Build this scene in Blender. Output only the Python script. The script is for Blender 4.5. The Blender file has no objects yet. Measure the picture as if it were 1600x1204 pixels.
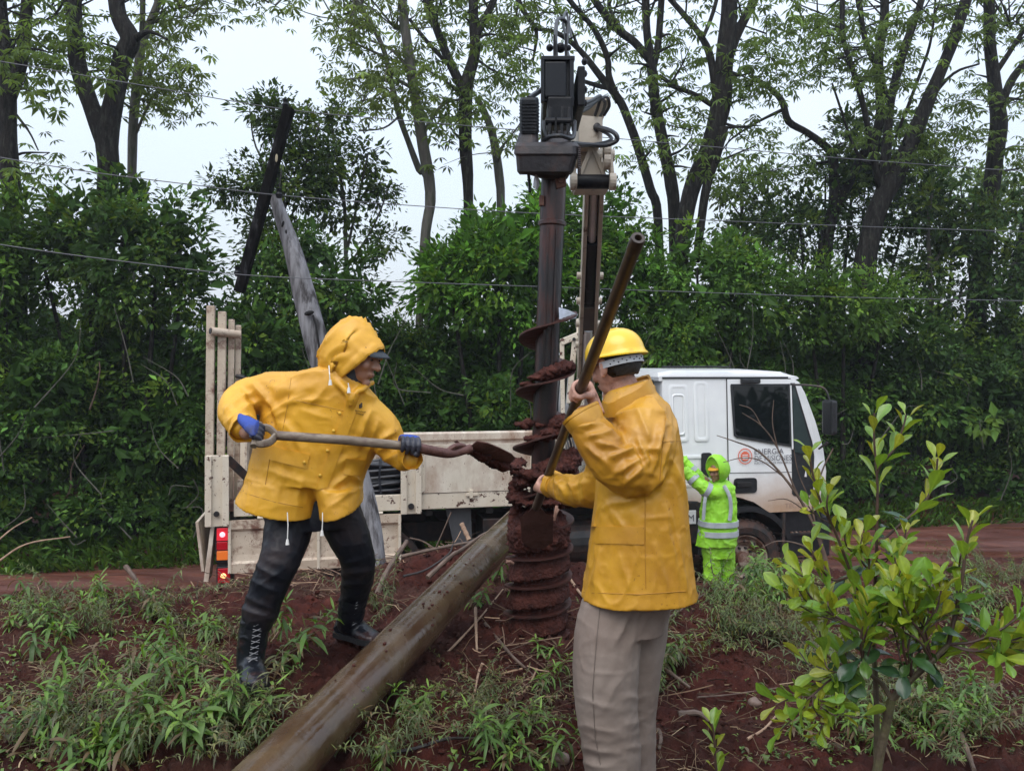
import bpy, bmesh, math, random
import numpy as np
from mathutils import Vector, Matrix

# ------------------------------------------------------------------ camera, sky, sun, exposure
sc = bpy.context.scene
C = sc.collection
F = 1250.0            # focal length in pixels of a 1600 px wide picture
HY = 580.0            # horizon row
CZ = 2.9              # camera height above the road
cam = bpy.data.cameras.new("camera")
cam.sensor_width = 36.0
cam.lens = 36.0 * F / 1600.0
cam.shift_y = -(602.0 - HY) / 1600.0
cam.clip_end = 2000
co = bpy.data.objects.new("camera", cam)
co.location = (0, 0, CZ)
co.rotation_euler = (math.radians(90), 0, 0)
C.objects.link(co)
sc.camera = co

sc.view_settings.view_transform = 'Standard'
sc.view_settings.look = 'None'
sc.view_settings.gamma = 1.0
sc.view_settings.exposure = 0.16

SUN_EL, SUN_AZ = math.radians(58), math.radians(200)
world = bpy.data.worlds.new("World")
sc.world = world
world.use_nodes = True
nt = world.node_tree
nt.nodes.clear()
wo = nt.nodes.new('ShaderNodeOutputWorld')
sky = nt.nodes.new('ShaderNodeTexSky')
sky.sky_type = 'NISHITA'
sky.sun_disc = False
sky.sun_elevation = SUN_EL
sky.sun_rotation = SUN_AZ
sky.air_density = 2.0
sky.dust_density = 4.0
bg1 = nt.nodes.new('ShaderNodeBackground')
bg1.inputs['Strength'].default_value = 0.05
nt.links.new(sky.outputs[0], bg1.inputs[0])
# overcast cloud deck: brighter towards the zenith, like a real overcast sky
tc = nt.nodes.new('ShaderNodeTexCoord')
sep = nt.nodes.new('ShaderNodeSeparateXYZ')
nt.links.new(tc.outputs['Generated'], sep.inputs[0])
mr = nt.nodes.new('ShaderNodeMapRange')
mr.inputs[1].default_value = 0.0
mr.inputs[2].default_value = 1.0
mr.inputs[3].default_value = 0.64
mr.inputs[4].default_value = 1.5
nt.links.new(sep.outputs[2], mr.inputs[0])
nz = nt.nodes.new('ShaderNodeTexNoise')
nz.inputs['Scale'].default_value = 1.6
nz.inputs['Detail'].default_value = 3
nt.links.new(tc.outputs['Generated'], nz.inputs[0])
cr = nt.nodes.new('ShaderNodeValToRGB')
cr.color_ramp.elements[0].position = 0.3
cr.color_ramp.elements[0].color = (0.70, 0.80, 1.0, 1)
cr.color_ramp.elements[1].position = 0.7
cr.color_ramp.elements[1].color = (0.80, 0.88, 1.0, 1)
nt.links.new(nz.outputs[0], cr.inputs[0])
bg2 = nt.nodes.new('ShaderNodeBackground')
nt.links.new(cr.outputs[0], bg2.inputs[0])
nt.links.new(mr.outputs[0], bg2.inputs[1])
mx = nt.nodes.new('ShaderNodeAddShader')
nt.links.new(bg1.outputs[0], mx.inputs[0])
nt.links.new(bg2.outputs[0], mx.inputs[1])
nt.links.new(mx.outputs[0], wo.inputs[0])

sl = bpy.data.lights.new("sun", 'SUN')
sl.energy = 1.5
sl.angle = math.radians(50)
sl.color = (1.0, 0.97, 0.93)
so = bpy.data.objects.new("sun", sl)
C.objects.link(so)
sd = Vector((math.cos(SUN_EL) * math.sin(SUN_AZ), math.cos(SUN_EL) * math.cos(SUN_AZ), math.sin(SUN_EL)))
so.rotation_euler = sd.to_track_quat('Z', 'Y').to_euler()

# ------------------------------------------------------------------ helpers
R = np.random.RandomState(7)
random.seed(7)
PI = math.pi

def P(px, py, Y):
    return Vector(((px - 800.0) / F * Y, Y, CZ - (py - HY) / F * Y))

def sstep(a, b, x):
    t = np.clip((x - a) / (b - a), 0, 1)
    return t * t * (3 - 2 * t)

def _h(ix, iy, iz, s):
    n = (ix.astype(np.int64) * 374761393 + iy.astype(np.int64) * 668265263 + iz.astype(np.int64) * 1274126177 + s * 974634777) & 0xFFFFFFFF
    n = ((n ^ (n >> 13)) * 1274126177) & 0xFFFFFFFF
    n = (n ^ (n >> 16)) & 0xFFFFFF
    return n / float(0xFFFFFF) * 2 - 1

def vnoise(p, s=0):
    p = np.asarray(p, float)
    i = np.floor(p)
    f = p - i
    f = f * f * f * (f * (f * 6 - 15) + 10)
    i = i.astype(np.int64)
    r = 0
    for dx in (0, 1):
        wx = f[:, 0] if dx else 1 - f[:, 0]
        for dy in (0, 1):
            wy = f[:, 1] if dy else 1 - f[:, 1]
            for dz in (0, 1):
                wz = f[:, 2] if dz else 1 - f[:, 2]
                r = r + wx * wy * wz * _h(i[:, 0] + dx, i[:, 1] + dy, i[:, 2] + dz, s)
    return r

def fbm(p, octv=4, s=0, gain=.5):
    p = np.asarray(p, float)
    a, r, t = 1.0, 0, 0
    for k in range(octv):
        r = r + a * vnoise(p * 2 ** k + 17.3 * k, s + k)
        t += a
        a *= gain
    return r / t

# ---- materials
def _n(nt, t, **kw):
    n = nt.nodes.new(t)
    for k, v in kw.items():
        setattr(n, k, v)
    return n

def mat(name, c1, c2=None, rough=.5, metal=0.0, scale=8.0, detail=5.0, stretch=None, bump=0.0, bscale=None, dirt=None, dscale=3.0,
        damt=.5, spec=.5, coat=0.0, rvar=0.0, emit=None, trans=0.0, speck=None, bdist=.01, dsoft=.08, bdetail=5.0):
    m = bpy.data.materials.new(name)
    m.use_nodes = True
    nt = m.node_tree
    b = nt.nodes['Principled BSDF']
    tc = _n(nt, 'ShaderNodeTexCoord')
    mp = _n(nt, 'ShaderNodeMapping')
    nt.links.new(tc.outputs['Object'], mp.inputs[0])
    if stretch:
        mp.inputs['Scale'].default_value = stretch
    c2 = c2 or c1
    nz = _n(nt, 'ShaderNodeTexNoise')
    nz.inputs['Scale'].default_value = scale
    nz.inputs['Detail'].default_value = detail
    nz.inputs['Roughness'].default_value = .6
    nt.links.new(mp.outputs[0], nz.inputs[0])
    ramp = _n(nt, 'ShaderNodeValToRGB')
    ramp.color_ramp.elements[0].position = .35
    ramp.color_ramp.elements[1].position = .65
    ramp.color_ramp.elements[0].color = (*c1, 1)
    ramp.color_ramp.elements[1].color = (*c2, 1)
    nt.links.new(nz.outputs[0], ramp.inputs[0])
    col = ramp.outputs[0]
    if dirt:
        n2 = _n(nt, 'ShaderNodeTexNoise')
        n2.inputs['Scale'].default_value = dscale
        n2.inputs['Detail'].default_value = 8
        n2.inputs['Roughness'].default_value = .65
        nt.links.new(mp.outputs[0], n2.inputs[0])
        r2 = _n(nt, 'ShaderNodeMapRange')
        r2.inputs[1].default_value = .62 - damt * .25 - dsoft
        r2.inputs[2].default_value = .62 - damt * .25 + dsoft
        nt.links.new(n2.outputs[0], r2.inputs[0])
        mm = _n(nt, 'ShaderNodeMixRGB')
        nt.links.new(r2.outputs[0], mm.inputs[0])
        nt.links.new(col, mm.inputs[1])
        mm.inputs[2].default_value = (*dirt, 1)
        col = mm.outputs[0]
    if speck:
        n4 = _n(nt, 'ShaderNodeTexNoise')
        n4.inputs['Scale'].default_value = speck[1]
        n4.inputs['Detail'].default_value = 2
        nt.links.new(mp.outputs[0], n4.inputs[0])
        n5 = _n(nt, 'ShaderNodeTexNoise')
        n5.inputs['Scale'].default_value = speck[1] * .08
        nt.links.new(mp.outputs[0], n5.inputs[0])
        ad = _n(nt, 'ShaderNodeMath', operation='MULTIPLY_ADD')
        nt.links.new(n5.outputs[0], ad.inputs[0]); ad.inputs[1].default_value = .45
        nt.links.new(n4.outputs[0], ad.inputs[2])
        r4 = _n(nt, 'ShaderNodeMapRange')
        r4.inputs[1].default_value = speck[2]
        r4.inputs[2].default_value = speck[2] + .03
        nt.links.new(ad.outputs[0], r4.inputs[0])
        m4 = _n(nt, 'ShaderNodeMixRGB')
        nt.links.new(r4.outputs[0], m4.inputs[0])
        nt.links.new(col, m4.inputs[1])
        m4.inputs[2].default_value = (*speck[0], 1)
        col = m4.outputs[0]
    nt.links.new(col, b.inputs['Base Color'])
    b.inputs['Roughness'].default_value = rough
    if rvar:
        r3 = _n(nt, 'ShaderNodeMapRange')
        r3.inputs[1].default_value = .3
        r3.inputs[2].default_value = .7
        r3.inputs[3].default_value = max(.02, rough - rvar)
        r3.inputs[4].default_value = min(1, rough + rvar)
        nt.links.new(nz.outputs[0], r3.inputs[0])
        nt.links.new(r3.outputs[0], b.inputs['Roughness'])
    b.inputs['Metallic'].default_value = metal
    b.inputs['Specular IOR Level'].default_value = spec
    b.inputs['Coat Weight'].default_value = coat
    if trans:
        b.inputs['Transmission Weight'].default_value = trans
    if emit:
        b.inputs['Emission Color'].default_value = (*emit[0], 1)
        b.inputs['Emission Strength'].default_value = emit[1]
    if bump:
        n3 = _n(nt, 'ShaderNodeTexNoise')
        n3.inputs['Scale'].default_value = bscale or scale * 2
        n3.inputs['Detail'].default_value = bdetail
        nt.links.new(mp.outputs[0], n3.inputs[0])
        bp = _n(nt, 'ShaderNodeBump')
        bp.inputs['Strength'].default_value = bump
        bp.inputs['Distance'].default_value = bdist
        nt.links.new(n3.outputs[0], bp.inputs['Height'])
        nt.links.new(bp.outputs[0], b.inputs['Normal'])
    return m

def leaf_mat(name, rough=.4, transl=.3, spec=.5):
    m = bpy.data.materials.new(name)
    m.use_nodes = True
    nt = m.node_tree
    b = nt.nodes['Principled BSDF']
    at = _n(nt, 'ShaderNodeAttribute', attribute_name='Col')
    nt.links.new(at.outputs['Color'], b.inputs['Base Color'])
    b.inputs['Roughness'].default_value = rough
    b.inputs['Specular IOR Level'].default_value = spec
    tr = _n(nt, 'ShaderNodeBsdfTranslucent')
    br = _n(nt, 'ShaderNodeMixRGB', blend_type='MULTIPLY')
    br.inputs[0].default_value = 1
    nt.links.new(at.outputs['Color'], br.inputs[1])
    br.inputs[2].default_value = (1.5, 1.4, .6, 1)
    nt.links.new(br.outputs[0], tr.inputs[0])
    mx = _n(nt, 'ShaderNodeMixShader')
    mx.inputs[0].default_value = transl
    nt.links.new(b.outputs[0], mx.inputs[1])
    nt.links.new(tr.outputs[0], mx.inputs[2])
    nt.links.new(mx.outputs[0], nt.nodes['Material Output'].inputs[0])
    return m

# ---- objects
WORG = {}

def link(o, parent=None, origin=None):
    C.objects.link(o)
    if origin is not None:
        po = WORG.get(parent.name, Vector((0, 0, 0))) if parent else Vector((0, 0, 0))
        o.location = origin - po
        WORG[o.name] = origin
    if parent:
        o.parent = parent
    return o

def tag(o, label=None, cat=None, group=None, kind=None):
    if label: o['label'] = label
    if cat: o['category'] = cat
    if group: o['group'] = group
    if kind: o['kind'] = kind
    return o

def empty(name, loc, label=None, cat=None, group=None):
    o = bpy.data.objects.new(name, None)
    o.empty_display_size = .1
    link(o, None, Vector(loc))
    return tag(o, label, cat, group)

def mesh_np(name, verts, faces_quads=None, loops=None, starts=None, mats=(), smooth=True, col=None, parent=None, shift=True, link_it=True):
    """verts (N,3) array; loops/starts arrays or quads (M,4)."""
    v = np.array(verts, dtype=np.float32)
    if faces_quads is not None:
        q = np.asarray(faces_quads, dtype=np.int32)
        k = q.shape[1]
        loops = q.ravel()
        starts = np.arange(0, len(loops), k, dtype=np.int32)
    if shift:
        org = Vector((float((v[:, 0].min() + v[:, 0].max()) / 2), float((v[:, 1].min() + v[:, 1].max()) / 2), float(v[:, 2].min())))
        v = v - np.array(org, dtype=np.float32)
    else:
        org = Vector((0, 0, 0))
    me = bpy.data.meshes.new(name)
    me.vertices.add(len(v))
    me.vertices.foreach_set('co', v.ravel())
    me.loops.add(len(loops))
    me.loops.foreach_set('vertex_index', np.asarray(loops, dtype=np.int32))
    me.polygons.add(len(starts))
    me.polygons.foreach_set('loop_start', np.asarray(starts, dtype=np.int32))
    me.update(calc_edges=True)
    me.polygons.foreach_set('use_smooth', np.full(len(starts), smooth, dtype=bool))
    if col is not None:
        a = me.color_attributes.new('Col', 'FLOAT_COLOR', 'POINT')
        c4 = np.ones((len(v), 4), dtype=np.float32)
        c4[:, :3] = col
        a.data.foreach_set('color', c4.ravel())
    for m in mats:
        me.materials.append(m)
    if not link_it:
        return me
    o = bpy.data.objects.new(name, me)
    return link(o, parent, org)

class MB:
    """collects shapes in world coordinates, builds one mesh object."""
    def __init__(s):
        s.v = []
        s.f = []
        s.m = []
        s.mi = 0
    def add(s, vs, fs):
        n = len(s.v)
        s.v += [tuple(x) for x in vs]
        s.f += [tuple(i + n for i in f) for f in fs]
        s.m += [s.mi] * len(fs)
        return s
    def box(s, c, ax, ay, az, bev=0.0):
        """centre and three half-axis vectors"""
        c, ax, ay, az = Vector(c), Vector(ax), Vector(ay), Vector(az)
        lx, ly, lz = ax.length, ay.length, az.length
        b = min(bev, lx * .9, ly * .9, lz * .9)
        if b <= 0:
            vs = [c + ax * i + ay * j + az * k for i in (-1, 1) for j in (-1, 1) for k in (-1, 1)]
            fs = [(0, 1, 3, 2), (4, 6, 7, 5), (0, 4, 5, 1), (2, 3, 7, 6), (0, 2, 6, 4), (1, 5, 7, 3)]
            return s.add(vs, fs)
        ux, uy, uz = ax.normalized(), ay.normalized(), az.normalized()
        bm = bmesh.new()
        g = bmesh.ops.create_cube(bm, size=2)
        for v in bm.verts:
            v.co = Vector((v.co.x * lx, v.co.y * ly, v.co.z * lz))
        bmesh.ops.bevel(bm, geom=list(bm.edges), offset=b, segments=2, affect='EDGES', profile=.6)
        bm.verts.index_update()
        vs = [c + ux * v.co.x + uy * v.co.y + uz * v.co.z for v in bm.verts]
        fs = [[v.index for v in f.verts] for f in bm.faces]
        bm.free()
        return s.add(vs, fs)
    def abox(s, x0, x1, y0, y1, z0, z1, bev=0.0):
        return s.box(((x0 + x1) / 2, (y0 + y1) / 2, (z0 + z1) / 2), ((x1 - x0) / 2, 0, 0), (0, (y1 - y0) / 2, 0), (0, 0, (z1 - z0) / 2), bev)
    def bar(s, a, b, w, h, up=(0, 0, 1), bev=0.0):
        a, b = Vector(a), Vector(b)
        d = (b - a)
        u = Vector(up)
        x = d.normalized().cross(u)
        if x.length < 1e-4:
            x = d.normalized().cross(Vector((0, 1, 0)))
        x.normalize()
        y = x.cross(d.normalized())
        return s.box((a + b) / 2, x * w / 2, y * h / 2, d / 2, bev)
    def loft(s, rings, cap=True):
        """rings: list of lists of points, all same length"""
        n = len(rings[0])
        base = len(s.v)
        vs = [p for r in rings for p in r]
        fs = []
        for i in range(len(rings) - 1):
            for j in range(n):
                k = (j + 1) % n
                fs.append((i * n + j, i * n + k, (i + 1) * n + k, (i + 1) * n + j))
        if cap:
            fs.append(tuple(reversed(range(n))))
            fs.append(tuple((len(rings) - 1) * n + j for j in range(n)))
        return s.add(vs, fs)
    def tube(s, pts, rad, n=10, cap=True, round_end=False, up=None, flat=1.0):
        pts = [Vector(p) for p in pts]
        if not hasattr(rad, '__len__'):
            rad = [rad] * len(pts)
        rad = list(rad)
        if round_end:
            for end in (0, -1):
                a = pts[end]
                b = pts[1] if end == 0 else pts[-2]
                d = (a - b).normalized()
                r = rad[end]
                ex = [(a + d * r * math.sin(t), r * math.cos(t)) for t in (.5, 1.0, 1.4)]
                if end == 0:
                    pts = [e[0] for e in reversed(ex)] + pts
                    rad = [e[1] for e in reversed(ex)] + rad
                else:
                    pts += [e[0] for e in ex]
                    rad += [e[1] for e in ex]
        rings = []
        t0 = (pts[1] - pts[0]).normalized()
        x = Vector(up).cross(t0) if up is not None else t0.cross(Vector((0, 0, 1)))
        if x.length < .05:
            x = t0.cross(Vector((0, 1, 0)))
        x.normalize()
        for i, p in enumerate(pts):
            a = pts[max(i - 1, 0)]
            b = pts[min(i + 1, len(pts) - 1)]
            t = (b - a).normalized() if (b - a).length > 1e-9 else t0
            x = (x - t * x.dot(t))
            x.normalize()
            y = t.cross(x)
            r = rad[i]
            rings.append([p + (x * math.cos(2 * PI * k / n) + y * math.sin(2 * PI * k / n) * flat) * r for k in range(n)])
        return s.loft(rings, cap)
    def cyl(s, a, b, r, n=20, r2=None):
        return s.tube([a, b], [r, r2 if r2 is not None else r], n)
    def ell(s, c, ax, ay, az, n=14, m=9):
        c, ax, ay, az = Vector(c), Vector(ax), Vector(ay), Vector(az)
        rings = []
        for i in range(m):
            t = -PI / 2 + PI * (i + .5) / m * 1.0
            t = -PI / 2 + .12 + (PI - .24) * i / (m - 1)
            rings.append([c + az * math.sin(t) + (ax * math.cos(2 * PI * k / n) + ay * math.sin(2 * PI * k / n)) * math.cos(t) for k in range(n)])
        return s.loft(rings)
    def poly(s, pts, thick=None, n=None):
        """flat polygon extruded by vector thick"""
        pts = [Vector(p) for p in pts]
        k = len(pts)
        if thick is None:
            return s.add(pts, [tuple(range(k))])
        t = Vector(thick)
        vs = pts + [p + t for p in pts]
        fs = [tuple(range(k)), tuple(reversed(range(k, 2 * k)))]
        fs += [(i, i + k, (i + 1) % k + k, (i + 1) % k) for i in range(k)]
        return s.add(vs, fs)
    def build(s, name, mats, parent=None, smooth=False, autosmooth=True, kind=None):
        if not isinstance(mats, (list, tuple)):
            mats = [mats]
        v = np.array([tuple(x) for x in s.v], dtype=float)
        org = Vector((float((v[:, 0].min() + v[:, 0].max()) / 2), float((v[:, 1].min() + v[:, 1].max()) / 2), float(v[:, 2].min())))
        me = bpy.data.meshes.new(name)
        me.from_pydata([tuple(Vector(x) - org) for x in s.v], [], s.f)
        bm = bmesh.new()
        bm.from_mesh(me)
        bmesh.ops.recalc_face_normals(bm, faces=bm.faces)
        if smooth and autosmooth:
            for e in bm.edges:
                if len(e.link_faces) == 2 and e.calc_face_angle(0) > .7:
                    e.smooth = False
        bm.to_mesh(me)
        bm.free()
        for m in mats:
            me.materials.append(m)
        me.polygons.foreach_set('material_index', np.array(s.m, dtype=np.int32))
        me.polygons.foreach_set('use_smooth', np.full(len(me.polygons), smooth, dtype=bool))
        o = bpy.data.objects.new(name, me)
        link(o, parent, org)
        if kind:
            o['kind'] = kind
        return o

def bez(pts, n=8):
    """catmull-rom through points"""
    pts = [Vector(p) for p in pts]
    q = [pts[0] * 2 - pts[1]] + pts + [pts[-1] * 2 - pts[-2]]
    out = []
    for i in range(1, len(q) - 2):
        for k in range(n):
            t = k / n
            a, b, c, d = q[i - 1], q[i], q[i + 1], q[i + 2]
            out.append(.5 * ((2 * b) + (c - a) * t + (2 * a - 5 * b + 4 * c - d) * t * t + (3 * b - a - 3 * c + d) * t ** 3))
    out.append(pts[-1])
    return out

def remesh(mb, name, mats, voxel, parent=None, smooth_it=4, disp=None, factor=.5, dec=None):
    """closed shapes of mb -> one continuous surface"""
    me = bpy.data.meshes.new('tmp')
    me.from_pydata([tuple(x) for x in mb.v], [], mb.f)
    bm = bmesh.new(); bm.from_mesh(me)
    bmesh.ops.recalc_face_normals(bm, faces=bm.faces)
    bm.to_mesh(me); bm.free()
    o = bpy.data.objects.new('tmp', me)
    C.objects.link(o)
    r = o.modifiers.new('r', 'REMESH')
    r.mode = 'VOXEL'
    r.voxel_size = voxel
    if smooth_it:
        s_ = o.modifiers.new('s', 'SMOOTH')
        s_.factor = factor
        s_.iterations = smooth_it
    dg = bpy.context.evaluated_depsgraph_get()
    ev = o.evaluated_get(dg)
    m2 = ev.to_mesh()
    nv = len(m2.vertices)
    v = np.empty(nv * 3, dtype=np.float32); m2.vertices.foreach_get('co', v); v = v.reshape(-1, 3).astype(float)
    nn = np.empty(nv * 3, dtype=np.float32); m2.vertices.foreach_get('normal', nn); nn = nn.reshape(-1, 3).astype(float)
    lp = np.empty(len(m2.loops), dtype=np.int32); m2.loops.foreach_get('vertex_index', lp)
    st = np.empty(len(m2.polygons), dtype=np.int32); m2.polygons.foreach_get('loop_start', st)
    ev.to_mesh_clear()
    bpy.data.objects.remove(o)
    bpy.data.meshes.remove(me)
    if disp is not None:
        v = v + nn * disp(v, nn)[:, None]
    if not isinstance(mats, (list, tuple)):
        mats = [mats]
    return mesh_np(name, v, loops=lp, starts=st, mats=mats, parent=parent)
# ------------------------------------------------------------------ ground
TH = math.radians(13.0)
CT, ST = math.cos(TH), math.sin(TH)

def road_d(x, y):
    return y * CT - x * ST

def Yd(px, d):
    k = (px - 800.0) / F
    return d / (CT - ST * k)

BUMPS = [(.45, 2.95, .42, .42, -.17), (-.92, 3.62, .75, .62, .27), (-.42, 6.2, .62, .5, .20), (.15, 4.6, .5, .45, .08),
         (.9, 4.9, .7, .7, .06), (-.2, 5.0, .6, .6, .07)]

def gz(x, y, fine=True):
    x = np.asarray(x, float); y = np.asarray(y, float)
    d = y * CT - x * ST
    p = np.stack([x * .45, y * .45, np.zeros_like(x)], -1).reshape(-1, 3)
    e = 6.0 + .25 * vnoise(p, 3).reshape(x.shape) - .35 * sstep(.5, 1.8, x)
    t = sstep(0, 1.9, d - e)
    z = (1.33 - .05 * sstep(4.2, 6.2, d) - .06 * sstep(.6, 1.8, x) * sstep(4.5, 6, d)) * (1 - t) - .06 * t
    z = z + .06 * sstep(1.5, 3.5, -x) * (1 - t)
    far = sstep(12.6, 13.9, d)
    z = z + far * .35
    for (bx, by, rx, ry, h) in BUMPS:
        z = z + h * np.exp(-((x - bx) / rx) ** 2 - ((y - by) / ry) ** 2)
    bank = (1 - t)
    if fine:
        q = np.stack([x, y, np.zeros_like(x)], -1).reshape(-1, 3)
        a = fbm(q * 1.7, 3, 11).reshape(x.shape)
        b = fbm(q * 7.0, 4, 21, .6).reshape(x.shape)
        z = z + (a * .07 + (np.abs(b) * -.16 + .04)) * (bank * .9 + .1)
        c = vnoise(q * 26.0, 31).reshape(x.shape)
        z = z + (np.maximum(c, 0) * .03 + .012 * vnoise(q * 55.0, 37).reshape(x.shape)) * bank
    return z

def G(px, py, y0=2.2, y1=14):
    """point where the line of sight through a pixel meets the ground"""
    ys = np.linspace(y0, y1, 900)
    x = (px - 800.0) / F * ys
    z = CZ - (py - HY) / F * ys
    g = gz(x, ys)
    i = np.argmax(z <= g)
    if z[i] > g[i]:
        i = len(ys) - 1
    return Vector((x[i], ys[i], float(g[i])))

def gzp(x, y):
    return float(gz(np.array([x]), np.array([y]))[0])

def axis(lo, hi, step, far, ratio=1.22):
    core = list(np.arange(lo, hi, step))
    s_, a = step, lo
    left = []
    while a > -far:
        s_ *= ratio
        a -= s_
        left.append(a)
    s_, a = step, core[-1]
    right = []
    while a < far:
        s_ *= ratio
        a += s_
        right.append(a)
    return np.array(left[::-1] + core + right)

m_soil = bpy.data.materials.new('red_clay_soil')
m_soil.use_nodes = True
_t = m_soil.node_tree
_b = _t.nodes['Principled BSDF']
_g = _n(_t, 'ShaderNodeTexCoord')
def _noise(t, src, sc_, det=6, ro=.6):
    n = _n(t, 'ShaderNodeTexNoise')
    n.inputs['Scale'].default_value = sc_
    n.inputs['Detail'].default_value = det
    n.inputs['Roughness'].default_value = ro
    t.links.new(src, n.inputs[0])
    return n.outputs[0]
def _ramp(t, src, stops):
    r = _n(t, 'ShaderNodeValToRGB')
    r.color_ramp.elements.remove(r.color_ramp.elements[1])
    for i, (p_, c_) in enumerate(stops):
        e = r.color_ramp.elements[0] if i == 0 else r.color_ramp.elements.new(p_)
        e.position = p_
        e.color = (*c_, 1)
    t.links.new(src, r.inputs[0])
    return r.outputs[0]
def _mix(t, f, a, b):
    m = _n(t, 'ShaderNodeMixRGB')
    if hasattr(f, 'default_value') or isinstance(f, bpy.types.NodeSocket): t.links.new(f, m.inputs[0])
    else: m.inputs[0].default_value = f
    t.links.new(a, m.inputs[1])
    if isinstance(b, tuple): m.inputs[2].default_value = (*b, 1)
    else: t.links.new(b, m.inputs[2])
    return m.outputs[0]
_o = _g.outputs['Object']
_c = _ramp(_t, _noise(_t, _o, 9, 8, .7), [(.3, (.028, .0075, .0055)), (.5, (.066, .0175, .012)), (.72, (.115, .034, .023))])
_c2 = _ramp(_t, _noise(_t, _o, 60, 4), [(.3, (.03, .014, .010)), (.6, (.10, .048, .034)), (.75, (.22, .14, .10))])
_c = _mix(_t, _ramp(_t, _noise(_t, _o, 2.1, 6, .65), [(.42, (0, 0, 0)), (.60, (.75, .75, .75))]), _c, (.026, .0085, .0065))
_f = _ramp(_t, _noise(_t, _o, 1.3, 5), [(.45, (0, 0, 0)), (.62, (.7, .7, .7))])
_col = _mix(_t, _f, _c, _c2)
_t.links.new(_col, _b.inputs['Base Color'])
_b.inputs['Roughness'].default_value = .7
_b.inputs['Specular IOR Level'].default_value = .12
_bp = _n(_t, 'ShaderNodeBump')
_bp.inputs['Strength'].default_value = .9
_bp.inputs['Distance'].default_value = .02
_t.links.new(_noise(_t, _o, 45, 8, .75), _bp.inputs['Height'])
_t.links.new(_bp.outputs[0], _b.inputs['Normal'])

m_road = bpy.data.materials.new('wet_red_mud')
m_road.use_nodes = True
_t = m_road.node_tree
_b = _t.nodes['Principled BSDF']
_g = _n(_t, 'ShaderNodeTexCoord')
_m = _n(_t, 'ShaderNodeMapping')
_m.inputs['Rotation'].default_value = (0, 0, -TH)
_m.inputs['Scale'].default_value = (.25, 2.2, 1)
_t.links.new(_g.outputs['Object'], _m.inputs[0])
_c = _ramp(_t, _noise(_t, _m.outputs[0], 2.2, 7), [(.3, (.055, .019, .014)), (.5, (.095, .033, .023)), (.68, (.16, .060, .038))])
_t.links.new(_c, _b.inputs['Base Color'])
_rr = _ramp(_t, _noise(_t, _m.outputs[0], 1.4, 4), [(.4, (.75, .75, .75)), (.62, (.25, .25, .25))])
_t.links.new(_rr, _b.inputs['Roughness'])
_bp = _n(_t, 'ShaderNodeBump')
_bp.inputs['Strength'].default_value = .5
_bp.inputs['Distance'].default_value = .02
_t.links.new(_noise(_t, _g.outputs['Object'], 18, 7, .7), _bp.inputs['Height'])
_t.links.new(_bp.outputs[0], _b.inputs['Normal'])

gx = axis(-4.2, 3.6, .022, 400, 1.12)
gy = axis(2.4, 7.6, .022, 500, 1.12)
gy = gy[gy > -60]
X_, Y_ = np.meshgrid(gx, gy)
Z_ = gz(X_, Y_)
nx, ny = len(gx), len(gy)
ii, jj = np.meshgrid(np.arange(nx - 1), np.arange(ny - 1))
a_ = (jj * nx + ii).ravel()
q_ = np.stack([a_, a_ + 1, a_ + nx + 1, a_ + nx], -1)
go = mesh_np('ground', np.stack([X_.ravel(), Y_.ravel(), Z_.ravel()], -1), q_, mats=[m_soil], shift=False)
tag(go, 'red clay bank and ground on both sides of the dirt road', kind='structure')

# road sheet with ruts
uu = axis(-9, 16, .12, 180, 1.15)
dd = np.arange(7.2, 13.25, .06)
U_, D_ = np.meshgrid(uu, dd)
RX, RY = U_ * CT - D_ * ST, U_ * ST + D_ * CT
p_ = np.stack([U_.ravel() * .35, D_.ravel() * 3.2, np.zeros(U_.size)], -1)
rz = .035 * fbm(p_, 4, 41).reshape(U_.shape) + .012 * fbm(np.stack([U_.ravel() * 5, D_.ravel() * 6, p_[:, 2]], -1), 3, 45).reshape(U_.shape)
for dc in (9.2, 11.3, 12.0):
    rz -= .05 * np.exp(-((D_ - dc - .1 * np.sin(U_ * .4)) / .16) ** 2)
edge = sstep(7.2, 7.7, D_) * (1 - sstep(12.85, 13.25, D_))
rz = rz * edge + .012 - .11 * (1 - edge)
nx, ny = len(uu), len(dd)
ii, jj = np.meshgrid(np.arange(nx - 1), np.arange(ny - 1))
a_ = (jj * nx + ii).ravel()
ro = mesh_np('road', np.stack([RX.ravel(), RY.ravel(), rz.ravel()], -1), np.stack([a_, a_ + 1, a_ + nx + 1, a_ + nx], -1), mats=[m_road], shift=False)
tag(ro, 'wet rutted red mud road behind the truck', kind='structure')

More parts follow.
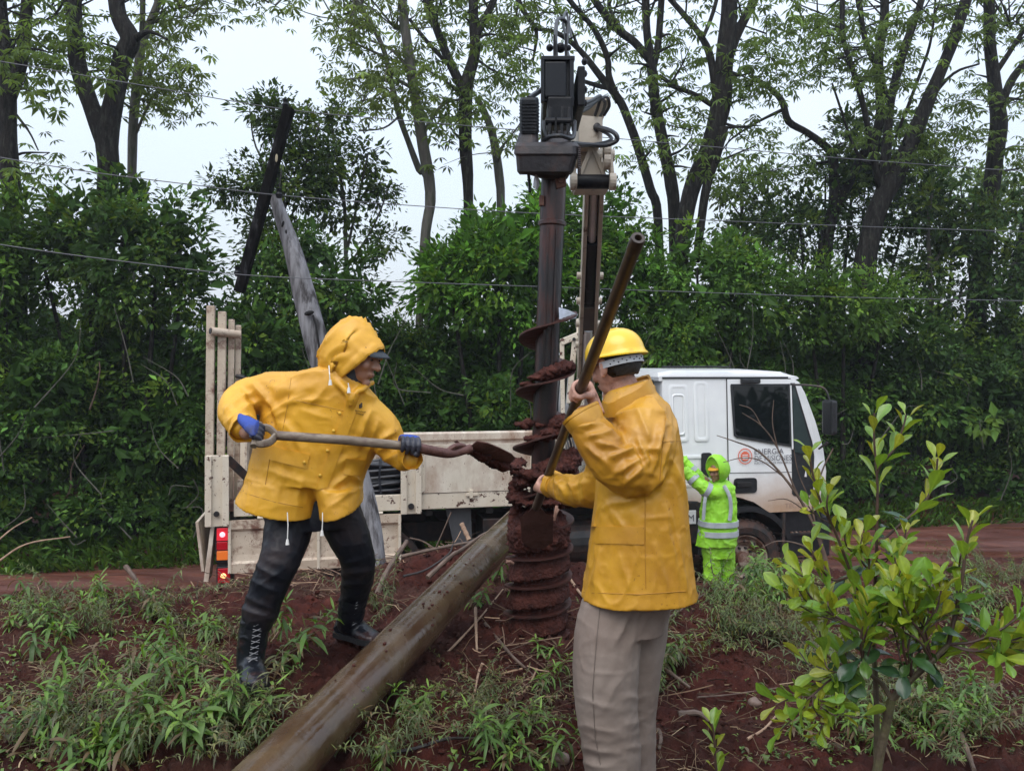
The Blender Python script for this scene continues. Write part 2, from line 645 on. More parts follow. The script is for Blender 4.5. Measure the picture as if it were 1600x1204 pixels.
# crumbled clods and small stones lying on the bare soil
def clods():
    n = 9000
    bm_v = []; bm_f = []
    ico = []
    t = (1 + 5 ** .5) / 2
    base = norm_(np.array([(-1, t, 0), (1, t, 0), (-1, -t, 0), (1, -t, 0), (0, -1, t), (0, 1, t), (0, -1, -t), (0, 1, -t), (t, 0, -1), (t, 0, 1), (-t, 0, -1), (-t, 0, 1)], float))
    fc = np.array([(0, 11, 5), (0, 5, 1), (0, 1, 7), (0, 7, 10), (0, 10, 11), (1, 5, 9), (5, 11, 4), (11, 10, 2), (10, 7, 6), (7, 1, 8), (3, 9, 4), (3, 4, 2), (3, 2, 6), (3, 6, 8), (3, 8, 9), (4, 9, 5), (2, 4, 11), (6, 2, 10), (8, 6, 7), (9, 8, 1)])
    cx = [(-.75, 3.9, .8, .5), (.1, 4.1, .6, .8), (-.4, 6.0, .8, .5), (.9, 4.6, .6, .8), (.25, 3.5, .4, .4), (-2, 5, 1.4, .8)]
    x = np.empty(n); y = np.empty(n)
    for i in range(n):
        c = cx[R.randint(len(cx))]
        x[i] = c[0] + R.normal() * c[2]; y[i] = c[1] + R.normal() * c[3]
    ok = (y > 2.6) & (y < 7.4)
    x, y = x[ok], y[ok]; n = len(x)
    s = np.clip(.0045 * np.exp(R.normal(.2, .6, n)), .002, .024)
    z = gz(x, y) + s * .25
    v = base[None] * (1 + R.uniform(-.28, .28, (n, 12, 1))) * s[:, None, None] * np.array([1.1, 1, .75]) + np.stack([x, y, z], -1)[:, None]
    f = fc[None] + (np.arange(n) * 12)[:, None, None]
    o = mesh_np('soil_clods', v.reshape(-1, 3), f.reshape(-1, 3), mats=[m_soil], smooth=False)
    tag(o, 'crumbled red soil clods scattered over the bank', 'soil', kind='stuff')
def norm_(v): return v / np.linalg.norm(v, axis=1)[:, None]
clods()
# ------------------------------------------------------------------ vegetation helpers
m_leaf = leaf_mat('forest_leaf', .42, .36, .14)
m_leaf_far = leaf_mat('canopy_leaf', .5, .48, .15)
m_weed = leaf_mat('weed_leaf', .45, .30)
m_bark = mat('wet_dark_bark', (.007, .006, .0055), (.024, .021, .018), .8, spec=.15, scale=5, stretch=(3, 3, .7), bump=.9, bscale=16, bdist=.03,
             dirt=(.05, .05, .042), dscale=6, damt=.15)
m_bark_pale = mat('grey_bark', (.07, .062, .052), (.16, .145, .125), .75, scale=4, stretch=(3, 3, .6), bump=.7, bscale=14, bdist=.02,
                  dirt=(.045, .05, .03), dscale=4, damt=.4)

def rnd_unit(n):
    v = R.normal(size=(n, 3))
    return v / np.linalg.norm(v, axis=1)[:, None]

def norm(v):
    return v / (np.linalg.norm(v, axis=1)[:, None] + 1e-9)

def leaves_mesh(name, base, dirv, nrm, L, W, col, mats, parent=None, seg=1, droop=0.0):
    """arrays of leaves. seg=1: folded rhombus (2 quads->4 verts); seg>=2: curved blades"""
    n = len(base)
    side = norm(np.cross(dirv, nrm))
    nrm = norm(np.cross(side, dirv))
    L = np.asarray(L)[:, None] if np.ndim(L) else np.full((n, 1), L)
    W = np.asarray(W)[:, None] if np.ndim(W) else np.full((n, 1), W)
    if seg == 1:
        mid = base + dirv * L * .45 + nrm * L * .0
        lft = mid + side * W * .5 + nrm * W * .18
        rgt = mid - side * W * .5 + nrm * W * .18
        tip = base + dirv * L - nrm * L * droop
        v = np.stack([base, lft, tip, rgt], 1).reshape(-1, 3)
        i = np.arange(n)[:, None] * 4
        q = np.concatenate([i, i + 1, i + 2, i + 3], 1)
        # fold: two triangles
        t = np.stack([np.concatenate([i, i + 2, i + 1], 1), np.concatenate([i, i + 3, i + 2], 1)], 1).reshape(-1, 3)
        c = np.repeat(col, 4, axis=0)
        return mesh_np(name, v, t, mats=mats, smooth=False, col=c, parent=parent)
    # curved blade with seg segments: centre line folds down
    rows = []
    prof = [.25, .9, 1.0, .75, 0.02] if seg == 4 else [.3, 1.0, .8, .03]
    for k in range(seg + 1):
        t = k / seg
        cpos = base + dirv * L * t * (1 - .25 * droop * t) - np.array([0, 0, 1.0]) * L * droop * t * t
        w = W * .5 * prof[k]
        rows += [cpos + side * w + nrm * w * .35, cpos, cpos - side * w + nrm * w * .35]
    v = np.stack(rows, 1).reshape(-1, 3)
    m = 3 * (seg + 1)
    i = np.arange(n)[:, None] * m
    qs = []
    for k in range(seg):
        o = 3 * k
        qs += [np.concatenate([i + o, i + o + 3, i + o + 4, i + o + 1], 1), np.concatenate([i + o + 1, i + o + 4, i + o + 5, i + o + 2], 1)]
    q = np.stack(qs, 1).reshape(-1, 4)
    return mesh_np(name, v, q, mats=mats, smooth=True, col=np.repeat(col, m, axis=0), parent=parent)

def pal(n, base, var=.35, yel=.15):
    """per-leaf natural colour variation"""
    b = np.array(base)[None, :] * np.array([[1.18, 1.25, .95]])
    k = np.exp(R.normal(0, var, (n, 1)))
    y = R.rand(n, 1) ** 3 * yel
    c = b * k
    c = c + y * np.array([[.22, .26, .02]])
    return np.clip(c, .003, .6)

def crown_points(blobs, nclump, shell=.55):
    """clump centres in a union of ellipsoids, biased to their shells; returns centres, outward dirs"""
    w = np.array([b[3] * b[5] for b in blobs]); w = w / w.sum()
    cs, ds = [], []
    for b, k in zip(blobs, (w * nclump).astype(int) + 1):
        u = rnd_unit(k)
        r = (shell + (1 - shell) * R.rand(k, 1)) ** .6
        r = r * (1 + .34 * fbm(u * 1.9 + b[0], 3, int(abs(b[0] * 13)) % 97)[:, None] * 1.6)
        cs.append(np.array(b[:3]) + u * r * np.array(b[3:6]))
        ds.append(u)
    return np.concatenate(cs), np.concatenate(ds)

def leaf_cloud(name, blobs, nclump, per, crad, ll, base, parent=None, mats=None, var=.35, yel=.15, shell=.55, wl=.5, minz=.0, hang=.25, cvar=.3, fill=0):
    cs, ds = crown_points(blobs, nclump, shell)
    ok = cs[:, 2] > minz
    cs, ds = cs[ok], ds[ok]
    n = len(cs)
    u = rnd_unit(n * per)
    rr = R.rand(n * per, 1) ** .5
    scl = np.array([1, 1, .75])
    crs = crad * np.repeat(.6 + .8 * R.rand(n, 1), per, 0)
    pos = np.repeat(cs, per, 0) + u * rr * crs * scl
    dv = norm(u * .7 + np.repeat(ds, per, 0) * .5 + R.normal(0, .35, (n * per, 3)) + np.array([0, 0, -hang]))
    nr = norm(np.repeat(ds, per, 0) * .4 + np.array([0, -.15, .9]) + R.normal(0, .45, (n * per, 3)))
    L = ll * np.exp(R.normal(0, .25, n * per)) * np.repeat(np.exp(R.normal(0, .22, n)), per)
    cc = np.repeat(np.exp(R.normal(0, cvar, (n, 1))), per, 0)
    yy = np.repeat((R.rand(n, 1) < .22) * R.rand(n, 1), per, 0)
    col = pal(n * per, base, var, yel) * cc + yy * np.array([[.09, .12, .008]])
    if fill:
        # coarser inner leaves that close the crown
        cf, df = crown_points([(b[0], b[1], b[2], b[3] * .78, b[4] * .78, b[5] * .8) for b in blobs], fill, .3)
        cf = cf[cf[:, 2] > minz]
        k = len(cf)
        pos = np.concatenate([pos, cf])
        dv = np.concatenate([dv, rnd_unit(k)])
        nr = np.concatenate([nr, rnd_unit(k)])
        L = np.concatenate([L, ll * 2.6 * np.exp(R.normal(0, .2, k))])
        col = np.concatenate([col, pal(k, base, .3, .02)])
    return leaves_mesh(name, pos, dv, nr, L, L * wl, col, mats or [m_leaf], parent)

def palmate(name, cs, nleaf, ll, base, parent=None, var=.3, hang=.55, spread=.28):
    """branch-end tufts: each tuft has palmate leaves of drooping leaflets"""
    n = len(cs)
    # leaf hubs around each tuft
    hubs = np.repeat(cs, nleaf, 0) + R.normal(0, 1, (n * nleaf, 3)) * np.array([spread, spread, spread * .6])
    m = len(hubs)
    k = 6
    axis_ = norm(R.normal(0, .35, (m, 3)) + np.array([0, 0, 1.0]))
    t1 = norm(np.cross(axis_, rnd_unit(m)))
    t2 = np.cross(axis_, t1)
    ang = (np.arange(k)[None, :] * 2 * PI / k + R.rand(m, 1) * 6.28 + R.normal(0, .15, (m, k)))
    d = t1[:, None, :] * np.cos(ang)[..., None] + t2[:, None, :] * np.sin(ang)[..., None] + np.array([0, 0, -hang])
    d = norm(d.reshape(-1, 3))
    pos = np.repeat(hubs, k, 0) + d * ll * .12
    nr = norm(np.repeat(axis_, k, 0) + R.normal(0, .15, (m * k, 3)))
    L = np.repeat(ll * np.exp(R.normal(0, .22, m)), k) * (.8 + .3 * R.rand(m * k))
    col = np.repeat(pal(m, base, var, .08), k, 0)
    return leaves_mesh(name, pos, d, nr, L, L * .3, col, [m_leaf_far], parent, droop=.12)

# ------------------------------------------------------------------ tall trees traced limb by limb
def limb_pts(tr, Y, dy=0.0):
    out, rad = [], []
    for k, (px, py, w) in enumerate(tr):
        yy = Y + dy * k
        out.append(P(px, py, yy))
        rad.append(w * .5 / F * yy)
    return out, rad

def smooth_limb(pts, rad, n=4):
    q = bez(pts, n)
    r = []
    for i in range(len(rad) - 1):
        for k in range(n):
            r.append(rad[i] + (rad[i + 1] - rad[i]) * k / n)
    r.append(rad[-1])
    for i in range(len(q)):
        j = vnoise(np.array([[q[i].x * 2, q[i].y, q[i].z * 1.6]]), 5)[0]
        r[i] *= 1 + .10 * j
        q[i] = q[i] + Vector((vnoise(np.array([[q[i].z * 1.1, q[i].x, 3.3]]), 6)[0], 0, 0)) * r[i] * .35
    return q, r

def twig(mb, a, b, r0, sag=.15):
    a, b = Vector(a), Vector(b)
    m = (a + b) / 2 + Vector((random.uniform(-.2, .2), random.uniform(-.2, .2), random.uniform(-.1, .25))) * (b - a).length * .5
    q = bez([a, m, b], 3)
    mb.tube(q, [r0 * (1 - .75 * i / (len(q) - 1)) for i in range(len(q))], 5)
    return q

def tall_tree(label, Y, limbs, tufts, bark=None, leafc=(.055, .085, .028), grp='tall thin-trunked trees behind the road', nleaf=8, ll=.155, ext=True):
    base = limbs[0][0]
    Y = Yd(base[0], Y - .7)
    b0 = P(base[0], base[1], Y)
    foot = Vector((b0.x, b0.y, .25))
    t = empty('tall_tree', foot, label, 'tree', grp)
    mb = MB()
    nodes = []
    for i, tr in enumerate(limbs):
        pts, rad = limb_pts(tr, Y, random.uniform(-.12, .12) if i else 0)
        if i == 0:
            pts = [Vector((foot.x, foot.y, -.2)), foot + (pts[0] - foot) * .5] + pts
            rad = [rad[0] * 1.35, rad[0] * 1.12] + rad
        # limbs that leave the top of the picture go on
        if ext and tr[-1][1] <= 12:
            d = (pts[-1] - pts[-2]).normalized()
            d = (d + Vector((0, 0, .3))).normalized()
            pts.append(pts[-1] + d * 1.3)
            pts.append(pts[-1] + d * 1.2 + Vector((random.uniform(-.4, .4), 0, 0)))
            rad += [rad[-1] * .7, rad[-1] * .35]
        q, r = smooth_limb(pts, rad)
        mb.tube(q, r, 10 if rad[0] > .08 else 7)
        nodes += [(p, rr) for p, rr in zip(q, r) if p.z > 3.2]
    cs = []
    tb = MB()
    for (cx, cy, rx, ry, n) in tufts:
        for k in range(n):
            a = random.uniform(0, 2 * PI); s_ = math.sqrt(random.random())
            yy = Y + random.uniform(-1.3, 1.0)
            c = P(cx + rx * s_ * math.cos(a), cy + ry * s_ * math.sin(a), yy)
            near = sorted(nodes, key=lambda e: (e[0] - c).length + max(0, (e[0].z - c.z)) * .6)[:3]
            e = random.choice(near[:2])
            q = twig(tb, e[0], c, min(e[1] * .45, .03) + .006)
            nodes.append((q[len(q) // 2], .015))
            nodes.append((c, .008))
            cs.append(tuple(c))
    # crown above the frame so that the tree is whole
    if ext:
        top = [e for e in nodes if e[0].z > CZ + HY / F * Y * .93]
        for k in range(26 if top else 0):
            e = random.choice(top)
            c = e[0] + Vector((random.gauss(0, .9), random.gauss(0, .9), random.uniform(.4, 1.8)))
            twig(tb, e[0], c, .02)
            cs.append(tuple(c))
    mb.build('trunk', bark or m_bark, t, smooth=True, autosmooth=False)
    if tb.v:
        tb.build('twigs', bark or m_bark, t, smooth=True, autosmooth=False, kind='stuff')
    if cs:
        palmate('crown', np.array(cs), nleaf, ll, leafc, t)
    return t

TREES = [
 ('dark leaning tree at the left edge forking above the overhead wires', 15.5,
  [[(26, 385, 25), (16, 250, 27), (10, 150, 27), (6, 60, 18), (2, 0, 15)], [(12, 165, 18), (32, 100, 19), (44, 0, 18)],
   [(18, 170, 5), (45, 205, 3), (60, 235, 2)]],
  [(55, 60, 40, 50, 10), (40, 110, 35, 30, 5), (45, 145, 30, 20, 4), (5, 40, 30, 40, 5), (50, 250, 30, 30, 5)]),
 ('thick dark double-forked trunk rising from the vine covered thicket left of the leaning pole', 15.5,
  [[(165, 435, 30), (168, 330, 29), (170, 260, 30), (168, 215, 34), (180, 150, 28), (194, 90, 30), (206, 62, 30), (190, 30, 26), (183, -5, 24)],
   [(166, 225, 30), (143, 165, 26), (122, 100, 25), (119, 50, 24), (116, -5, 24)],
   [(206, 66, 16), (220, 55, 10), (236, 50, 6), (262, 62, 3)]],
  [(145, 60, 25, 50, 7), (160, 85, 25, 30, 5), (75, 20, 30, 30, 5), (90, 100, 40, 25, 3)]),
 ('slender pale grey tree just right of the thick forked trunk', 17.5,
  [[(206, 330, 14), (207, 250, 15), (209, 190, 14), (216, 120, 14), (224, 65, 13), (240, 20, 13), (248, -5, 12)], [(224, 70, 11), (222, 30, 9), (222, -5, 9)],
   [(212, 160, 5), (240, 110, 4), (262, 90, 3)], [(208, 220, 5), (240, 150, 4), (268, 140, 3)], [(232, 40, 6), (270, 15, 4), (320, 2, 3)]],
  [(255, 55, 40, 35, 12), (262, 140, 40, 40, 14), (205, 130, 25, 50, 7), (320, 12, 60, 14, 9), (410, 2, 40, 8, 5), (230, 160, 20, 30, 4), (275, 105, 30, 25, 6)], 1),
 ('tall slim tree with mottled curved trunk, second of the group above the hooded worker', 16.0,
  [[(656, 470, 12), (660, 420, 13), (668, 350, 17), (672, 300, 17), (660, 215, 17), (648, 140, 16), (636, 60, 15), (629, -5, 13)],
   [(646, 120, 7), (615, 80, 5), (575, 62, 4)], [(660, 210, 6), (690, 165, 5), (720, 155, 4)]],
  [(600, 70, 45, 35, 8), (620, 120, 45, 35, 9), (655, 60, 30, 50, 5), (690, 165, 35, 25, 6), (640, 180, 20, 40, 3)], 1),
 ('thin sinuous tree leaning up to the left of the slim mottled one', 16.4,
  [[(668, 300, 9), (655, 265, 10), (640, 225, 10), (626, 185, 10), (612, 130, 10), (600, 80, 9), (578, 35, 8), (552, -5, 8)],
   [(602, 90, 5), (570, 75, 4), (535, 60, 3)], [(612, 130, 5), (580, 120, 4), (540, 125, 3)], [(626, 180, 4), (600, 200, 3), (560, 205, 2)]],
  [(545, 55, 32, 45, 12), (565, 130, 40, 25, 9), (530, 110, 20, 30, 4), (580, 20, 35, 20, 6), (590, 165, 30, 20, 4)], 1),
 ('dark Y-forked tree between the mottled tree and the drilling head', 15.8,
  [[(731, 345, 16), (730, 290, 17), (729, 220, 20), (726, 140, 22), (742, 85, 18), (741, 40, 16), (740, -5, 15)],
   [(724, 145, 16), (706, 105, 16), (688, 60, 14), (666, -5, 13)], [(742, 60, 12), (758, 30, 12), (774, -5, 11)],
   [(706, 108, 6), (668, 66, 7), (640, 30, 5)], [(728, 160, 6), (700, 130, 4), (660, 105, 3)], [(742, 90, 5), (770, 110, 4), (800, 120, 3)]],
  [(700, 25, 30, 25, 6), (775, 60, 30, 45, 9), (700, 180, 40, 30, 7), (760, 150, 30, 35, 7), (800, 110, 30, 20, 6), (690, 100, 30, 30, 6), (800, 25, 40, 20, 6)]),
 ('grey trunk curving out from behind the Y-forked tree beside the drilling head', 16.6,
  [[(783, 330, 13), (781, 280, 14), (773, 225, 13), (760, 185, 11), (745, 155, 9)], [(776, 240, 4), (800, 210, 3), (815, 190, 2)]],
  [(790, 205, 25, 25, 5), (700, 230, 20, 40, 3)], 1),
 ('arching tree with limbs spreading over the right of the drilling head', 16.2,
  [[(1030, 345, 14), (1018, 295, 15), (1000, 235, 15), (982, 185, 15), (968, 155, 14), (940, 120, 12), (905, 78, 9), (870, 52, 7), (835, 45, 5)],
   [(968, 160, 12), (953, 120, 11), (950, 90, 10), (928, 45, 9), (885, -5, 8)], [(965, 140, 9), (938, 135, 8), (905, 125, 6)],
   [(905, 78, 5), (888, 40, 4), (870, 12, 3)], [(834, 90, 4), (838, 50, 6), (820, 20, 8), (808, -5, 9)]],
  [(800, 50, 30, 40, 6), (845, 20, 35, 22, 7), (815, 130, 35, 25, 6), (930, 60, 30, 25, 3), (985, 60, 25, 35, 4), (905, 150, 30, 20, 4), (965, 25, 30, 25, 4), (1005, 250, 22, 30, 4)]),
 ('tall trunk forking above the white cab, left neighbour of the leaning double tree', 15.6,
  [[(1056, 345, 18), (1052, 290, 20), (1040, 230, 19), (1026, 165, 17), (1018, 100, 16), (1012, 50, 12), (1010, -5, 12)],
   [(1021, 105, 12), (1030, 60, 12), (1035, -5, 11)], [(1016, 95, 13), (992, 66, 12), (965, 45, 12), (925, -5, 11)], [(968, 48, 6), (955, 20, 4), (950, 0, 3)]],
  [(985, 130, 35, 30, 4), (1060, 60, 30, 35, 5), (1075, 150, 30, 35, 7), (1075, 225, 28, 40, 7), (1010, 185, 25, 30, 3)]),
 ('massive dark trunk leaning right above the cab roof', 15.2,
  [[(1066, 400, 22), (1078, 320, 25), (1098, 250, 27), (1116, 190, 29), (1124, 150, 30), (1132, 90, 28), (1136, 40, 26), (1138, -5, 25)],
   [(1132, 110, 18), (1148, 60, 16), (1165, 25, 15), (1180, -5, 14)], [(1112, 165, 8), (1085, 148, 8), (1055, 135, 7), (1030, 118, 6)],
   [(1117, 150, 12), (1110, 90, 12), (1094, 55, 10), (1065, 18, 9), (1048, -5, 8)], [(1098, 60, 6), (1110, 30, 6), (1120, -5, 6)],
   [(1088, 410, 12), (1096, 350, 13), (1104, 300, 14), (1114, 255, 15), (1128, 200, 15)]],
  [(1185, 100, 40, 35, 11), (1200, 40, 35, 30, 8), (1185, 200, 30, 30, 4), (1165, 150, 25, 25, 4), (1085, 95, 30, 30, 5), (1150, 245, 22, 30, 4), (1215, 125, 25, 22, 5)]),
 ('spreading tree with a crooked left branch reaching towards the cab tree', 16.4,
  [[(1284, 440, 22), (1290, 380, 22), (1305, 320, 19), (1304, 260, 16), (1296, 235, 13), (1262, 208, 11), (1232, 190, 11), (1222, 160, 10), (1205, 140, 8), (1172, 118, 6)],
   [(1222, 172, 6), (1185, 190, 4), (1145, 215, 3), (1128, 235, 2)], [(1305, 330, 16), (1345, 250, 14), (1375, 190, 14), (1374, 100, 15), (1380, 40, 14), (1382, -5, 13)]],
  [(1205, 260, 40, 40, 6), (1260, 250, 30, 30, 5), (1330, 250, 40, 35, 6), (1150, 290, 25, 30, 4)]),
 ('thick dark slanting trunk right of centre with a fan of upright limbs', 15.4,
  [[(1348, 430, 36), (1358, 370, 34), (1375, 315, 32), (1405, 265, 28), (1430, 205, 26), (1448, 160, 22), (1470, 110, 20), (1490, 60, 18), (1510, -5, 17)],
   [(1372, 320, 16), (1384, 250, 15), (1392, 160, 14), (1410, 90, 13), (1425, 45, 12), (1440, -5, 11)], [(1392, 165, 9), (1372, 110, 9), (1352, 60, 8), (1342, -5, 8)],
   [(1376, 300, 10), (1350, 170, 9), (1330, 100, 9), (1318, 60, 8), (1316, -5, 8)], [(1448, 160, 8), (1490, 115, 5), (1530, 100, 3)],
   [(1400, 215, 5), (1440, 110, 5), (1455, 60, 4), (1462, -5, 3)], [(1384, 260, 6), (1340, 240, 5), (1300, 130, 3)]],
  [(1270, 30, 45, 25, 11), (1290, 75, 40, 30, 12), (1340, 55, 35, 40, 11), (1330, 130, 40, 35, 11), (1400, 60, 30, 40, 9), (1420, 120, 30, 35, 8), (1475, 30, 35, 25, 7), (1380, 200, 40, 35, 9),
   (1470, 190, 35, 30, 6), (1505, 70, 25, 30, 4), (1250, 110, 25, 20, 4), (1430, 230, 35, 25, 6)]),
 ('tall knotted tree near the right edge forking twice at the top', 15.6,
  [[(1520, 590, 34), (1522, 500, 30), (1532, 410, 28), (1543, 330, 26), (1552, 250, 24), (1560, 190, 24), (1557, 140, 20), (1548, 70, 17), (1544, -5, 16)],
   [(1562, 178, 12), (1580, 130, 12), (1605, 95, 10), (1640, 60, 8)], [(1558, 112, 9), (1578, 82, 8), (1600, 48, 7), (1625, 20, 6)]],
  [(1575, 30, 35, 28, 7), (1600, 150, 30, 50, 6), (1530, 150, 25, 40, 5), (1500, 170, 30, 25, 4), (1590, 250, 40, 30, 8), (1515, 215, 35, 20, 6), (1620, 60, 40, 50, 6)]),
 ('tree half hidden behind leaves at the right edge of the wood', 16.2,
  [[(1552, 590, 26), (1568, 520, 25), (1585, 440, 24), (1600, 380, 22), (1615, 300, 20), (1625, 180, 16), (1630, 60, 12), (1632, -5, 10)]],
  [(1610, 300, 50, 50, 10), (1640, 150, 40, 60, 8)]),
]
for e in TREES:
    lab, Y, limbs, tufts = e[:4]
    tall_tree(lab, Y, limbs, tufts, bark=m_bark_pale if len(e) > 4 else m_bark, leafc=(.105, .140, .066) if len(e) > 4 else (.082, .122, .050))

# thin saplings with small leaves seen against the sky
def sapling(label, Y, limbs, blobs, n, ll=.1, base=(.03, .055, .02)):
    b0 = P(limbs[0][0][0], limbs[0][0][1], Y)
    foot = Vector((b0.x, b0.y, .25))
    t = empty('slender_tree', foot, label, 'tree')
    mb = MB()
    for i, tr in enumerate(limbs):
        pts, rad = limb_pts(tr, Y)
        if i == 0:
            pts = [foot - Vector((0, 0, .3))] + pts; rad = [rad[0] * 1.4] + rad
        q, r = smooth_limb(pts, rad)
        mb.tube(q, r, 6)
    mb.build('trunk', m_bark_pale, t, smooth=True, autosmooth=False)
    bl = [(*P(cx, cy, Y), rx / F * Y, rx / F * Y * .9, ry / F * Y) for cx, cy, rx, ry in blobs]
    leaf_cloud('crown', bl, n, 26, .26, ll, base, t, shell=.15, wl=.5)
    return t

sapling('tall thin small-leaved tree behind the crossarm of the leaning pole', 15.4,
        [[(440, 480, 10), (445, 380, 9), (440, 300, 8), (430, 220, 6), (425, 150, 4)], [(442, 330, 5), (480, 250, 4), (500, 190, 3)], [(440, 300, 4), (400, 230, 3), (390, 170, 2)],
         [(445, 360, 4), (400, 300, 3), (350, 280, 2)]],
        [(430, 180, 52, 45), (475, 210, 45, 50), (400, 280, 50, 45), (450, 290, 60, 60), (350, 300, 35, 35), (420, 370, 60, 50), (500, 260, 40, 60)], 330)
sapling('wispy many-stemmed young tree between the leaning pole and the mottled tree', 16.8,
        [[(545, 480, 8), (540, 400, 7), (538, 320, 6), (525, 240, 5), (515, 170, 3)], [(540, 400, 5), (560, 310, 4), (575, 240, 3)], [(538, 320, 4), (500, 230, 3), (490, 180, 2)],
         [(542, 420, 4), (585, 350, 3), (612, 280, 2)]],
        [(520, 200, 40, 50), (570, 250, 40, 50), (600, 300, 35, 40), (540, 320, 60, 50), (590, 380, 40, 40), (500, 260, 30, 60)], 150, .11)
sapling('pale wispy tree seen against the sky left of the dark broad crown', 19.0,
        [[(1158, 430, 7), (1160, 370, 6), (1158, 300, 5), (1160, 250, 3)], [(1158, 330, 3), (1185, 280, 2)], [(1158, 340, 3), (1130, 300, 2)]],
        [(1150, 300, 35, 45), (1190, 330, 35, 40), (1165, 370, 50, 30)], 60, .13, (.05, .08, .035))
sapling('bushy small-leaved tree filling the gap beside the right edge trunks', 16.8,
        [[(1460, 560, 9), (1455, 450, 8), (1450, 350, 6), (1460, 280, 4)], [(1455, 420, 5), (1490, 360, 4), (1520, 320, 3)], [(1470, 480, 6), (1570, 420, 4), (1600, 400, 3)]],
        [(1450, 330, 50, 40), (1500, 370, 60, 50), (1450, 420, 60, 50), (1560, 330, 60, 40), (1580, 420, 60, 60), (1500, 470, 60, 40), (1570, 520, 60, 50)], 330, .12, (.022, .045, .018))

# ------------------------------------------------------------------ dense trees and thicket
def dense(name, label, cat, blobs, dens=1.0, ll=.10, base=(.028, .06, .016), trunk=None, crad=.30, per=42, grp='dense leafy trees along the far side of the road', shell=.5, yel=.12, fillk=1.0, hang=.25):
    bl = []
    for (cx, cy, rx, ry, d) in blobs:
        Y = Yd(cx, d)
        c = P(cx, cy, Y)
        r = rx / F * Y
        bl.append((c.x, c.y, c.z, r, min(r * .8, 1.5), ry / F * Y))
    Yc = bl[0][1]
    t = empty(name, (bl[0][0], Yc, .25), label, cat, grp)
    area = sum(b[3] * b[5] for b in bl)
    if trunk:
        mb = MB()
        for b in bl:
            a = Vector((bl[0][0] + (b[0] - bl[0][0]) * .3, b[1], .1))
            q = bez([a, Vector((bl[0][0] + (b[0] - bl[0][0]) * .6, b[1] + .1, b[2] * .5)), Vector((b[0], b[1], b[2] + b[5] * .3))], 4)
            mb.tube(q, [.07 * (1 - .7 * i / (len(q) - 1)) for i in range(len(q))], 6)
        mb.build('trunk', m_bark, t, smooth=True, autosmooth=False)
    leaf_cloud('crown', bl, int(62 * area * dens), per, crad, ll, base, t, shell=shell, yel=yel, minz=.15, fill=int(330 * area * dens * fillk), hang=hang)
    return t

dense('vine_covered_tree', 'dark vine-covered thicket round the thick forked trunk on the left', 'tree',
      [(190, 400, 95, 100, 13.9), (120, 360, 60, 70, 14.2), (250, 360, 60, 60, 13.8), (190, 310, 40, 55, 14.4), (290, 430, 55, 80, 13.9), (60, 400, 60, 75, 14.2)], 1.0, .10, (.036, .074, .022), True)
dense('leafy_tree', 'yellow-green leafy tree at the far left edge below the wires', 'tree',
      [(5, 400, 45, 90, 14.0), (-30, 480, 60, 120, 14.0), (20, 330, 30, 40, 14.4)], 1.0, .10, (.050, .095, .022), True)
dense('leafy_tree', 'dark bush behind the upright stakes of the truck bed', 'tree',
      [(420, 440, 60, 70, 14.0), (480, 420, 60, 80, 14.2), (400, 540, 70, 70, 13.6), (545, 470, 60, 70, 14.0), (350, 520, 40, 60, 13.8)], 1.0, .095, (.034, .074, .020), True)
dense('leafy_tree', 'bright leafed dense tree directly behind the auger', 'tree',
      [(780, 440, 110, 100, 13.8), (700, 440, 60, 60, 13.9), (830, 390, 80, 80, 13.9), (760, 380, 50, 50, 14.2)], 1.1, .11, (.050, .115, .020), True)
dense('leafy_tree', 'rounded green tree behind the crane arm', 'tree',
      [(950, 370, 60, 75, 14.6), (900, 400, 70, 90, 14.3), (985, 430, 65, 80, 14.2), (870, 330, 40, 45, 14.6)], 1.1, .10, (.042, .098, .018), True)
dense('leafy_tree', 'broad green bush rising just behind the cab roof', 'tree',
      [(1090, 440, 90, 75, 14.0), (1160, 460, 70, 70, 13.8), (1050, 520, 70, 80, 13.7), (1150, 410, 50, 50, 14.2)], 1.0, .10, (.048, .10, .024), True)
dense('leafy_tree', 'large dark dense crown hanging round the crooked trunk on the right', 'tree',
      [(1290, 300, 75, 85, 16.0), (1340, 230, 60, 70, 16.2), (1400, 240, 70, 80, 16.2), (1250, 370, 60, 70, 15.8), (1350, 350, 70, 80, 16.0), (1430, 300, 50, 70, 16.0)], .8, .105, (.030, .058, .022), True, shell=.3, fillk=.2)
dense('leafy_tree', 'yellow-green shrubs below the fan-limbed trunk on the right', 'tree',
      [(1320, 480, 80, 70, 13.8), (1260, 470, 60, 60, 13.9), (1390, 470, 50, 50, 13.9)], 1.0, .095, (.050, .098, .022), True)
dense('leafy_tree', 'dark shrub mass at the right edge beside the mud road', 'tree',
      [(1440, 560, 90, 80, 13.9), (1540, 620, 90, 90, 13.8), (1620, 640, 70, 110, 13.7), (1640, 480, 60, 80, 14.5)], .9, .10, (.028, .058, .020), True)
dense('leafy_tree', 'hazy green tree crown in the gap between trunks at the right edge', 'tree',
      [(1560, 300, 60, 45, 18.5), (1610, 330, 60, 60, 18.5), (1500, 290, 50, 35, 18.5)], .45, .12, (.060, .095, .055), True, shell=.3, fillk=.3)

dense('leafy_tree', 'loose pale crown in the sky gap between the cab tree and the crooked trunk', 'tree',
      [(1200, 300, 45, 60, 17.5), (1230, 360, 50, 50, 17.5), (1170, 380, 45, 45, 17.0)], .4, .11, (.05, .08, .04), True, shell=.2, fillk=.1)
dense('leafy_tree', 'small-leaved airy crown between the slanting trunk and the knotted tree', 'tree',
      [(1470, 280, 55, 70, 17.5), (1490, 370, 55, 60, 17.5), (1440, 400, 60, 50, 17.0)], .4, .10, (.032, .058, .028), True, shell=.2, fillk=.15)
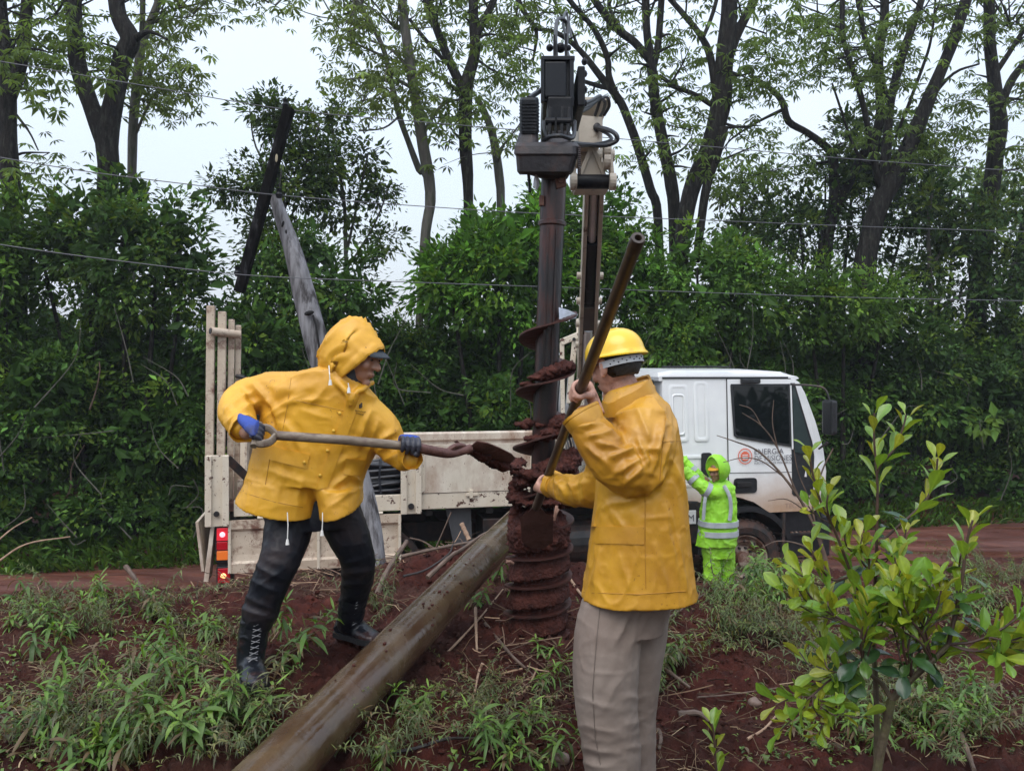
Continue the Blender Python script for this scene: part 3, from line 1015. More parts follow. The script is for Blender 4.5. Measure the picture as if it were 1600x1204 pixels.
# lower thicket along the far road edge: one continuous mass
bl = []
for k in range(64):
    px = -240 + k * 32 + random.uniform(-15, 15)
    d = random.uniform(13.5, 14.3)
    Y = Yd(px, d)
    zc = random.uniform(.7, 2.9) if k % 3 else random.uniform(.4, .9)
    bl.append(((px - 800) / F * Y, Y, zc, random.uniform(.5, .95), random.uniform(.4, .7), random.uniform(.5, 1.0)))
for k in range(26):
    px = -240 + k * 78
    Y = Yd(px, 14.6)
    bl.append(((px - 800) / F * Y, Y, 2.6, 1.1, .8, 1.6))
tk = leaf_cloud('thicket', bl, 4300, 40, .28, .095, (.036, .076, .021), None, shell=.4, minz=.1, fill=20000, yel=.1)
tag(tk, 'continuous dark green undergrowth along the far side of the road', 'undergrowth', kind='stuff')

mbv = MB()
rv = random.Random(5)
for k in range(70):
    px = rv.uniform(-50, 1650); d = 13.15
    Y = Yd(px, d) - rv.uniform(0, .25)
    z0 = rv.uniform(.2, 2.8)
    p0 = Vector(((px - 800) / F * Y, Y, z0)); L0 = rv.uniform(.4, 1.5)
    an = rv.gauss(PI / 2, .6)
    p2 = p0 + Vector((math.cos(an) * L0, rv.uniform(-.2, .1), math.sin(an) * L0))
    pm = (p0 + p2) / 2 + Vector((rv.gauss(0, .14), 0, rv.gauss(0, .1)))
    mbv.tube(bez([p0, pm, p2], 5), [.012 * (1 - .07 * i) * rv.uniform(.8, 1.1) for i in range(11)], 5)
vn = mbv.build('lianas', m_bark_pale, None, smooth=True, kind='stuff')
tag(vn, 'thin dead stems and lianas tangled in the face of the thicket', 'vines')

# wood behind, closes the view to the horizon
bl = []
for k in range(46):
    px = -500 + k * 58
    Y = Yd(px, random.uniform(18.5, 24))
    bl.append(((px - 800) / F * Y, Y, random.uniform(1.5, 2.8), 2.0, 1.5, random.uniform(1.6, 2.6)))
fw = leaf_cloud('far_wood', bl, 2600, 22, .6, .2, (.02, .042, .02), None, shell=.3, fill=14000)
tag(fw, 'distant dark wood closing the view behind the thicket', 'wood', kind='stuff')

# grass tufts and bare stalks along the far verge
def verge():
    n = 9000
    px = R.uniform(-200, 1900, n)
    d = R.uniform(12.7, 13.6, n)
    k = (px - 800) / F
    Y = d / (CT - ST * k)
    x = k * Y
    pos = np.stack([x, Y, gz(x, Y)], -1)
    dv = norm(np.stack([R.normal(0, .5, n), R.normal(-.3, .3, n), np.ones(n)], -1))
    L = R.uniform(.15, .5, n)
    o = leaves_mesh('verge_grass', pos, dv, rnd_unit(n), L, L * .09 + .006, pal(n, (.035, .07, .015), .4, .2), [m_leaf], seg=3, droop=.35)
    tag(o, 'arching grass along the far road edge', 'grass', kind='stuff')
verge()

# low wood on the near side of the road behind the photographer: what the glass and steel reflect
bl = []
for k in range(26):
    a = PI + (k - 12.5) / 25 * PI * .95
    bl.append((15 * math.sin(a), 15 * math.cos(a) + 1, 1.9, 1.6, 1.2, 2.3))
nw = leaf_cloud('near_wood', bl, 900, 14, .7, .26, (.024, .05, .018), None, shell=.3, fill=6000)
tag(nw, 'dark wood edge on the near side of the bank, outside the picture', 'wood', kind='stuff')

# ------------------------------------------------------------------ drizzle haze
hz = MB(); hz.abox(-46, 46, -22, 46, -1.6, 22)
hb = hz.build('haze', bpy.data.materials.new('drizzle_haze'))
hm = bpy.data.materials['drizzle_haze']; hm.use_nodes = True
hm.node_tree.nodes.remove(hm.node_tree.nodes['Principled BSDF'])
pv = _n(hm.node_tree, 'ShaderNodeVolumePrincipled')
pv.inputs['Color'].default_value = (.86, .91, 1.0, 1)
pv.inputs['Density'].default_value = .0012
pv.inputs['Anisotropy'].default_value = .3
hm.node_tree.links.new(pv.outputs[0], hm.node_tree.nodes['Material Output'].inputs['Volume'])
tag(hb, 'thin drizzle haze in the air', kind='stuff')
# ------------------------------------------------------------------ truck
TO = Vector((-3.34, 8.7, 0)) ; TU = Vector((CT, ST, 0)); TN = Vector((-ST, CT, 0)); UP = Vector((0, 0, 1))
def T(u, v, z):
    return TO + TU * u + TN * v + UP * z

def tbox(mb, u0, u1, v0, v1, z0, z1, bev=.006):
    return mb.box(T((u0 + u1) / 2, (v0 + v1) / 2, (z0 + z1) / 2), TU * (u1 - u0) / 2, TN * (v1 - v0) / 2, UP * (z1 - z0) / 2, bev)

m_cream = mat('chipped_cream_paint', (.60, .54, .44), (.69, .63, .53), .42, scale=5, stretch=(1, 1, .5), dirt=(.30, .18, .12), dscale=4, damt=.16, dsoft=.16, speck=((.20, .10, .07), 70, .93), bump=.15, bscale=30, bdist=.004)
m_cream_chip = mat('rust_chipped_cream_paint', (.58, .50, .39), (.67, .60, .49), .5, scale=4, dirt=(.085, .035, .024), dscale=11, damt=.06, dsoft=.014, speck=((.16, .07, .05), 60, .92), bump=.25, bscale=30, bdist=.004)
m_muddy_cream = mat('mud_stained_cream_paint', (.44, .34, .25), (.60, .51, .40), .5, scale=3.0, dirt=(.17, .08, .055), dscale=7, damt=.16, dsoft=.07, speck=((.18, .08, .055), 60, .90), bump=.2, bscale=25, bdist=.004)
m_black_metal = mat('black_chassis_metal', (.008, .008, .009), (.02, .018, .017), .5, scale=12, bump=.2, dirt=(.05, .025, .018), dscale=7, damt=.25)
m_black_plastic = mat('black_plastic', (.012, .013, .015), (.022, .023, .025), .38, scale=20, bump=.1)
m_tyre = mat('muddy_tyre_rubber', (.015, .014, .014), (.03, .024, .021), .75, scale=10, dirt=(.075, .035, .025), dscale=5, damt=.45, bump=.4, bscale=40)
m_rim = mat('muddy_steel_rim', (.28, .20, .15), (.42, .36, .30), .5, scale=8, dirt=(.12, .055, .035), dscale=6, damt=.5, dsoft=.06)
m_glass = mat('dark_tinted_glass', (.006, .008, .009), (.006, .008, .009), .03, spec=.4)
m_glass2 = mat('grey_quarter_glass', (.03, .045, .045), (.05, .065, .065), .04, spec=.5, scale=2)
m_steel = mat('bright_cylinder_rod', (.62, .65, .70), (.75, .77, .80), .3, metal=.25)
m_floor = mat('muddy_bed_floor', (.16, .085, .062), (.26, .15, .11), .6, scale=5, bump=.4, dirt=(.10, .04, .03), dscale=4, damt=.5)

# white cab paint with brown road spray rising from the sill
m_cab = bpy.data.materials.new('white_cab_paint_mud_spray')
m_cab.use_nodes = True
_t = m_cab.node_tree; _b = _t.nodes['Principled BSDF']
_g = _n(_t, 'ShaderNodeNewGeometry')
_s = _n(_t, 'ShaderNodeSeparateXYZ'); _t.links.new(_g.outputs['Position'], _s.inputs[0])
_nn = _noise(_t, _g.outputs['Position'], 2.2, 5)
_ma = _n(_t, 'ShaderNodeMath', operation='MULTIPLY_ADD'); _t.links.new(_nn, _ma.inputs[0]); _ma.inputs[1].default_value = -.55; _t.links.new(_s.outputs[2], _ma.inputs[2])
_mr = _n(_t, 'ShaderNodeMapRange'); _mr.inputs[1].default_value = 1.42; _mr.inputs[2].default_value = .82
_t.links.new(_ma.outputs[0], _mr.inputs[0])
_w = _ramp(_t, _noise(_t, _g.outputs['Position'], 3.0, 4), [(.3, (.74, .75, .76)), (.7, (.82, .83, .83))])
_rgb = _n(_t, 'ShaderNodeRGB'); _rgb.outputs[0].default_value = (.42, .27, .17, 1)
_t.links.new(_mix(_t, _mr.outputs[0], _w, _rgb.outputs[0]), _b.inputs['Base Color'])
_b.inputs['Roughness'].default_value = .22
_b.inputs['Coat Weight'].default_value = .3

W_ = 2.35
truck = empty('truck', T(3.8, 1.2, 0), 'white and cream flatbed truck parked on the mud road behind the workers', 'truck')

# chassis
mb = MB(); tbox(mb, .15, 7.2, .75, .83, .78, 1.02); tbox(mb, .15, 7.2, 1.52, 1.60, .78, 1.02)
for u in (.3, 1.2, 2.6, 3.8, 5.0, 6.0, 7.0):
    tbox(mb, u, u + .1, .83, 1.52, .82, .98)
mb.build('chassis', m_black_metal, truck)
# bed floor and near beam
mb = MB(); tbox(mb, .02, 4.95, .03, W_ - .03, 1.36, 1.46); mb.build('bed_floor', m_floor, truck)
for i in range(7):
    mb = MB(); tbox(mb, .25 + i * .72, .33 + i * .72, .06, W_ - .06, 1.22, 1.355); mb.build('cross_member', m_black_metal, truck)
mb = MB(); tbox(mb, .30, 4.95, -.02, .028, 1.31, 1.49, .01)
mb.build('bed_beam', m_cream_chip, truck)
mb = MB(); tbox(mb, .30, 4.95, W_ - .03, W_ + .02, 1.31, 1.49, .01)
mb.build('bed_beam', m_cream, truck)

def post(u, v, z0, z1, w=.28):
    mb = MB()
    tbox(mb, u, u + w, v - .02, v + .035, z0, z1, .006)
    tbox(mb, u - .008, u + .06, v - .055, v - .0195, z0 + .004, z1 - .004, .006)
    tbox(mb, u + w - .06, u + w + .008, v - .055, v - .0195, z0 + .004, z1 - .004, .006)
    mb.build('corner_post', m_cream_chip, truck)
post(.02, -.045, 1.22, 1.99, .23)
post(2.12, -.03, 1.27, 1.93, .22)
post(4.75, -.03, 1.27, 1.93, .2)
post(.02, W_ + .04, 1.27, 1.95, .22)
mb = MB(); mb.cyl(T(2.23, -.085, 1.36), T(2.23, -.06, 1.36), .035, 12); mb.build('bolt', m_black_metal, truck)
mb = MB(); mb.cyl(T(.13, -.10, 1.36), T(.13, -.075, 1.36), .03, 12); mb.build('bolt', m_black_metal, truck)

def side_board(u0, u1, v, z0, z1, s=-1, ma=None):
    """pressed steel drop side: frame and three horizontal folds"""
    h = z1 - z0
    prof = [(0, 0), (.0, -.035), (.16, -.035), (.20, -.005), (.30, .012), (.72, .012), (.78, -.028), (.95, -.035), (1.0, -.02), (1.0, .03), (.0, .03)]
    r0 = [T(u0, v + a[1] * -s * s * 1.0 * (1 if s < 0 else -1), z0 + a[0] * h) for a in prof]
    r1 = [T(u1, v + a[1] * -s * s * 1.0 * (1 if s < 0 else -1), z0 + a[0] * h) for a in prof]
    mb = MB(); mb.loft([r0, r1])
    o = mb.build('side_board', ma or m_cream, truck)
    for u in (u0, u1):
        m2 = MB(); tbox(m2, u - .02, u + .02, v - .045, v + .035, z0 + .002, z1 - .002, .004)
        m2.build('edge_bar', m_cream_chip, o)
    for u in np.arange(u0 + .5, u1 - .2, .95):
        m2 = MB(); tbox(m2, u, u + .14, v - .05, v - .02, z0 - .05, z0 - .012, .004); tbox(m2, u + .04, u + .08, v - .055, v - .03, z0 - .075, z0 + .02, .003)
        m2.build('latch', m_cream_chip, o)
    return o
side_board(2.37, 3.66, .0, 1.50, 2.05)
side_board(3.70, 4.72, .0, 1.50, 2.07)
side_board(.3, 2.05, W_, 1.50, 2.02, 1)
side_board(2.1, 4.7, W_, 1.50, 2.02, 1)
# lowered side board hanging below the beam
mb = MB()
prof = [(0, -.02), (0, -.055), (.18, -.06), (.22, -.035), (.34, -.025), (.78, -.025), (.84, -.06), (1.0, -.06), (1.0, -.02)]
mb.loft([[T(u, a[1] - .0, .70 + a[0] * .575) for a in prof] for u in (.26, 2.12)])
sb = mb.build('side_board', m_muddy_cream, truck)
sb['label'] = 'lowered mud-stained drop side hanging under the bed'
for u in (.26, 1.2, 2.1):
    m2 = MB(); tbox(m2, u - .015, u + .015, -.066, -.021, .703, 1.27, .003); m2.build('edge_bar', m_cream_chip, sb)
for u in (.55, 1.15, 1.75):
    m2 = MB(); m2.cyl(T(u, -.05, 1.295), T(u + .16, -.05, 1.295), .018, 8); m2.build('hinge', m_cream_chip, sb)
# end panel at the tail
mb = MB(); mb.box(T(-.05, .6, 1.0), TU * .015, TN * .62 , UP * .27 + TU * -.03, .004); mb.build('tailgate', m_cream, truck)
# headboard behind the cab
mb = MB()
for v in (.06, .6, 1.15, 1.7, 2.25):
    tbox(mb, 4.86, 4.93, v, v + .07, 1.46, 2.3)
tbox(mb, 4.85, 4.94, .05, 2.33, 2.22, 2.30); tbox(mb, 4.85, 4.94, .05, 2.33, 1.8, 1.86)
mb.build('headboard', m_cream_chip, truck)
# upright stakes at the rear
def stake(u, v, z1, du=0.0, w=.09, hole=False):
    mb = MB()
    a, b = T(u, v, 1.46), T(u + du, v, z1)
    mb.bar(a, b, w, w, TN, .008)
    o = mb.build('stake', m_muddy_cream, truck)
    m2 = MB(); m2.bar(a + (b - a) * .985, b + UP * .008, w * .6, w * .6, TN, .004); m2.build('open_end', m_black_metal, o)
stake(.03, .10, 3.62, .02, .085)
stake(.145, .13, 3.56, .02, .085)
stake(.235, .20, 3.48, .02, .065)
stake(.30, .27, 3.42, .02, .06)
mb = MB(); mb.cyl(T(.06, .0, 3.34), T(.34, .17, 3.31), .045, 12); o = mb.build('tie_pipe', m_muddy_cream, truck, smooth=True)
m2 = MB(); m2.cyl(T(.053, -.004, 3.3405), T(.065, .003, 3.339), .034, 12); m2.build('pipe_mouth', m_black_metal, o)
mb = MB(); mb.tube(bez([T(.30, .22, 2.85), T(.38, .2, 2.83), T(.45, .22, 2.76), T(.42, .26, 2.66)], 5), .022, 7); mb.build('hook', m_black_metal, truck, smooth=True)
mb = MB(); mb.box(T(.42, .5, 2.1), TU * .012, TN * .45, UP * .5, .004); mb.box(T(.36, .5, 1.6), TU * .03, TN * .45, UP * .1, .004); mb.build('stake_frame', m_muddy_cream, truck)
mb = MB(); mb.bar(T(.24, -.09, 1.96), T(.66, .02, 1.50), .09, .02, TN, .003); mb.build('stay_strap', m_black_metal, truck)
# lights
m_red = mat('red_lens', (.45, .01, .02), rough=.2, spec=.6)
m_redlit = mat('lit_red_lens', (.8, .03, .05), rough=.2, emit=((1, .04, .07), .2))
m_redhot = mat('red_bulb_core', (1, .4, .4), rough=.2, emit=((1, .35, .42), 1.5))
m_amb = mat('amber_lens', (.55, .12, .02), rough=.2, emit=((1, .25, .05), .25))
m_ambhot = mat('amber_bulb_core', (1, .6, .3), rough=.2, emit=((1, .45, .15), 1.8))
def lamp(u, v, z, segs, wd=.115):
    h = sum(s_[0] for s_ in segs)
    mb = MB(); tbox(mb, u, u + wd + .03, v, v + .09, z - h - .02, z + .015, .008)
    o = mb.build('tail_light', m_black_plastic, truck)
    zz = z
    for hh, mm, hot in segs:
        m2 = MB(); tbox(m2, u + .015, u + wd + .015, v - .015, v + .02, zz - hh + .006, zz - .004, .008)
        m2.build('lens', mm, o)
        if hot:
            m2 = MB(); m2.ell(T(u + .075, v - .018, zz - hh * .5), TU * .03, TN * .012, UP * .03); m2.build('bulb', hot, o, smooth=True)
        zz -= hh
lamp(.11, -.02, 1.20, [(.15, m_redlit, m_redhot), (.10, m_red, None), (.11, m_amb, None)])
lamp(.12, -.02, .76, [(.17, m_red, m_ambhot)], .13)
mb = MB(); tbox(mb, .24, .30, .0, .06, .5, 1.25); tbox(mb, .12, .25, .03, .06, .70, .82); mb.build('lamp_bracket', m_black_metal, truck)
mb = MB(); mb.poly([T(.06, -.02, 1.20), T(.10, -.02, 1.20), T(.04, -.03, .62), T(-.01, -.03, .62)], TN * .3); mb.build('bumper_end', m_cream, truck)

# wheels
def wheel(u, v0, v1, z=.5, r=.5):
    e = empty('wheel', T(u, (v0 + v1) / 2, 0)); 
    e.parent = truck; e.location = T(u, (v0 + v1) / 2, 0) - WORG[truck.name]
    s_ = 1 if v1 > v0 else -1
    mb = MB()
    n = 40
    prof = [(.30, .10), (.34, .01), (.42, -.012), (.47, .015), (.50, .05), (.505, .10), (.505, .20), (.50, .25), (.46, .29), (.34, .28), (.30, .2)]
    rings = []
    for k in range(n):
        a = 2 * PI * k / n
        c = T(u, v0, z)
        rings.append([c + TU * math.cos(a) * q * r / .505 + UP * math.sin(a) * q * r / .505 + TN * w * s_ * (1 if q < .495 or k % 2 else 1.0) for q, w in prof])
    rings.append(rings[0])
    mb.loft(rings, cap=False)
    for k in range(n):
        a = 2 * PI * (k + .5) / n
        d = TU * math.cos(a) + UP * math.sin(a); tt = TU * -math.sin(a) + UP * math.cos(a)
        mb.box(T(u, v0, z) + d * (r + .004) + TN * s_ * (.15), d * .01, tt * .026, TN * .105)
    mb.build('tyre', m_tyre, e, smooth=True)
    mb = MB()
    prof = [(.0, .02), (.075, .02), (.095, .03), (.10, .10), (.17, .12), (.215, .07), (.235, .045), (.25, .10), (.285, .10), (.30, .03), (.318, .02), (.318, .06), (.30, .15), (.10, .16)]
    rings = []
    for k in range(n + 1):
        a = 2 * PI * k / n
        rings.append([T(u, v0, z) + (TU * math.cos(a) + UP * math.sin(a)) * max(q, .002) * r / .505 + TN * w * s_ for q, w in prof])
    mb.loft(rings, cap=False)
    rim = mb.build('rim', m_rim, e, smooth=True)
    m2 = MB(); m3 = MB()
    for k in range(10):
        a = 2 * PI * k / 10
        d = TU * math.cos(a) + UP * math.sin(a)
        c = T(u, v0, z) + d * .140
        m2.cyl(c + TN * s_ * .075, c + TN * s_ * .12, .016, 6)
        if k % 1 == 0:
            a2 = a + PI / 10
            c = T(u, v0, z) + (TU * math.cos(a2) + UP * math.sin(a2)) * .232
            m3.ell(c + TN * s_ * .052, TU * .022, UP * .022, TN * .012, 8, 5)
    m2.build('wheel_nuts', m_black_metal, e, kind='stuff')
    m3.build('vent_holes', m_black_metal, e, kind='stuff')
wheel(6.49, .02, 1, .5)
wheel(6.49, 2.32, 1.3, .5)
for u in (1.75,):
    wheel(u, .05, 1); wheel(u, .36, 1); wheel(u, 2.33, 1.3)

# cab: side profile (u,z), wheel arch cut
u0, u1 = 5.34, 7.66
arch = [(6.49 + .66 * math.cos(a), .52 + .72 * math.sin(a)) for a in np.linspace(PI * .93, PI * .17, 14)]
def arch_z(u):
    q = max(0, 1 - ((u - 6.49) / .66) ** 2)
    return .52 + .72 * math.sqrt(q)
mb = MB()
# side skin outline, lower edge follows the arch
side = [(5.34, 1.30), (5.80, 1.27), (5.92, 1.20)] + [(6.49 + .62 * math.cos(a), .55 + .78 * math.sin(a)) for a in np.linspace(PI * .80, PI * .34, 9)] + \
       [(6.90, 1.12), (7.00, 1.10), (7.56, 1.10), (7.62, 1.3), (7.64, 1.60), (7.60, 1.9), (7.50, 2.25), (7.36, 2.62), (7.28, 2.76), (7.15, 2.84), (5.36, 2.84)]
def inset(u, v, z):
    """tumblehome: the side leans in above the belt"""
    return T(u, v + (max(0, z - 1.75) * .055 if v < 1.2 else -max(0, z - 1.75) * .055), z)
k = len(side)
mid = [[inset(u, v, z) for u, z in side] for v in (.045, .005, .0)]
rings = [[inset(u, .06, z) for u, z in side]]
ctr_s = (6.4, 1.95)
def shr(u, z, a):
    return (u + (ctr_s[0] - u) * a, z + (ctr_s[1] - z) * a)
rings = []
for v, a in ((.0, .012), (.012, .004), (.05, 0), (W_ - .05, 0), (W_ - .012, .004), (W_, .012)):
    rings.append([inset(*[shr(u, z, a)[0], v, shr(u, z, a)[1]]) for u, z in side])
mb.loft(rings)
body = mb.build('cab_body', m_cab, truck)
# roof cap with rounded edges and slight camber
mb = MB()
rr = []
for v, zz in ((-.0, 2.845), (.01, 2.88), (.08, 2.915), (.4, 2.935), (1.2, 2.945), (1.95, 2.935), (2.27, 2.915), (2.34, 2.88), (2.35, 2.845)):
    vv = .06 + v * (2.23 / 2.35)
    ring = []
    for u, dz in ((5.31, 0), (5.33, .6), (5.5, 1), (6.6, 1.0), (7.05, .75), (7.24, .1), (7.27, -.4)):
        ring.append(T(u, vv, 2.83 + (zz - 2.83) * max(dz, 0) + min(dz, 0) * .05))
    ring += [T(7.2, vv, 2.78), T(5.32, vv, 2.78)]
    rr.append(ring)
mb.loft(rr)
mb.build('cab_roof', m_cab, truck)
mb = MB()
mb.tube(bez([T(5.36, .07, 2.955), T(5.9, .06, 2.958), T(6.3, .06, 2.955)], 4), .012, 6); mb.tube([T(5.36, .05, 2.82), T(7.1, .05, 2.82)], .012, 6)
mb.build('roof_gutter', m_black_plastic, truck, smooth=True)

def spanel(name, pts, m, v=-.006, thick=.012, parent=None, inward=False):
    mb = MB()
    mb.poly([inset(u, v, z) for u, z in pts], TN * thick)
    return mb.build(name, m, parent or truck)
def rrect(u0, u1, z0, z1, r=.03, sk=0):
    out = []
    for cx, cz, a0 in ((u1 - r, z1 - r, 0), (u0 + r, z1 - r, PI / 2), (u0 + r, z0 + r, PI), (u1 - r, z0 + r, 1.5 * PI)):
        for t in (0, .5, 1):
            a = a0 + t * PI / 2
            out.append((cx + r * math.cos(a), cz + r * math.sin(a)))
    return out
# pressed panels behind the door
def raised_frame(u0, u1, z0, z1, w=.05, parent=None, d=.006):
    mb = MB()
    o_ = rrect(u0, u1, z0, z1, .04); i_ = rrect(u0 + w, u1 - w, z0 + w, z1 - w, .025)
    n = len(o_)
    mid_ = [((a[0] + b[0]) / 2, (a[1] + b[1]) / 2) for a, b in zip(o_, i_)]
    vs = [inset(a[0], .002, a[1]) for a in o_] + [inset(a[0], -d, a[1]) for a in mid_] + [inset(a[0], .002, a[1]) for a in i_]
    fs = []
    for r_ in (0, 1):
        for k in range(n):
            q = (k + 1) % n
            fs.append((r_ * n + k, r_ * n + q, (r_ + 1) * n + q, (r_ + 1) * n + k))
    mb.add(vs, fs)
    mb.build('pressed_panel', m_cab, parent or truck, smooth=True)
raised_frame(5.44, 5.70, 2.02, 2.74)
raised_frame(5.78, 5.98, 2.02, 2.78)
raised_frame(5.48, 5.66, 2.10, 2.62, .03)
raised_frame(5.43, 5.98, 1.45, 1.86)
# door
mb = MB()
door_out = [(6.24, 2.80), (6.24, 1.33), (6.40, 1.30), (6.58, 1.24), (6.75, 1.13), (6.80, 1.10), (7.46, 1.10), (7.49, 1.62), (7.44, 1.98), (7.34, 2.32), (7.20, 2.70), (7.14, 2.80)]
n = len(door_out)
mb.poly([inset(u, -.012, z) for u, z in door_out], TN * .014)
door = mb.build('door', m_cab, truck)
def seam(pts, w=.012, parent=None):
    mb = MB(); mb.tube([inset(u, -.006, z) for u, z in pts], w * .6, 5); mb.build('door_seam', m_black_plastic, parent or truck)
seam([(6.235, 2.80), (6.235, 1.33)]); seam([(6.235, 2.805), (7.14, 2.805)]); seam([(6.24, 1.62), (7.48, 1.60)], .006, door)
spanel('window_frame', [(6.29, 2.74), (6.28, 2.72), (6.31, 2.09), (6.35, 2.06), (7.12, 1.93), (7.12, 2.74)], m_black_plastic, -.020, .010, door)
spanel('window_pane', [(6.32, 2.71), (6.335, 2.115), (6.36, 2.09), (7.09, 1.965), (7.09, 2.71)], m_glass, -.023, .004, door)
spanel('window_frame', [(7.13, 2.75), (7.12, 1.33), (7.15, 1.30), (7.36, 1.30), (7.42, 1.32), (7.44, 1.80), (7.42, 1.98), (7.19, 2.75)], m_black_plastic, -.021, .010, door)
spanel('quarter_pane', [(7.155, 2.70), (7.155, 1.86), (7.39, 1.82), (7.39, 1.95), (7.18, 2.70)], m_glass2, -.024, .004, door)
mb = MB(); mb.bar(inset(7.125, -.03, 1.90), inset(7.125, -.03, 2.72), .018, .012, TN); mb.build('window_post', m_cab, door)
mb = MB(); mb.poly([inset(a, -.022, b) for a, b in rrect(6.30, 6.62, 1.36, 1.55, .04)], TN * .012); hd = mb.build('door_handle', m_black_plastic, door)
mb = MB(); mb.box(inset(6.43, -.035, 1.47), TU * .10, TN * .008, UP * .03, .006); mb.build('handle_grip', m_black_metal, hd)
mb = MB(); mb.poly([inset(a, -.016, b) for a, b in rrect(5.86, 6.0, 1.58, 1.88, .03)], TN * .02); mb.build('side_vent', m_black_plastic, truck)
mb = MB(); mb.box(inset(6.55, -.035, 2.775), TU * .13, TN * .03, UP * .028, .012); mb.build('marker_lamp', m_black_plastic, truck)
# windscreen pillar shading rubber
mb = MB(); mb.tube([inset(7.27, .03, 2.74), inset(7.42, .03, 2.25), inset(7.53, .03, 1.9), inset(7.57, .03, 1.4)], .012, 5); mb.build('pillar_seal', m_black_plastic, truck)
# windscreen (front face)
mb = MB()
mb.poly([T(7.665, .22, 1.72), T(7.665, 2.13, 1.72), T(7.42, 2.05, 2.68), T(7.42, .3, 2.68)], TU * .006); mb.build('windscreen', m_glass, truck)
mb = MB(); tbox(mb, 7.60, 7.72, .05, 2.3, .48, 1.02, .03); mb.build('front_bumper', m_black_plastic, truck)
# fender over the wheel
def fender(u, v0, v1, r0, a0, a1, m, name):
    mb = MB()
    rings = []
    for a in np.linspace(a0, a1, 18):
        d = TU * math.cos(a) + UP * math.sin(a)
        c = T(u, 0, .50)
        rings.append([c + d * r0 + TN * v0, c + d * (r0 + .07) + TN * v0, c + d * (r0 + .07) + TN * v1, c + d * r0 + TN * v1])
    mb.loft(rings)
    mb.build(name, m, truck, smooth=True)
fender(6.49, -.01, .55, .62, .12 * PI, .95 * PI, m_black_plastic, 'front_fender')
fender(1.75, .0, .7, .60, .1 * PI, .9 * PI, m_black_metal, 'rear_fender')
# sill and steps below the door
mb = MB(); tbox(mb, 7.0, 7.60, .06, .5, .50, 1.095, .01); mb.build('sill', m_black_plastic, truck)
for z, ww in ((.80, .0), (.42, -.05)):
    mb = MB(); tbox(mb, 6.98, 7.58, ww, ww + .3, z - .02, z + .015, .006)
    st = mb.build('step', m_black_metal, truck)
    m2 = MB()
    for a in range(9):
        for b in range(3):
            m2.box(T(7.03 + a * .062, ww + .06 + b * .09, z + .02), TU * .015, TN * .03, UP * .006)
    m2.build('tread_grip', m_rim, st, kind='stuff')
mb = MB()
mb.bar(T(7.02, -.0, 1.08), T(6.97, -.05, .40), .03, .04); mb.bar(T(7.5, .0, 1.08), T(7.58, -.05, .40), .03, .04); mb.build('step_bracket', m_black_metal, truck)
# mirror
mb = MB(); mb.tube(bez([T(7.12, -.02, 2.73), T(7.32, -.12, 2.72), T(7.45, -.22, 2.68), T(7.50, -.26, 2.52)], 5), .014, 7)
mb.tube([T(7.48, -.24, 2.0), T(7.50, -.03, 1.90)], .014, 7); mb.build('mirror_arm', m_black_metal, truck, smooth=True, kind='stuff')
mb = MB(); mb.box(T(7.49, -.27, 2.32), TU * .045, TN * .11, UP * .22, .035); mb.build('mirror', m_black_plastic, truck)
# air intake behind the cab, fuel tank, battery box, spare things under the bed
mb = MB(); tbox(mb, 5.08, 5.28, .1, .5, 1.7, 2.80, .03); mb.build('air_intake', m_black_plastic, truck)
mb = MB(); mb.tube([T(4.1, .38, .78), T(5.3, .38, .78)], .27, 20); mb.build('fuel_tank', m_black_metal, truck)
mb = MB(); tbox(mb, 3.1, 3.9, .12, .6, .6, 1.15, .02); mb.build('battery_box', m_black_metal, truck)
mb = MB(); mb.poly([T(2.65, .1, 1.30), T(2.95, .1, 1.30), T(2.98, .1, .55), T(2.82, .1, .55)], TN * .04); mb.build('support_leg', mat('grey_leg_paint', (.05, .055, .06), (.07, .07, .075), .5), truck)
mb = MB(); mb.tube([T(2.45, .4, .62), T(2.45, 2.0, .62)], .08, 12); mb.build('axle', m_black_metal, truck)

# lettering
def lettering(txt, u, z, size, m, parent, v=-.0135, squash=1.0, name='lettering'):
    cu = bpy.data.curves.new(name, 'FONT'); cu.body = txt; cu.size = size; cu.extrude = .0006; cu.space_character = 1.05
    tmp = bpy.data.objects.new('t', cu); C.objects.link(tmp)
    dg = bpy.context.evaluated_depsgraph_get()
    me = bpy.data.meshes.new_from_object(tmp.evaluated_get(dg))
    bpy.data.objects.remove(tmp)
    me.name = name
    o = bpy.data.objects.new(name, me); me.materials.clear(); me.materials.append(m)
    C.objects.link(o)
    org = inset(u, v, z)
    po = WORG.get(parent.name, Vector((0, 0, 0)))
    o.parent = parent
    o.matrix_local = Matrix.Translation(org - po) @ Matrix(((TU.x * squash, 0, -TN.x, 0), (TU.y * squash, 0, -TN.y, 0), (0, 1, 0, 0), (0, 0, 0, 1))).to_4x4()
    return o
m_ink = mat('dark_grey_print', (.12, .12, .14), rough=.5)
m_red_ink = mat('orange_red_print', (.65, .13, .07), rough=.5)
lettering('ENERGÍA', 6.585, 1.845, .10, m_ink, door)
lettering('DE MISIONES', 6.585, 1.76, .10, m_ink, door, squash=.88)
lettering('ELECTRICIDAD DE MISIONES S.A.', 6.585, 1.72, .036, m_ink, door)
lettering('TECTOR', 7.02, 1.145, .09, mat('worn_brown_print', (.30, .20, .15), rough=.5), door)
mb = MB()
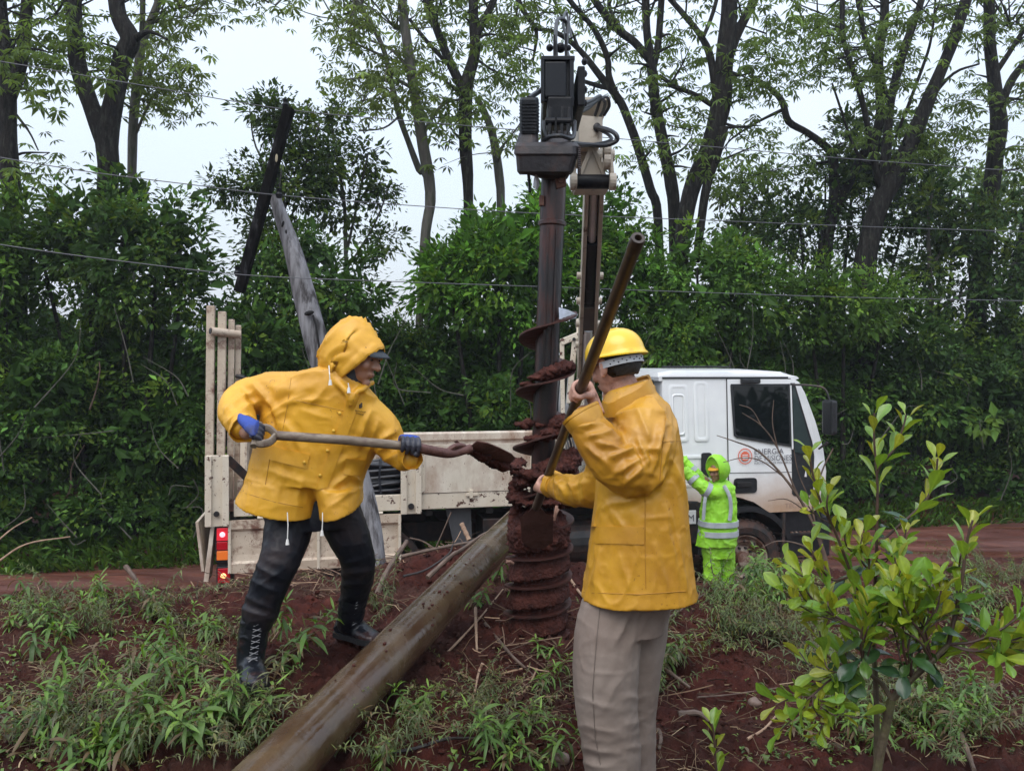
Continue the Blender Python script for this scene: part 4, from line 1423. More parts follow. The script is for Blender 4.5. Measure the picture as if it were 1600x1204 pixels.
def ring_flat(c, r0, r1, n=32, v=-.0145):
    vs = []; fs = []
    for k in range(n):
        a = 2 * PI * k / n
        vs.append(inset(c[0] + r0 * math.cos(a), v, c[1] + r0 * math.sin(a))); vs.append(inset(c[0] + r1 * math.cos(a), v, c[1] + r1 * math.sin(a)))
        fs.append((2 * k, 2 * k + 1, (2 * k + 3) % (2 * n), (2 * k + 2) % (2 * n)))
    mb.add(vs, fs)
ring_flat((6.46, 1.825), .088, .100)
ring_flat((6.46, 1.825), .0, .062)
mb.build('emblem', m_red_ink, door)
mb = MB()
for i, z in enumerate((1.795, 1.818, 1.841)):
    mb.box(inset(6.46, -.0165, z), TU * .040, TN * .001, UP * .0045)
mb.build('emblem_lines', m_cab, door)

# number plate hanging behind the cab
mb = MB(); tbox(mb, 5.64, 5.78, -.02, -.012, 1.0, 1.17, .003); pl = mb.build('marker_plate', mat('plate_white', (.72, .72, .72), rough=.4), truck)
lettering('M', 5.665, 1.035, .12, m_ink, truck, v=-.024)
mb = MB(); tbox(mb, 5.35, 5.95, .0, .05, .75, 1.28, .02); mb.build('tool_box', m_black_metal, truck)

# things lying in the bed
m_cable = mat('black_cable_sheath', (.010, .011, .016), (.03, .032, .04), .3, scale=10)
coil = empty('cable_coil', T(1.9, .5, 1.46), 'coil of black cable lying in the truck bed by the mid post', 'cable')
mb = MB()
for k in range(46):
    zz = 1.49 + (k % 9) * .045 + random.uniform(-.012, .012)
    vv = .12 + (k // 9) * .05 + random.uniform(-.02, .02)
    tl = random.uniform(-.03, .03)
    mb.tube(bez([T(1.35, vv, zz + tl), T(1.7, vv - .02, zz + random.uniform(-.02, .02)), T(2.1, vv + .01, zz - tl + random.uniform(-.02, .02)), T(2.42, vv + .06, zz + random.uniform(-.03, .03))], 3), .019, 6)
mb.build('cable_strands', m_cable, coil, smooth=True, kind='stuff')
mb = MB(); mb.tube(bez([T(1.9, .06, 1.47), T(1.88, .05, 1.7), T(1.9, .1, 1.92), T(1.9, .35, 1.93)], 4), .012, 6); mb.build('tie', m_cable, coil)
drum = empty('drum', T(.68, .55, 1.46), 'white plastic drum standing in the truck bed behind the hooded worker', 'drum')
m_wht = mat('dirty_white_plastic', (.55, .54, .50), (.68, .67, .64), .4, scale=3, dirt=(.30, .20, .14), dscale=4, damt=.3)
mb = MB(); n = 24
mb.tube([T(.68, .55, z) for z in (1.46, 1.5, 1.6, 1.62, 1.64, 2.0, 2.02, 2.04, 2.2, 2.28)], [.20, .215, .215, .225, .215, .22, .23, .22, .215, .18], n); mb.build('drum_body', m_wht, drum, smooth=True)
mb = MB(); mb.tube([T(.68, .55, 2.28), T(.68, .55, 2.33)], [.17, .165], n); mb.build('lid', m_black_plastic, drum)
crate = MB(); tbox(crate, 1.1, 1.32, .3, 1.0, 1.465, 1.85, .01); cb = crate.build('tool_chest', mat('rusty_box_paint', (.30, .18, .12), (.42, .30, .20), .6, dirt=(.1, .05, .03), damt=.5), None)
tag(cb, 'rusty low chest in the truck bed beside the black cable coil', 'chest')
for k in range(3):
    m2 = MB(); tbox(m2, 1.45 + k * .3, 1.62 + k * .3, .75, .8, 1.465, 2.05, .006); q = m2.build('board', m_muddy_cream)
    tag(q, ['pale board standing left behind the cable coil', 'pale board standing in the middle behind the cable coil', 'pale board standing right behind the cable coil by the mid post'][k], 'board', 'pale boards standing behind the cable coil')
# ------------------------------------------------------------------ crane arm
m_beige = mat('beige_crane_paint', (.40, .35, .28), (.52, .46, .38), .45, scale=4, dirt=(.14, .09, .06), dscale=7, damt=.0, dsoft=.05, bump=.15, bscale=30, bdist=.004)
m_black_gloss = mat('oily_black_metal', (.003, .0035, .005), (.007, .008, .011), .42, scale=6, dirt=(.03, .026, .026), dscale=9, damt=.0, bump=.3, bscale=20, spec=.2)
m_hose = mat('black_hose', (.012, .013, .016), rough=.45)
m_gearbox = mat('worn_dark_casting', (.012, .011, .013), (.030, .026, .028), .5, spec=.3, scale=7, dirt=(.05, .027, .022), dscale=10, damt=.05, bump=.5, bscale=25)
m_pole_steel = mat('muddy_steel_column', (.008, .007, .008), (.020, .017, .018), .3, spec=.35, metal=.0, scale=9, stretch=(2, 2, .5), dirt=(.060, .021, .016), dscale=5, damt=.3, bump=.3, bscale=25)
m_flight = mat('worn_flight_steel', (.022, .014, .013), (.045, .03, .028), .5, metal=.2, scale=10, dirt=(.060, .019, .014), dscale=7, damt=.85, dsoft=.12, bump=.5, bscale=30)
m_clay = mat('sticky_red_clay', (.030, .009, .007), (.088, .027, .019), .7, scale=16, detail=8, bump=1.0, bscale=50, bdist=.02, spec=.18)

crane = empty('crane_arm', T(5.0, 1.2, 1.0), 'beige folding crane arm of the truck holding up the auger', 'crane')
kn = P(930, 240, 6.3)      # knuckle
ft = P(913, 640, 9.9)      # pedestal
# upper (inner) boom: two side plates with cylinder between
d = (ft - kn); L_ = d.length; dn = d.normalized()
sx = Vector((1, 0, 0)); fr = sx.cross(dn).normalized()
mb = MB()
for s_ in (-1, 1):
    mb.bar(kn + sx * .060 * s_, ft + sx * .085 * s_, .035, .19, fr, .006)
mb.bar(kn + fr * .03 + dn * .3, ft + fr * .03, .12, .02, fr)
mb.build('inner_boom', m_beige, crane)
mb = MB(); a, b = kn + dn * .25 - fr * .03, kn + dn * 1.0 - fr * .03
mb.cyl(a, b, .034, 14); mb.build('cylinder_rod', m_steel, crane, smooth=True)
mb = MB(); mb.cyl(b, kn + dn * 1.9 - fr * .03, .058, 16); mb.cyl(b, b + dn * .06, .066, 16); o = mb.build('cylinder_barrel', m_black_gloss, crane, smooth=True)
mb = MB(); mb.cyl(kn + dn * 2.35 - fr * .05, ft + dn * -.2 - fr * .05, .06, 14); mb.build('cylinder_rod', m_steel, crane, smooth=True)
mb = MB(); mb.bar(kn + dn * 1.95 - fr * .02, kn + dn * 2.42 - fr * .02, .12, .14, fr, .01); mb.build('link_block', mat('brown_link', (.05, .04, .035), (.09, .07, .055), .5), crane)
for t in (.02, .30, 1.55, 1.95, 2.35, 2.75):
    mb = MB(); c = kn + dn * t
    w = .125 if t > .5 else .15
    mb.cyl(c - sx * w, c + sx * w, .035 if t > .5 else .05, 12)
    mb.build('pivot_pin', m_beige, crane)
# knuckle: triangular plate and side links
mb = MB()
tri = [(P(925, 228, 6.1)), (P(899, 292, 6.1)), (P(951, 292, 6.1))]
mb.poly(tri, Vector((0, .03, 0))); mb.poly([p + Vector((0, .18, 0)) for p in tri], Vector((0, .03, 0)))
for a, b in ((0, 1), (1, 2), (2, 0)):
    mb.bar(tri[a] + Vector((0, .1, 0)), tri[b] + Vector((0, .1, 0)), .03, .24, (0, 1, 0), .004)
mb.build('knuckle_plate', m_beige, crane)
mb = MB(); mb.cyl(P(895, 284, 6.08), P(955, 284, 6.08), .055, 16); mb.build('knuckle_shaft', m_black_gloss, crane, smooth=True)
for px, py in ((896, 284), (957, 284), (899, 250), (948, 236), (948, 252)):
    mb = MB(); mb.cyl(P(px - 5, py, 6.02), P(px + 5, py, 6.02), .065, 16); mb.build('pivot_pin', m_beige, crane)
mb = MB(); mb.bar(P(951, 228, 6.05), P(957, 286, 6.05), .03, .10, (0, 1, 0), .008); mb.bar(P(898, 235, 6.05), P(896, 284, 6.05), .03, .10, (0, 1, 0), .008); mb.build('link', m_beige, crane)
# beige box behind the black boom end
mb = MB()
bx = [P(905, 180, 6.0), P(942, 183, 6.0), P(941, 222, 6.0), P(938, 226, 6.0), P(904, 226, 6.0)]
mb.poly(bx, Vector((0, .9, .06)))
mb.box(P(924, 182, 6.4) , (.10, 0, 0), (0, .42, 0), (0, 0, .012), .004)
mb.build('outer_boom_box', m_beige, crane)
mb = MB(); mb.ell(P(933, 199, 5.99), (.03, 0, 0), (0, .015, 0), (0, 0, .035)); mb.build('hose_port', m_black_metal, crane)
# hoses
def hose(pts, r=.013, name='hose'):
    mb = MB(); mb.tube(bez([P(*p) for p in pts], 7), r, 8); return mb.build(name, m_hose, crane, smooth=True)
hose([(933, 199, 5.98), (950, 203, 5.8), (962, 210, 5.7), (963, 220, 5.7), (945, 227, 5.7), (915, 226, 5.6), (895, 224, 5.4)], .017)
hose([(935, 202, 5.98), (950, 210, 5.85), (955, 218, 5.8), (940, 224, 5.75), (905, 228, 5.6), (890, 222, 5.4)], .013)
hose([(903, 172, 5.2), (925, 162, 5.6), (937, 153, 5.8), (945, 160, 5.9), (943, 172, 6.0), (938, 182, 6.1)], .012)
hose([(900, 178, 5.2), (918, 170, 5.6), (935, 156, 5.8), (948, 152, 5.9), (952, 165, 6.0), (944, 180, 6.1)], .012)
hose([(902, 165, 5.2), (922, 158, 5.5), (938, 150, 5.8), (935, 165, 5.9), (930, 180, 6.0)], .012)
hose([(869, 90, 4.75), (868, 58, 4.8), (872, 30, 5.0), (886, 38, 5.1), (885, 75, 5.0), (889, 92, 4.9)], .012)
hose([(885, 90, 4.8), (884, 60, 4.9), (880, 35, 5.1), (885, 20, 5.4), (893, 60, 5.2)], .009)
# boom end seen from below/front: black box
yb = 4.62
mb = MB()
w, h = 54 / F * yb / 2, 70 / F * yb / 2
c = P(872, 126, yb)
fw_ = Vector((.04, 1.5, .10))      # boom runs back to the knuckle
mb.box(c + fw_ * .5, (w * .88, 0, 0), fw_ * .5, (0, 0, h * .98), .012)
ob = mb.build('outer_boom', m_black_gloss, crane)
mb = MB(); mb.box(c + Vector((-.015, -.012, 0)), (w * .62, 0, 0), (0, .012, 0), (0, 0, h * .80), .01)
mb.box(c + Vector((0, -.010, h * .93)), (w * .95, 0, 0), (0, .02, 0), (0, 0, .012), .004)
mb.box(c + Vector((w * .78, -.012, -.02)), (.012, 0, 0), (0, .014, 0), (0, 0, h * 1.05), .003)
mb.box(c + Vector((-w * .9, -.008, 0)), (.010, 0, 0), (0, .02, 0), (0, 0, h), .003)
mb.build('boom_end_plate', mat('boom_plate_black', (.004, .005, .008), (.010, .012, .017), .35, spec=.25, scale=5, dirt=(.03, .03, .034), damt=.0), ob)
mb = MB(); mb.box(c + Vector((.01, .06, -h - .05)), (w * .72, 0, 0), (0, .10, 0), (0, 0, .075), .012); mb.build('boom_tip', m_black_gloss, crane)
mb = MB(); mb.box(c + Vector((w + .035, .25, -.03)), (.022, 0, 0), (0, .25, 0), (0, 0, h * .9), .01)
for z in (-.12, -.04, .05, .12):
    mb.ell(c + Vector((w + .055, .03, z)), (.018, 0, 0), (0, .02, 0), (0, 0, .022), 8, 5)
mb.build('valve_block', m_black_gloss, crane)
mb = MB()
for px, r in ((859, .022), (876, .030), (888, .018)):
    mb.ell(P(px, 75, 4.8), (r, 0, 0), (0, r, 0), (0, 0, r), 12, 8)
mb.bar(P(866, 94, 4.75), P(866, 56, 4.75), .012, .03); mb.bar(P(884, 94, 4.75), P(884, 54, 4.75), .012, .03); mb.cyl(P(857, 75, 4.8), P(892, 75, 4.8), .010, 8)
mb.build('end_sheave', m_black_gloss, crane)
# rear stabiliser / winch frame by the pedestal
mb = MB(); pb = T(5.0, 1.1, 1.46)
mb.box(T(5.05, 1.1, 1.75), TU * .14, TN * .25, UP * .4, .02); mb.bar(T(5.0, 1.1, 2.0), ft, .26, .26, (0, 1, 0), .03); mb.build('pedestal', m_beige, crane)
mb = MB()
A = P(893, 531, 9.0)
mb.bar(P(876, 535, 9.0), P(912, 520, 9.0), .075, .075, (0, 1, 0), .01); mb.bar(P(905, 498, 9.1), P(908, 640, 9.1), .07, .08, (0, 1, 0), .01); mb.bar(P(898, 530, 9.0), P(889, 630, 9.0), .06, .06, (0, 1, 0), .01)
mb.bar(P(878, 535, 9.0), P(880, 700, 9.0), .05, .05, (0, 1, 0), .01)
fo = mb.build('control_frame', m_cream_chip, crane)
mb = MB(); mb.cyl(P(909, 528, 8.92), P(909, 528, 8.99), .03, 12); mb.cyl(P(897, 530, 8.92), P(897, 530, 8.99), .02, 12); mb.build('frame_hole', m_black_metal, fo)
m_grey_hose = mat('grey_hose', (.22, .23, .24), (.35, .36, .37), .4)
for k in range(7):
    mb = MB(); x0 = 872 + k * 3.4
    mb.tube(bez([P(x0 + 4, 575, 9.1), P(x0 + random.uniform(-2, 2), 610, 9.0), P(x0 - 1, 650, 9.0), P(x0 + 6 + k, 690, 9.1), P(x0 + 14, 715, 9.2)], 5), .013, 6)
    mb.build('hose', m_grey_hose if k % 3 else m_hose, crane, smooth=True)

# ------------------------------------------------------------------ auger drill
YA = 4.5
top, bot = P(866, 262, YA), P(838, 990, YA)
ad = (bot - top).normalized()
auger = empty('auger_drill', (bot.x, bot.y, bot.z), 'tall dark auger with clay-packed spiral flights hanging from the crane', 'auger')
def A_(t):
    return top + (bot - top) * t
def at_px(py):
    return A_((py - 262) / (990 - 262))
# column: square-ish tube above, round inside flights
ax_x = Vector((1, 0, 0)); ax_x = (ax_x - ad * ax_x.dot(ad)).normalized(); ax_y = ad.cross(ax_x).normalized()
mb = MB()
a, b = at_px(268), at_px(905)
r = .062
n = 16
def colring(c, r):
    out = []
    for k in range(n):
        t = 2 * PI * k / n
        rr = r * (1 + .10 * abs(math.cos(2 * t)) ** 3) 
        out.append(c + ax_x * rr * math.cos(t) + ax_y * rr * math.sin(t))
    return out
mb.loft([colring(a, r * 1.02), colring(at_px(300), r * 1.04), colring(at_px(345), r * 1.04), colring(at_px(347), r * 1.18), colring(at_px(352), r * 1.18), colring(at_px(354), r), colring(b, r * .95)])
col = mb.build('column', m_pole_steel, auger, smooth=True)
mb = MB()
for s_ in (-.35, .42):
    mb.bar(at_px(360) + ax_x * r * s_ - ax_y * 0 + Vector((0, -r * .98, 0)), at_px(600) + ax_x * r * s_ + Vector((0, -r * .98, 0)), .010, .012, (0, 1, 0))
mb.build('weld_ridge', m_pole_steel, col)
mb = MB(); c = at_px(288) + Vector((.035, -.070, 0))
mb.box(c, (.028, 0, .008), (0, .012, 0), (-.006, 0, .035), .004); mb.cyl(c + Vector((0, -.012, 0)), c + Vector((0, -.032, 0)), .014, 6); mb.build('locking_bolt', mat('rusty_bolt', (.10, .045, .03), (.16, .07, .045), .7), col)
mb = MB(); c = at_px(316) + Vector((-.065, -.03, 0)); mb.box(c, (.014, 0, 0), (0, .02, 0), (0, 0, .028), .004); mb.build('locking_bolt', bpy.data.materials['rusty_bolt'], col)
# gearbox: offset casting, wide belt housing shape
mb = MB()
def gring(z, outline):
    return [P(x, z, YA + y) for x, y in outline]
def outl(x0, x1, y0, y1, r=6):
    out = []
    for cx, cy, a0 in ((x1, y1, 0), (x0, y1, PI / 2), (x0, y0, PI), (x1, y0, 1.5 * PI)):
        sx_ = 1 if cx == x1 else -1; sy_ = 1 if cy == y1 else -1
        for t in (0, .33, .66, 1):
            a = a0 + t * PI / 2
            out.append((cx - sx_ * r * 1.6 + r * 1.6 * math.cos(a), cy - sy_ * .06 + .06 * math.sin(a)))
    return out
mb.loft([gring(273, outl(812, 892, -.16, .18)), gring(268, outl(808, 896, -.19, .2)), gring(244, outl(806, 903, -.20, .22)), gring(240, outl(803, 904, -.21, .22)), gring(228, outl(804, 905, -.20, .22)), gring(222, outl(808, 900, -.18, .2))])
gb = mb.build('gearbox', m_gearbox, auger)
for k in range(14):
    mb = MB(); mb.box(P(905, 231 + k * 3.1, YA - .17), (.008, 0, 0), (0, .02, 0), (0, 0, .0038)); mb.build('gear_tooth', m_gearbox, gb)
mb = MB(); mb.loft([gring(222, outl(853, 893, -.14, .1)), gring(216, outl(858, 889, -.12, .08))]); 
for k in range(12):
    a = 2 * PI * k / 12
    c = P(872, 218, YA) + Vector((.065 * math.cos(a), .065 * math.sin(a) - .03, 0)); mb.cyl(c, c + UP * .02, .010, 6)
mb.build('top_flange', m_gearbox, gb)
mb = MB(); mb.loft([gring(273, outl(826, 890, -.10, .12)), gring(280, outl(848, 886, -.08, .08))]); mb.build('bearing_collar', m_gearbox, gb)
# hydraulic motor with cooling ribs
mb = MB(); mb.loft([gring(224, outl(806, 842, -.14, .04)), gring(212, outl(810, 841, -.12, .02)), gring(208, outl(811, 841, -.11, .02))]); mb.build('motor_foot', m_gearbox, auger)
mb = MB(); mb.loft([gring(208, outl(812, 842, -.12, .02, 4)), gring(156, outl(812, 842, -.12, .02, 4)), gring(152, outl(814, 840, -.11, .01, 4))]); mo = mb.build('hydraulic_motor', m_black_gloss, auger)
for k in range(9):
    mb = MB(); mb.loft([gring(205 - k * 5.3, outl(811, 843, -.127, .025, 4)), gring(203 - k * 5.3, outl(811, 843, -.127, .025, 4))]); mb.build('cooling_rib', m_black_gloss, mo)
# yoke between the boom tip and gearbox
mb = MB()
for x in (860, 879, 889):
    mb.bar(P(x, 170, YA), P(x - 3, 222, YA - .02), .02, .05, (0, 1, 0), .004)
mb.cyl(P(852, 190, YA - .02), P(892, 190, YA - .02), .022, 12)
mb.bar(P(869, 182, YA - .06), P(867, 220, YA - .06), .012, .012)
mb.build('yoke', m_black_gloss, auger)
mb = MB(); mb.tube(bez([P(850, 138, 4.7), P(838, 146, 4.6), P(826, 154, 4.45)], 4), .016, 8); mb.tube(bez([P(898, 190, 4.6), P(895, 215, 4.4), P(875, 212, 4.3), P(855, 215, 4.35), P(848, 225, 4.4)], 6), .012, 8)
mb.tube(bez([P(850, 190, 4.6), P(851, 205, 4.5), P(856, 218, 4.4)], 4), .010, 6); mb.build('hose', m_hose, auger, smooth=True)
m_plastic = mat('torn_plastic_film', (.6, .62, .66), rough=.3, trans=.3)
mb = MB(); mb.loft([[P(838 + dx, y, YA - .1 + dy) for dx, dy in ((-w1, 0), (0, -.02), (w1, .01), (0, .02))] for y, w1 in ((273, 2), (280, 4), (290, 5), (297, 1))]); mb.build('plastic_scrap', m_plastic, auger, smooth=True)
mb = MB(); mb.tube(bez([P(826, 272, YA), P(827, 286, YA), P(828, 300, YA - .02)], 3), .009, 6); mb.build('loose_wire', m_hose, auger)

# flights: helicoids
def flight(name, py0, py1, pitch_px, R0, R1, ph0, mat_, thick=.011, jag=0.0, rr_in=.055, wob=0.0):
    mb = MB()
    turns = abs(py1 - py0) / pitch_px
    ns = int(turns * 36) + 1
    rings = []
    for i in range(ns + 1):
        t = i / ns
        py = py1 + (py0 - py1) * t        # from the bottom up
        phi = ph0 + turns * t * 2 * PI
        c = at_px(py)
        d = ax_x * math.cos(phi) + Vector((0, 1, 0)) * math.sin(phi)
        ro = R1 + (R0 - R1) * t
        ro *= 1 + jag * vnoise(np.array([[phi * 1.5, py * .1, 1.]]), 3)[0]
        dz = wob * vnoise(np.array([[phi * .8, 3, 9.]]), 5)[0]
        up_ = -ad
        rings.append([c + d * rr_in + up_ * (thick / 2), c + d * ro + up_ * (thick / 2 + dz), c + d * ro - up_ * (thick / 2 - dz), c + d * rr_in - up_ * (thick / 2)])
    mb.loft(rings)
    return mb.build(name, mat_, auger, smooth=False)
RF = .175
flight('flight', 487, 790, 84, .160, .180, 2.67, m_flight, wob=.01)
flight('flight', 785, 990, 43, .187, .192, -1.39, m_flight, .010)
# shiny torn sheet on the first turn
mb = MB(); mb.loft([[P(873, 480, YA - .05), P(874, 500, YA - .07)], [P(888, 484, YA - .04), P(887, 500, YA - .06)], [P(903, 491, YA - .02), P(900, 497, YA - .02)]], cap=False)
for f in ((0,),): pass
mb.build('torn_sheet', mat('wet_bare_steel', (.30, .31, .34), (.5, .5, .55), .2, metal=.8, bump=.4, bscale=20), auger, smooth=True)

# clay: noisy solids packed between flights
def clay_body(name, specs, vox=.011, amp=.03, label=None):
    mb = MB()
    for (px, py, Y, rx, ry, rz) in specs:
        c = P(px, py, Y)
        mb.ell(c, (rx, 0, 0), (0, ry, 0), (0, 0, rz))
    def disp(v, nn):
        a = fbm(v * 9, 3, 3); b = fbm(v * 38, 4, 9, .7)
        return a * amp * .9 + (np.abs(b) - .18) * amp * 2.0
    return remesh(mb, name, m_clay, vox, auger, 2, disp)
# solid core on the lower part: lofted between flights with notches
mb = MB()
rings = []
for py in np.arange(793, 993, 3):
    c = at_px(py)
    rr = .180 if py > 815 else .08 + .10 * sstep(790, 815, py)
    rr *= 1 - .25 * sstep(978, 993, py)
    rings.append([c + ax_x * rr * math.cos(2 * PI * k / 28) + Vector((0, 1, 0)) * rr * math.sin(2 * PI * k / 28) for k in range(28)])
mb.loft(rings)
for k in range(20):
    a = random.uniform(-PI, 0.2); py = random.uniform(798, 845)
    c = at_px(py) + ax_x * .13 * math.cos(a) + Vector((0, 1, 0)) * .13 * math.sin(a)
    s_ = random.uniform(.03, .07)
    mb.ell(c, (s_, 0, 0), (0, s_, 0), (0, 0, s_ * .9), 10, 7)
def disp(v, nn):
    # follow the spiral: clay recedes just under every flight edge
    rel = v - np.array(at_px(985))
    ang = np.arctan2(v[:, 1] - YA, rel[:, 0] + (v[:, 2] - at_px(985).z) * 0)
    pit = 43 / F * YA
    ph = ((v[:, 2] - at_px(985).z) / pit - (ang + 2.12) / (2 * PI)) % 1.0
    low = (v[:, 2] < at_px(850).z)
    groove = -.050 * ph ** 1.6 + .003
    b = fbm(v * 30, 4, 9, .62)
    a = fbm(v * 8, 3, 3)
    big = (~low) * 1.0
    return groove * low + a * (.007 + .035 * big) + np.abs(b) * (.010 + .024 * big) - .007
remesh(mb, 'clay_core', m_clay, .009, auger, 1, disp)
clay_body('clay_lump', [(868, 578, 4.42, .075, .09, .022), (882, 572, 4.46, .055, .1, .035), (892, 574, 4.52, .03, .06, .025), (842, 590, 4.40, .07, .05, .012), (858, 584, 4.4, .07, .06, .02), (825, 600, 4.42, .05, .05, .010)], .0075, .016)
clay_body('clay_lump', [(880, 662, 4.42, .08, .1, .055), (893, 668, 4.5, .05, .08, .05), (866, 676, 4.4, .08, .07, .026), (840, 685, 4.4, .08, .05, .014), (810, 663, 4.45, .03, .03, .009), (828, 660, 4.45, .03, .03, .010), (822, 666, 4.45, .02, .03, .012), (846, 664, 4.45, .03, .03, .010)], .0075, .016)
clay_body('clay_lump', [(885, 718, 4.45, .08, .1, .045), (868, 730, 4.4, .12, .1, .03), (893, 708, 4.45, .04, .06, .03), (835, 740, 4.4, .10, .10, .022), (812, 738, 4.4, .05, .06, .02), (815, 752, 4.42, .06, .09, .035), (888, 745, 4.45, .06, .10, .045), (845, 782, 4.42, .15, .14, .022), (812, 778, 4.42, .06, .09, .04), (805, 762, 4.44, .03, .05, .05), (880, 785, 4.45, .08, .10, .03)], .008, .024)
mb = MB()
for (x0, y0, x1, y1) in ((838, 816, 858, 819), (866, 810, 872, 795), (870, 790, 866, 812), (792, 878, 802, 880)):
    mb.tube(bez([P(x0, y0, 4.28), P((x0 + x1) / 2, (y0 + y1) / 2 - 2, 4.27), P(x1, y1, 4.28)], 3), .009, 6)
mb.build('embedded_root', mat('torn_root', (.20, .10, .07), (.30, .17, .12), .7), auger, smooth=True)

# ------------------------------------------------------------------ new pole lying from the bank onto the truck
m_newpole = mat('wet_treated_pole', (.055, .034, .017), (.115, .078, .042), .22, scale=5.5, stretch=(1, 1, 1), detail=10, dirt=(.065, .032, .020), dscale=4, damt=.1, dsoft=.25, bump=.4, bscale=22, rvar=.15, coat=.06, bdist=.006)
a, b = P(434, 1204, 2.7), P(912, 712, 8.0)
d = (b - a)
a2 = a - d * .16
q = bez([a2, a, a + d * .25, a + d * .5 + Vector((0, 0, .012)), a + d * .75, b, a + d * 1.32], 6)
mb = MB(); rads = [.109 - .016 * i / (len(q) - 1) for i in range(len(q))]
rads = [r_ * (1 + .012 * math.sin(i * 1.3)) for i, r_ in enumerate(rads)]
mb.tube(q, rads, 32)
lp = mb.build('utility_pole', m_newpole, None, smooth=True)
tag(lp, 'wet round wooden pole lying slanted from the foreground up onto the truck side', 'pole')
# blobs of mud stuck on it are a part
mb = MB()
for k in range(150):
    t = random.gauss(.42, .13); t = min(max(t, .08), .8)
    c = a + d * t; r_ = .109 - .016 * (t + .16) / 1.48
    an = random.gauss(-1.15, .45)
    dl = d.normalized(); xs = dl.cross(UP).normalized(); ys = xs.cross(dl)
    nrm_ = xs * -math.cos(an) * -1 + ys * -math.sin(an)
    nrm_ = (xs * math.cos(an) + ys * abs(math.sin(an))).normalized()
    s_ = random.choice((.003, .004, .006, .009))
    mb.ell(c + nrm_ * r_ * 1.003, xs * s_, dl * s_ * random.uniform(.8, 1.6), ys * s_ * .7, 6, 4)
mb.build('mud_spatter', m_clay, lp, kind='stuff')

# ------------------------------------------------------------------ old leaning pole with crossarm, wires
m_oldpole = mat('weathered_grey_pole', (.17, .165, .17), (.27, .265, .28), .8, spec=.2, scale=9, stretch=(3, 3, .35), detail=8, bump=1.0, bscale=12, bdist=.012, dirt=(.05, .045, .045), dscale=5, damt=.3)
m_oldarm = mat('rotten_dark_timber', (.005, .005, .005), (.014, .013, .013), .95, spec=.04, scale=7, stretch=(2, 2, .6), bump=.9, bscale=14, bdist=.01, dirt=(.05, .05, .055), dscale=8, damt=.0)
old = empty('leaning_pole', P(594, 915, 7.0), 'bent weathered grey utility pole leaning behind the hooded worker', 'pole')
tr = [(596, 935, 24, 6.9), (590, 880, 26, 6.95), (581, 820, 29, 7.0), (566, 760, 32, 7.05), (545, 690, 34, 7.1), (522, 620, 37, 7.15), (500, 555, 38, 7.2), (487, 505, 37, 7.2), (474, 455, 35, 7.25), (463, 410, 30, 7.25), (450, 368, 25, 7.3), (438, 335, 21, 7.3), (429, 306, 17, 7.3)]
pts = [P(x, y, Y) for x, y, w, Y in tr]; rad = [w * .5 / F * Y for x, y, w, Y in tr]
q = bez(pts, 4); rr_ = []
for i in range(len(rad) - 1):
    for k in range(4): rr_.append(rad[i] + (rad[i + 1] - rad[i]) * k / 4)
rr_.append(rad[-1])
mb = MB(); mb.tube(q, rr_, 20); mb.build('shaft', m_oldpole, old, smooth=True)
m_void = mat('dark_rot', (.008, .007, .007), rough=.9)
mb = MB(); mb.ell(P(483, 489, 7.07), (.045, 0, .008), (0, .03, 0), (.0, 0, .022), 10, 6); mb.tube(bez([P(489, 492, 7.07), P(494, 510, 7.06), P(497, 530, 7.05), P(500, 550, 7.06)], 3), [.010] * 10, 5); mb.build('knot_hole', m_void, old)
mb = MB(); mb.ell(P(442, 350, 7.17), (.012, 0, 0), (0, .02, 0), (.008, 0, .03), 8, 5); mb.ell(P(447, 362, 7.16), (.008, 0, 0), (0, .02, 0), (0, 0, .02), 8, 5); mb.build('knot_hole', m_void, old)
mb = MB(); mb.bar(P(452, 168, 7.0), P(374, 456, 7.15), .080, .10, (0, 1, 0), .008)
arm = mb.build('crossarm', m_oldarm, old)
mb = MB(); mb.ell(P(432, 247, 6.94), (.012, 0, .004), (0, .006, 0), (.0, 0, .036), 8, 6); mb.build('bare_spot', mat('bare_wood', (.35, .30, .2), rough=.8), arm)
for (x, y) in ((446, 164), (436, 304), (371, 426)):
    mb = MB(); c = P(x, y, 6.98)
    mb.tube([c + UP * -.03, c + UP * .0, c + UP * .02, c + UP * .05], [.022, .032, .02, .026], 10); mb.build('insulator', m_black_gloss, old, smooth=True)
mb = MB(); mb.bar(P(436, 300, 7.0), P(441, 255, 7.0), .006, .006); mb.build('arm_brace', m_black_metal, old)

m_wire = mat('grey_line_wire', (.10, .10, .11), rough=.5)
def wire(label, pts, Y=7.0, r=.0042, dY=.06):
    k = len(pts)
    # spans recede slightly along the road
    mb = MB(); mb.tube(bez([P(x, y, (7.0 + .0) / (1 - 0.23 * ((x - 440) / F))) for x, y in pts], 8), r, 5)
    o = mb.build('overhead_wire', m_wire, None, smooth=True)
    tag(o, label, 'wire', 'overhead wires strung along the road')
wire('highest overhead wire, reaching the top of the crossarm', [(-160, 68), (0, 96), (225, 134), (446, 171), (640, 189), (840, 206), (1130, 231), (1350, 250), (1600, 268), (1800, 281)])
wire('middle overhead wire passing the joint of pole and crossarm', [(-160, 215), (0, 246), (150, 270), (310, 290), (436, 305), (640, 321), (850, 334), (1100, 344), (1350, 354), (1600, 362), (1800, 368)])
wire('lowest overhead wire crossing in front of the thicket', [(-160, 352), (0, 382), (190, 408), (390, 430), (620, 440), (850, 448), (1100, 457), (1350, 465), (1600, 470), (1800, 474)])
# ------------------------------------------------------------------ people
from mathutils.bvhtree import BVHTree
CAMP = Vector((0, 0, CZ))

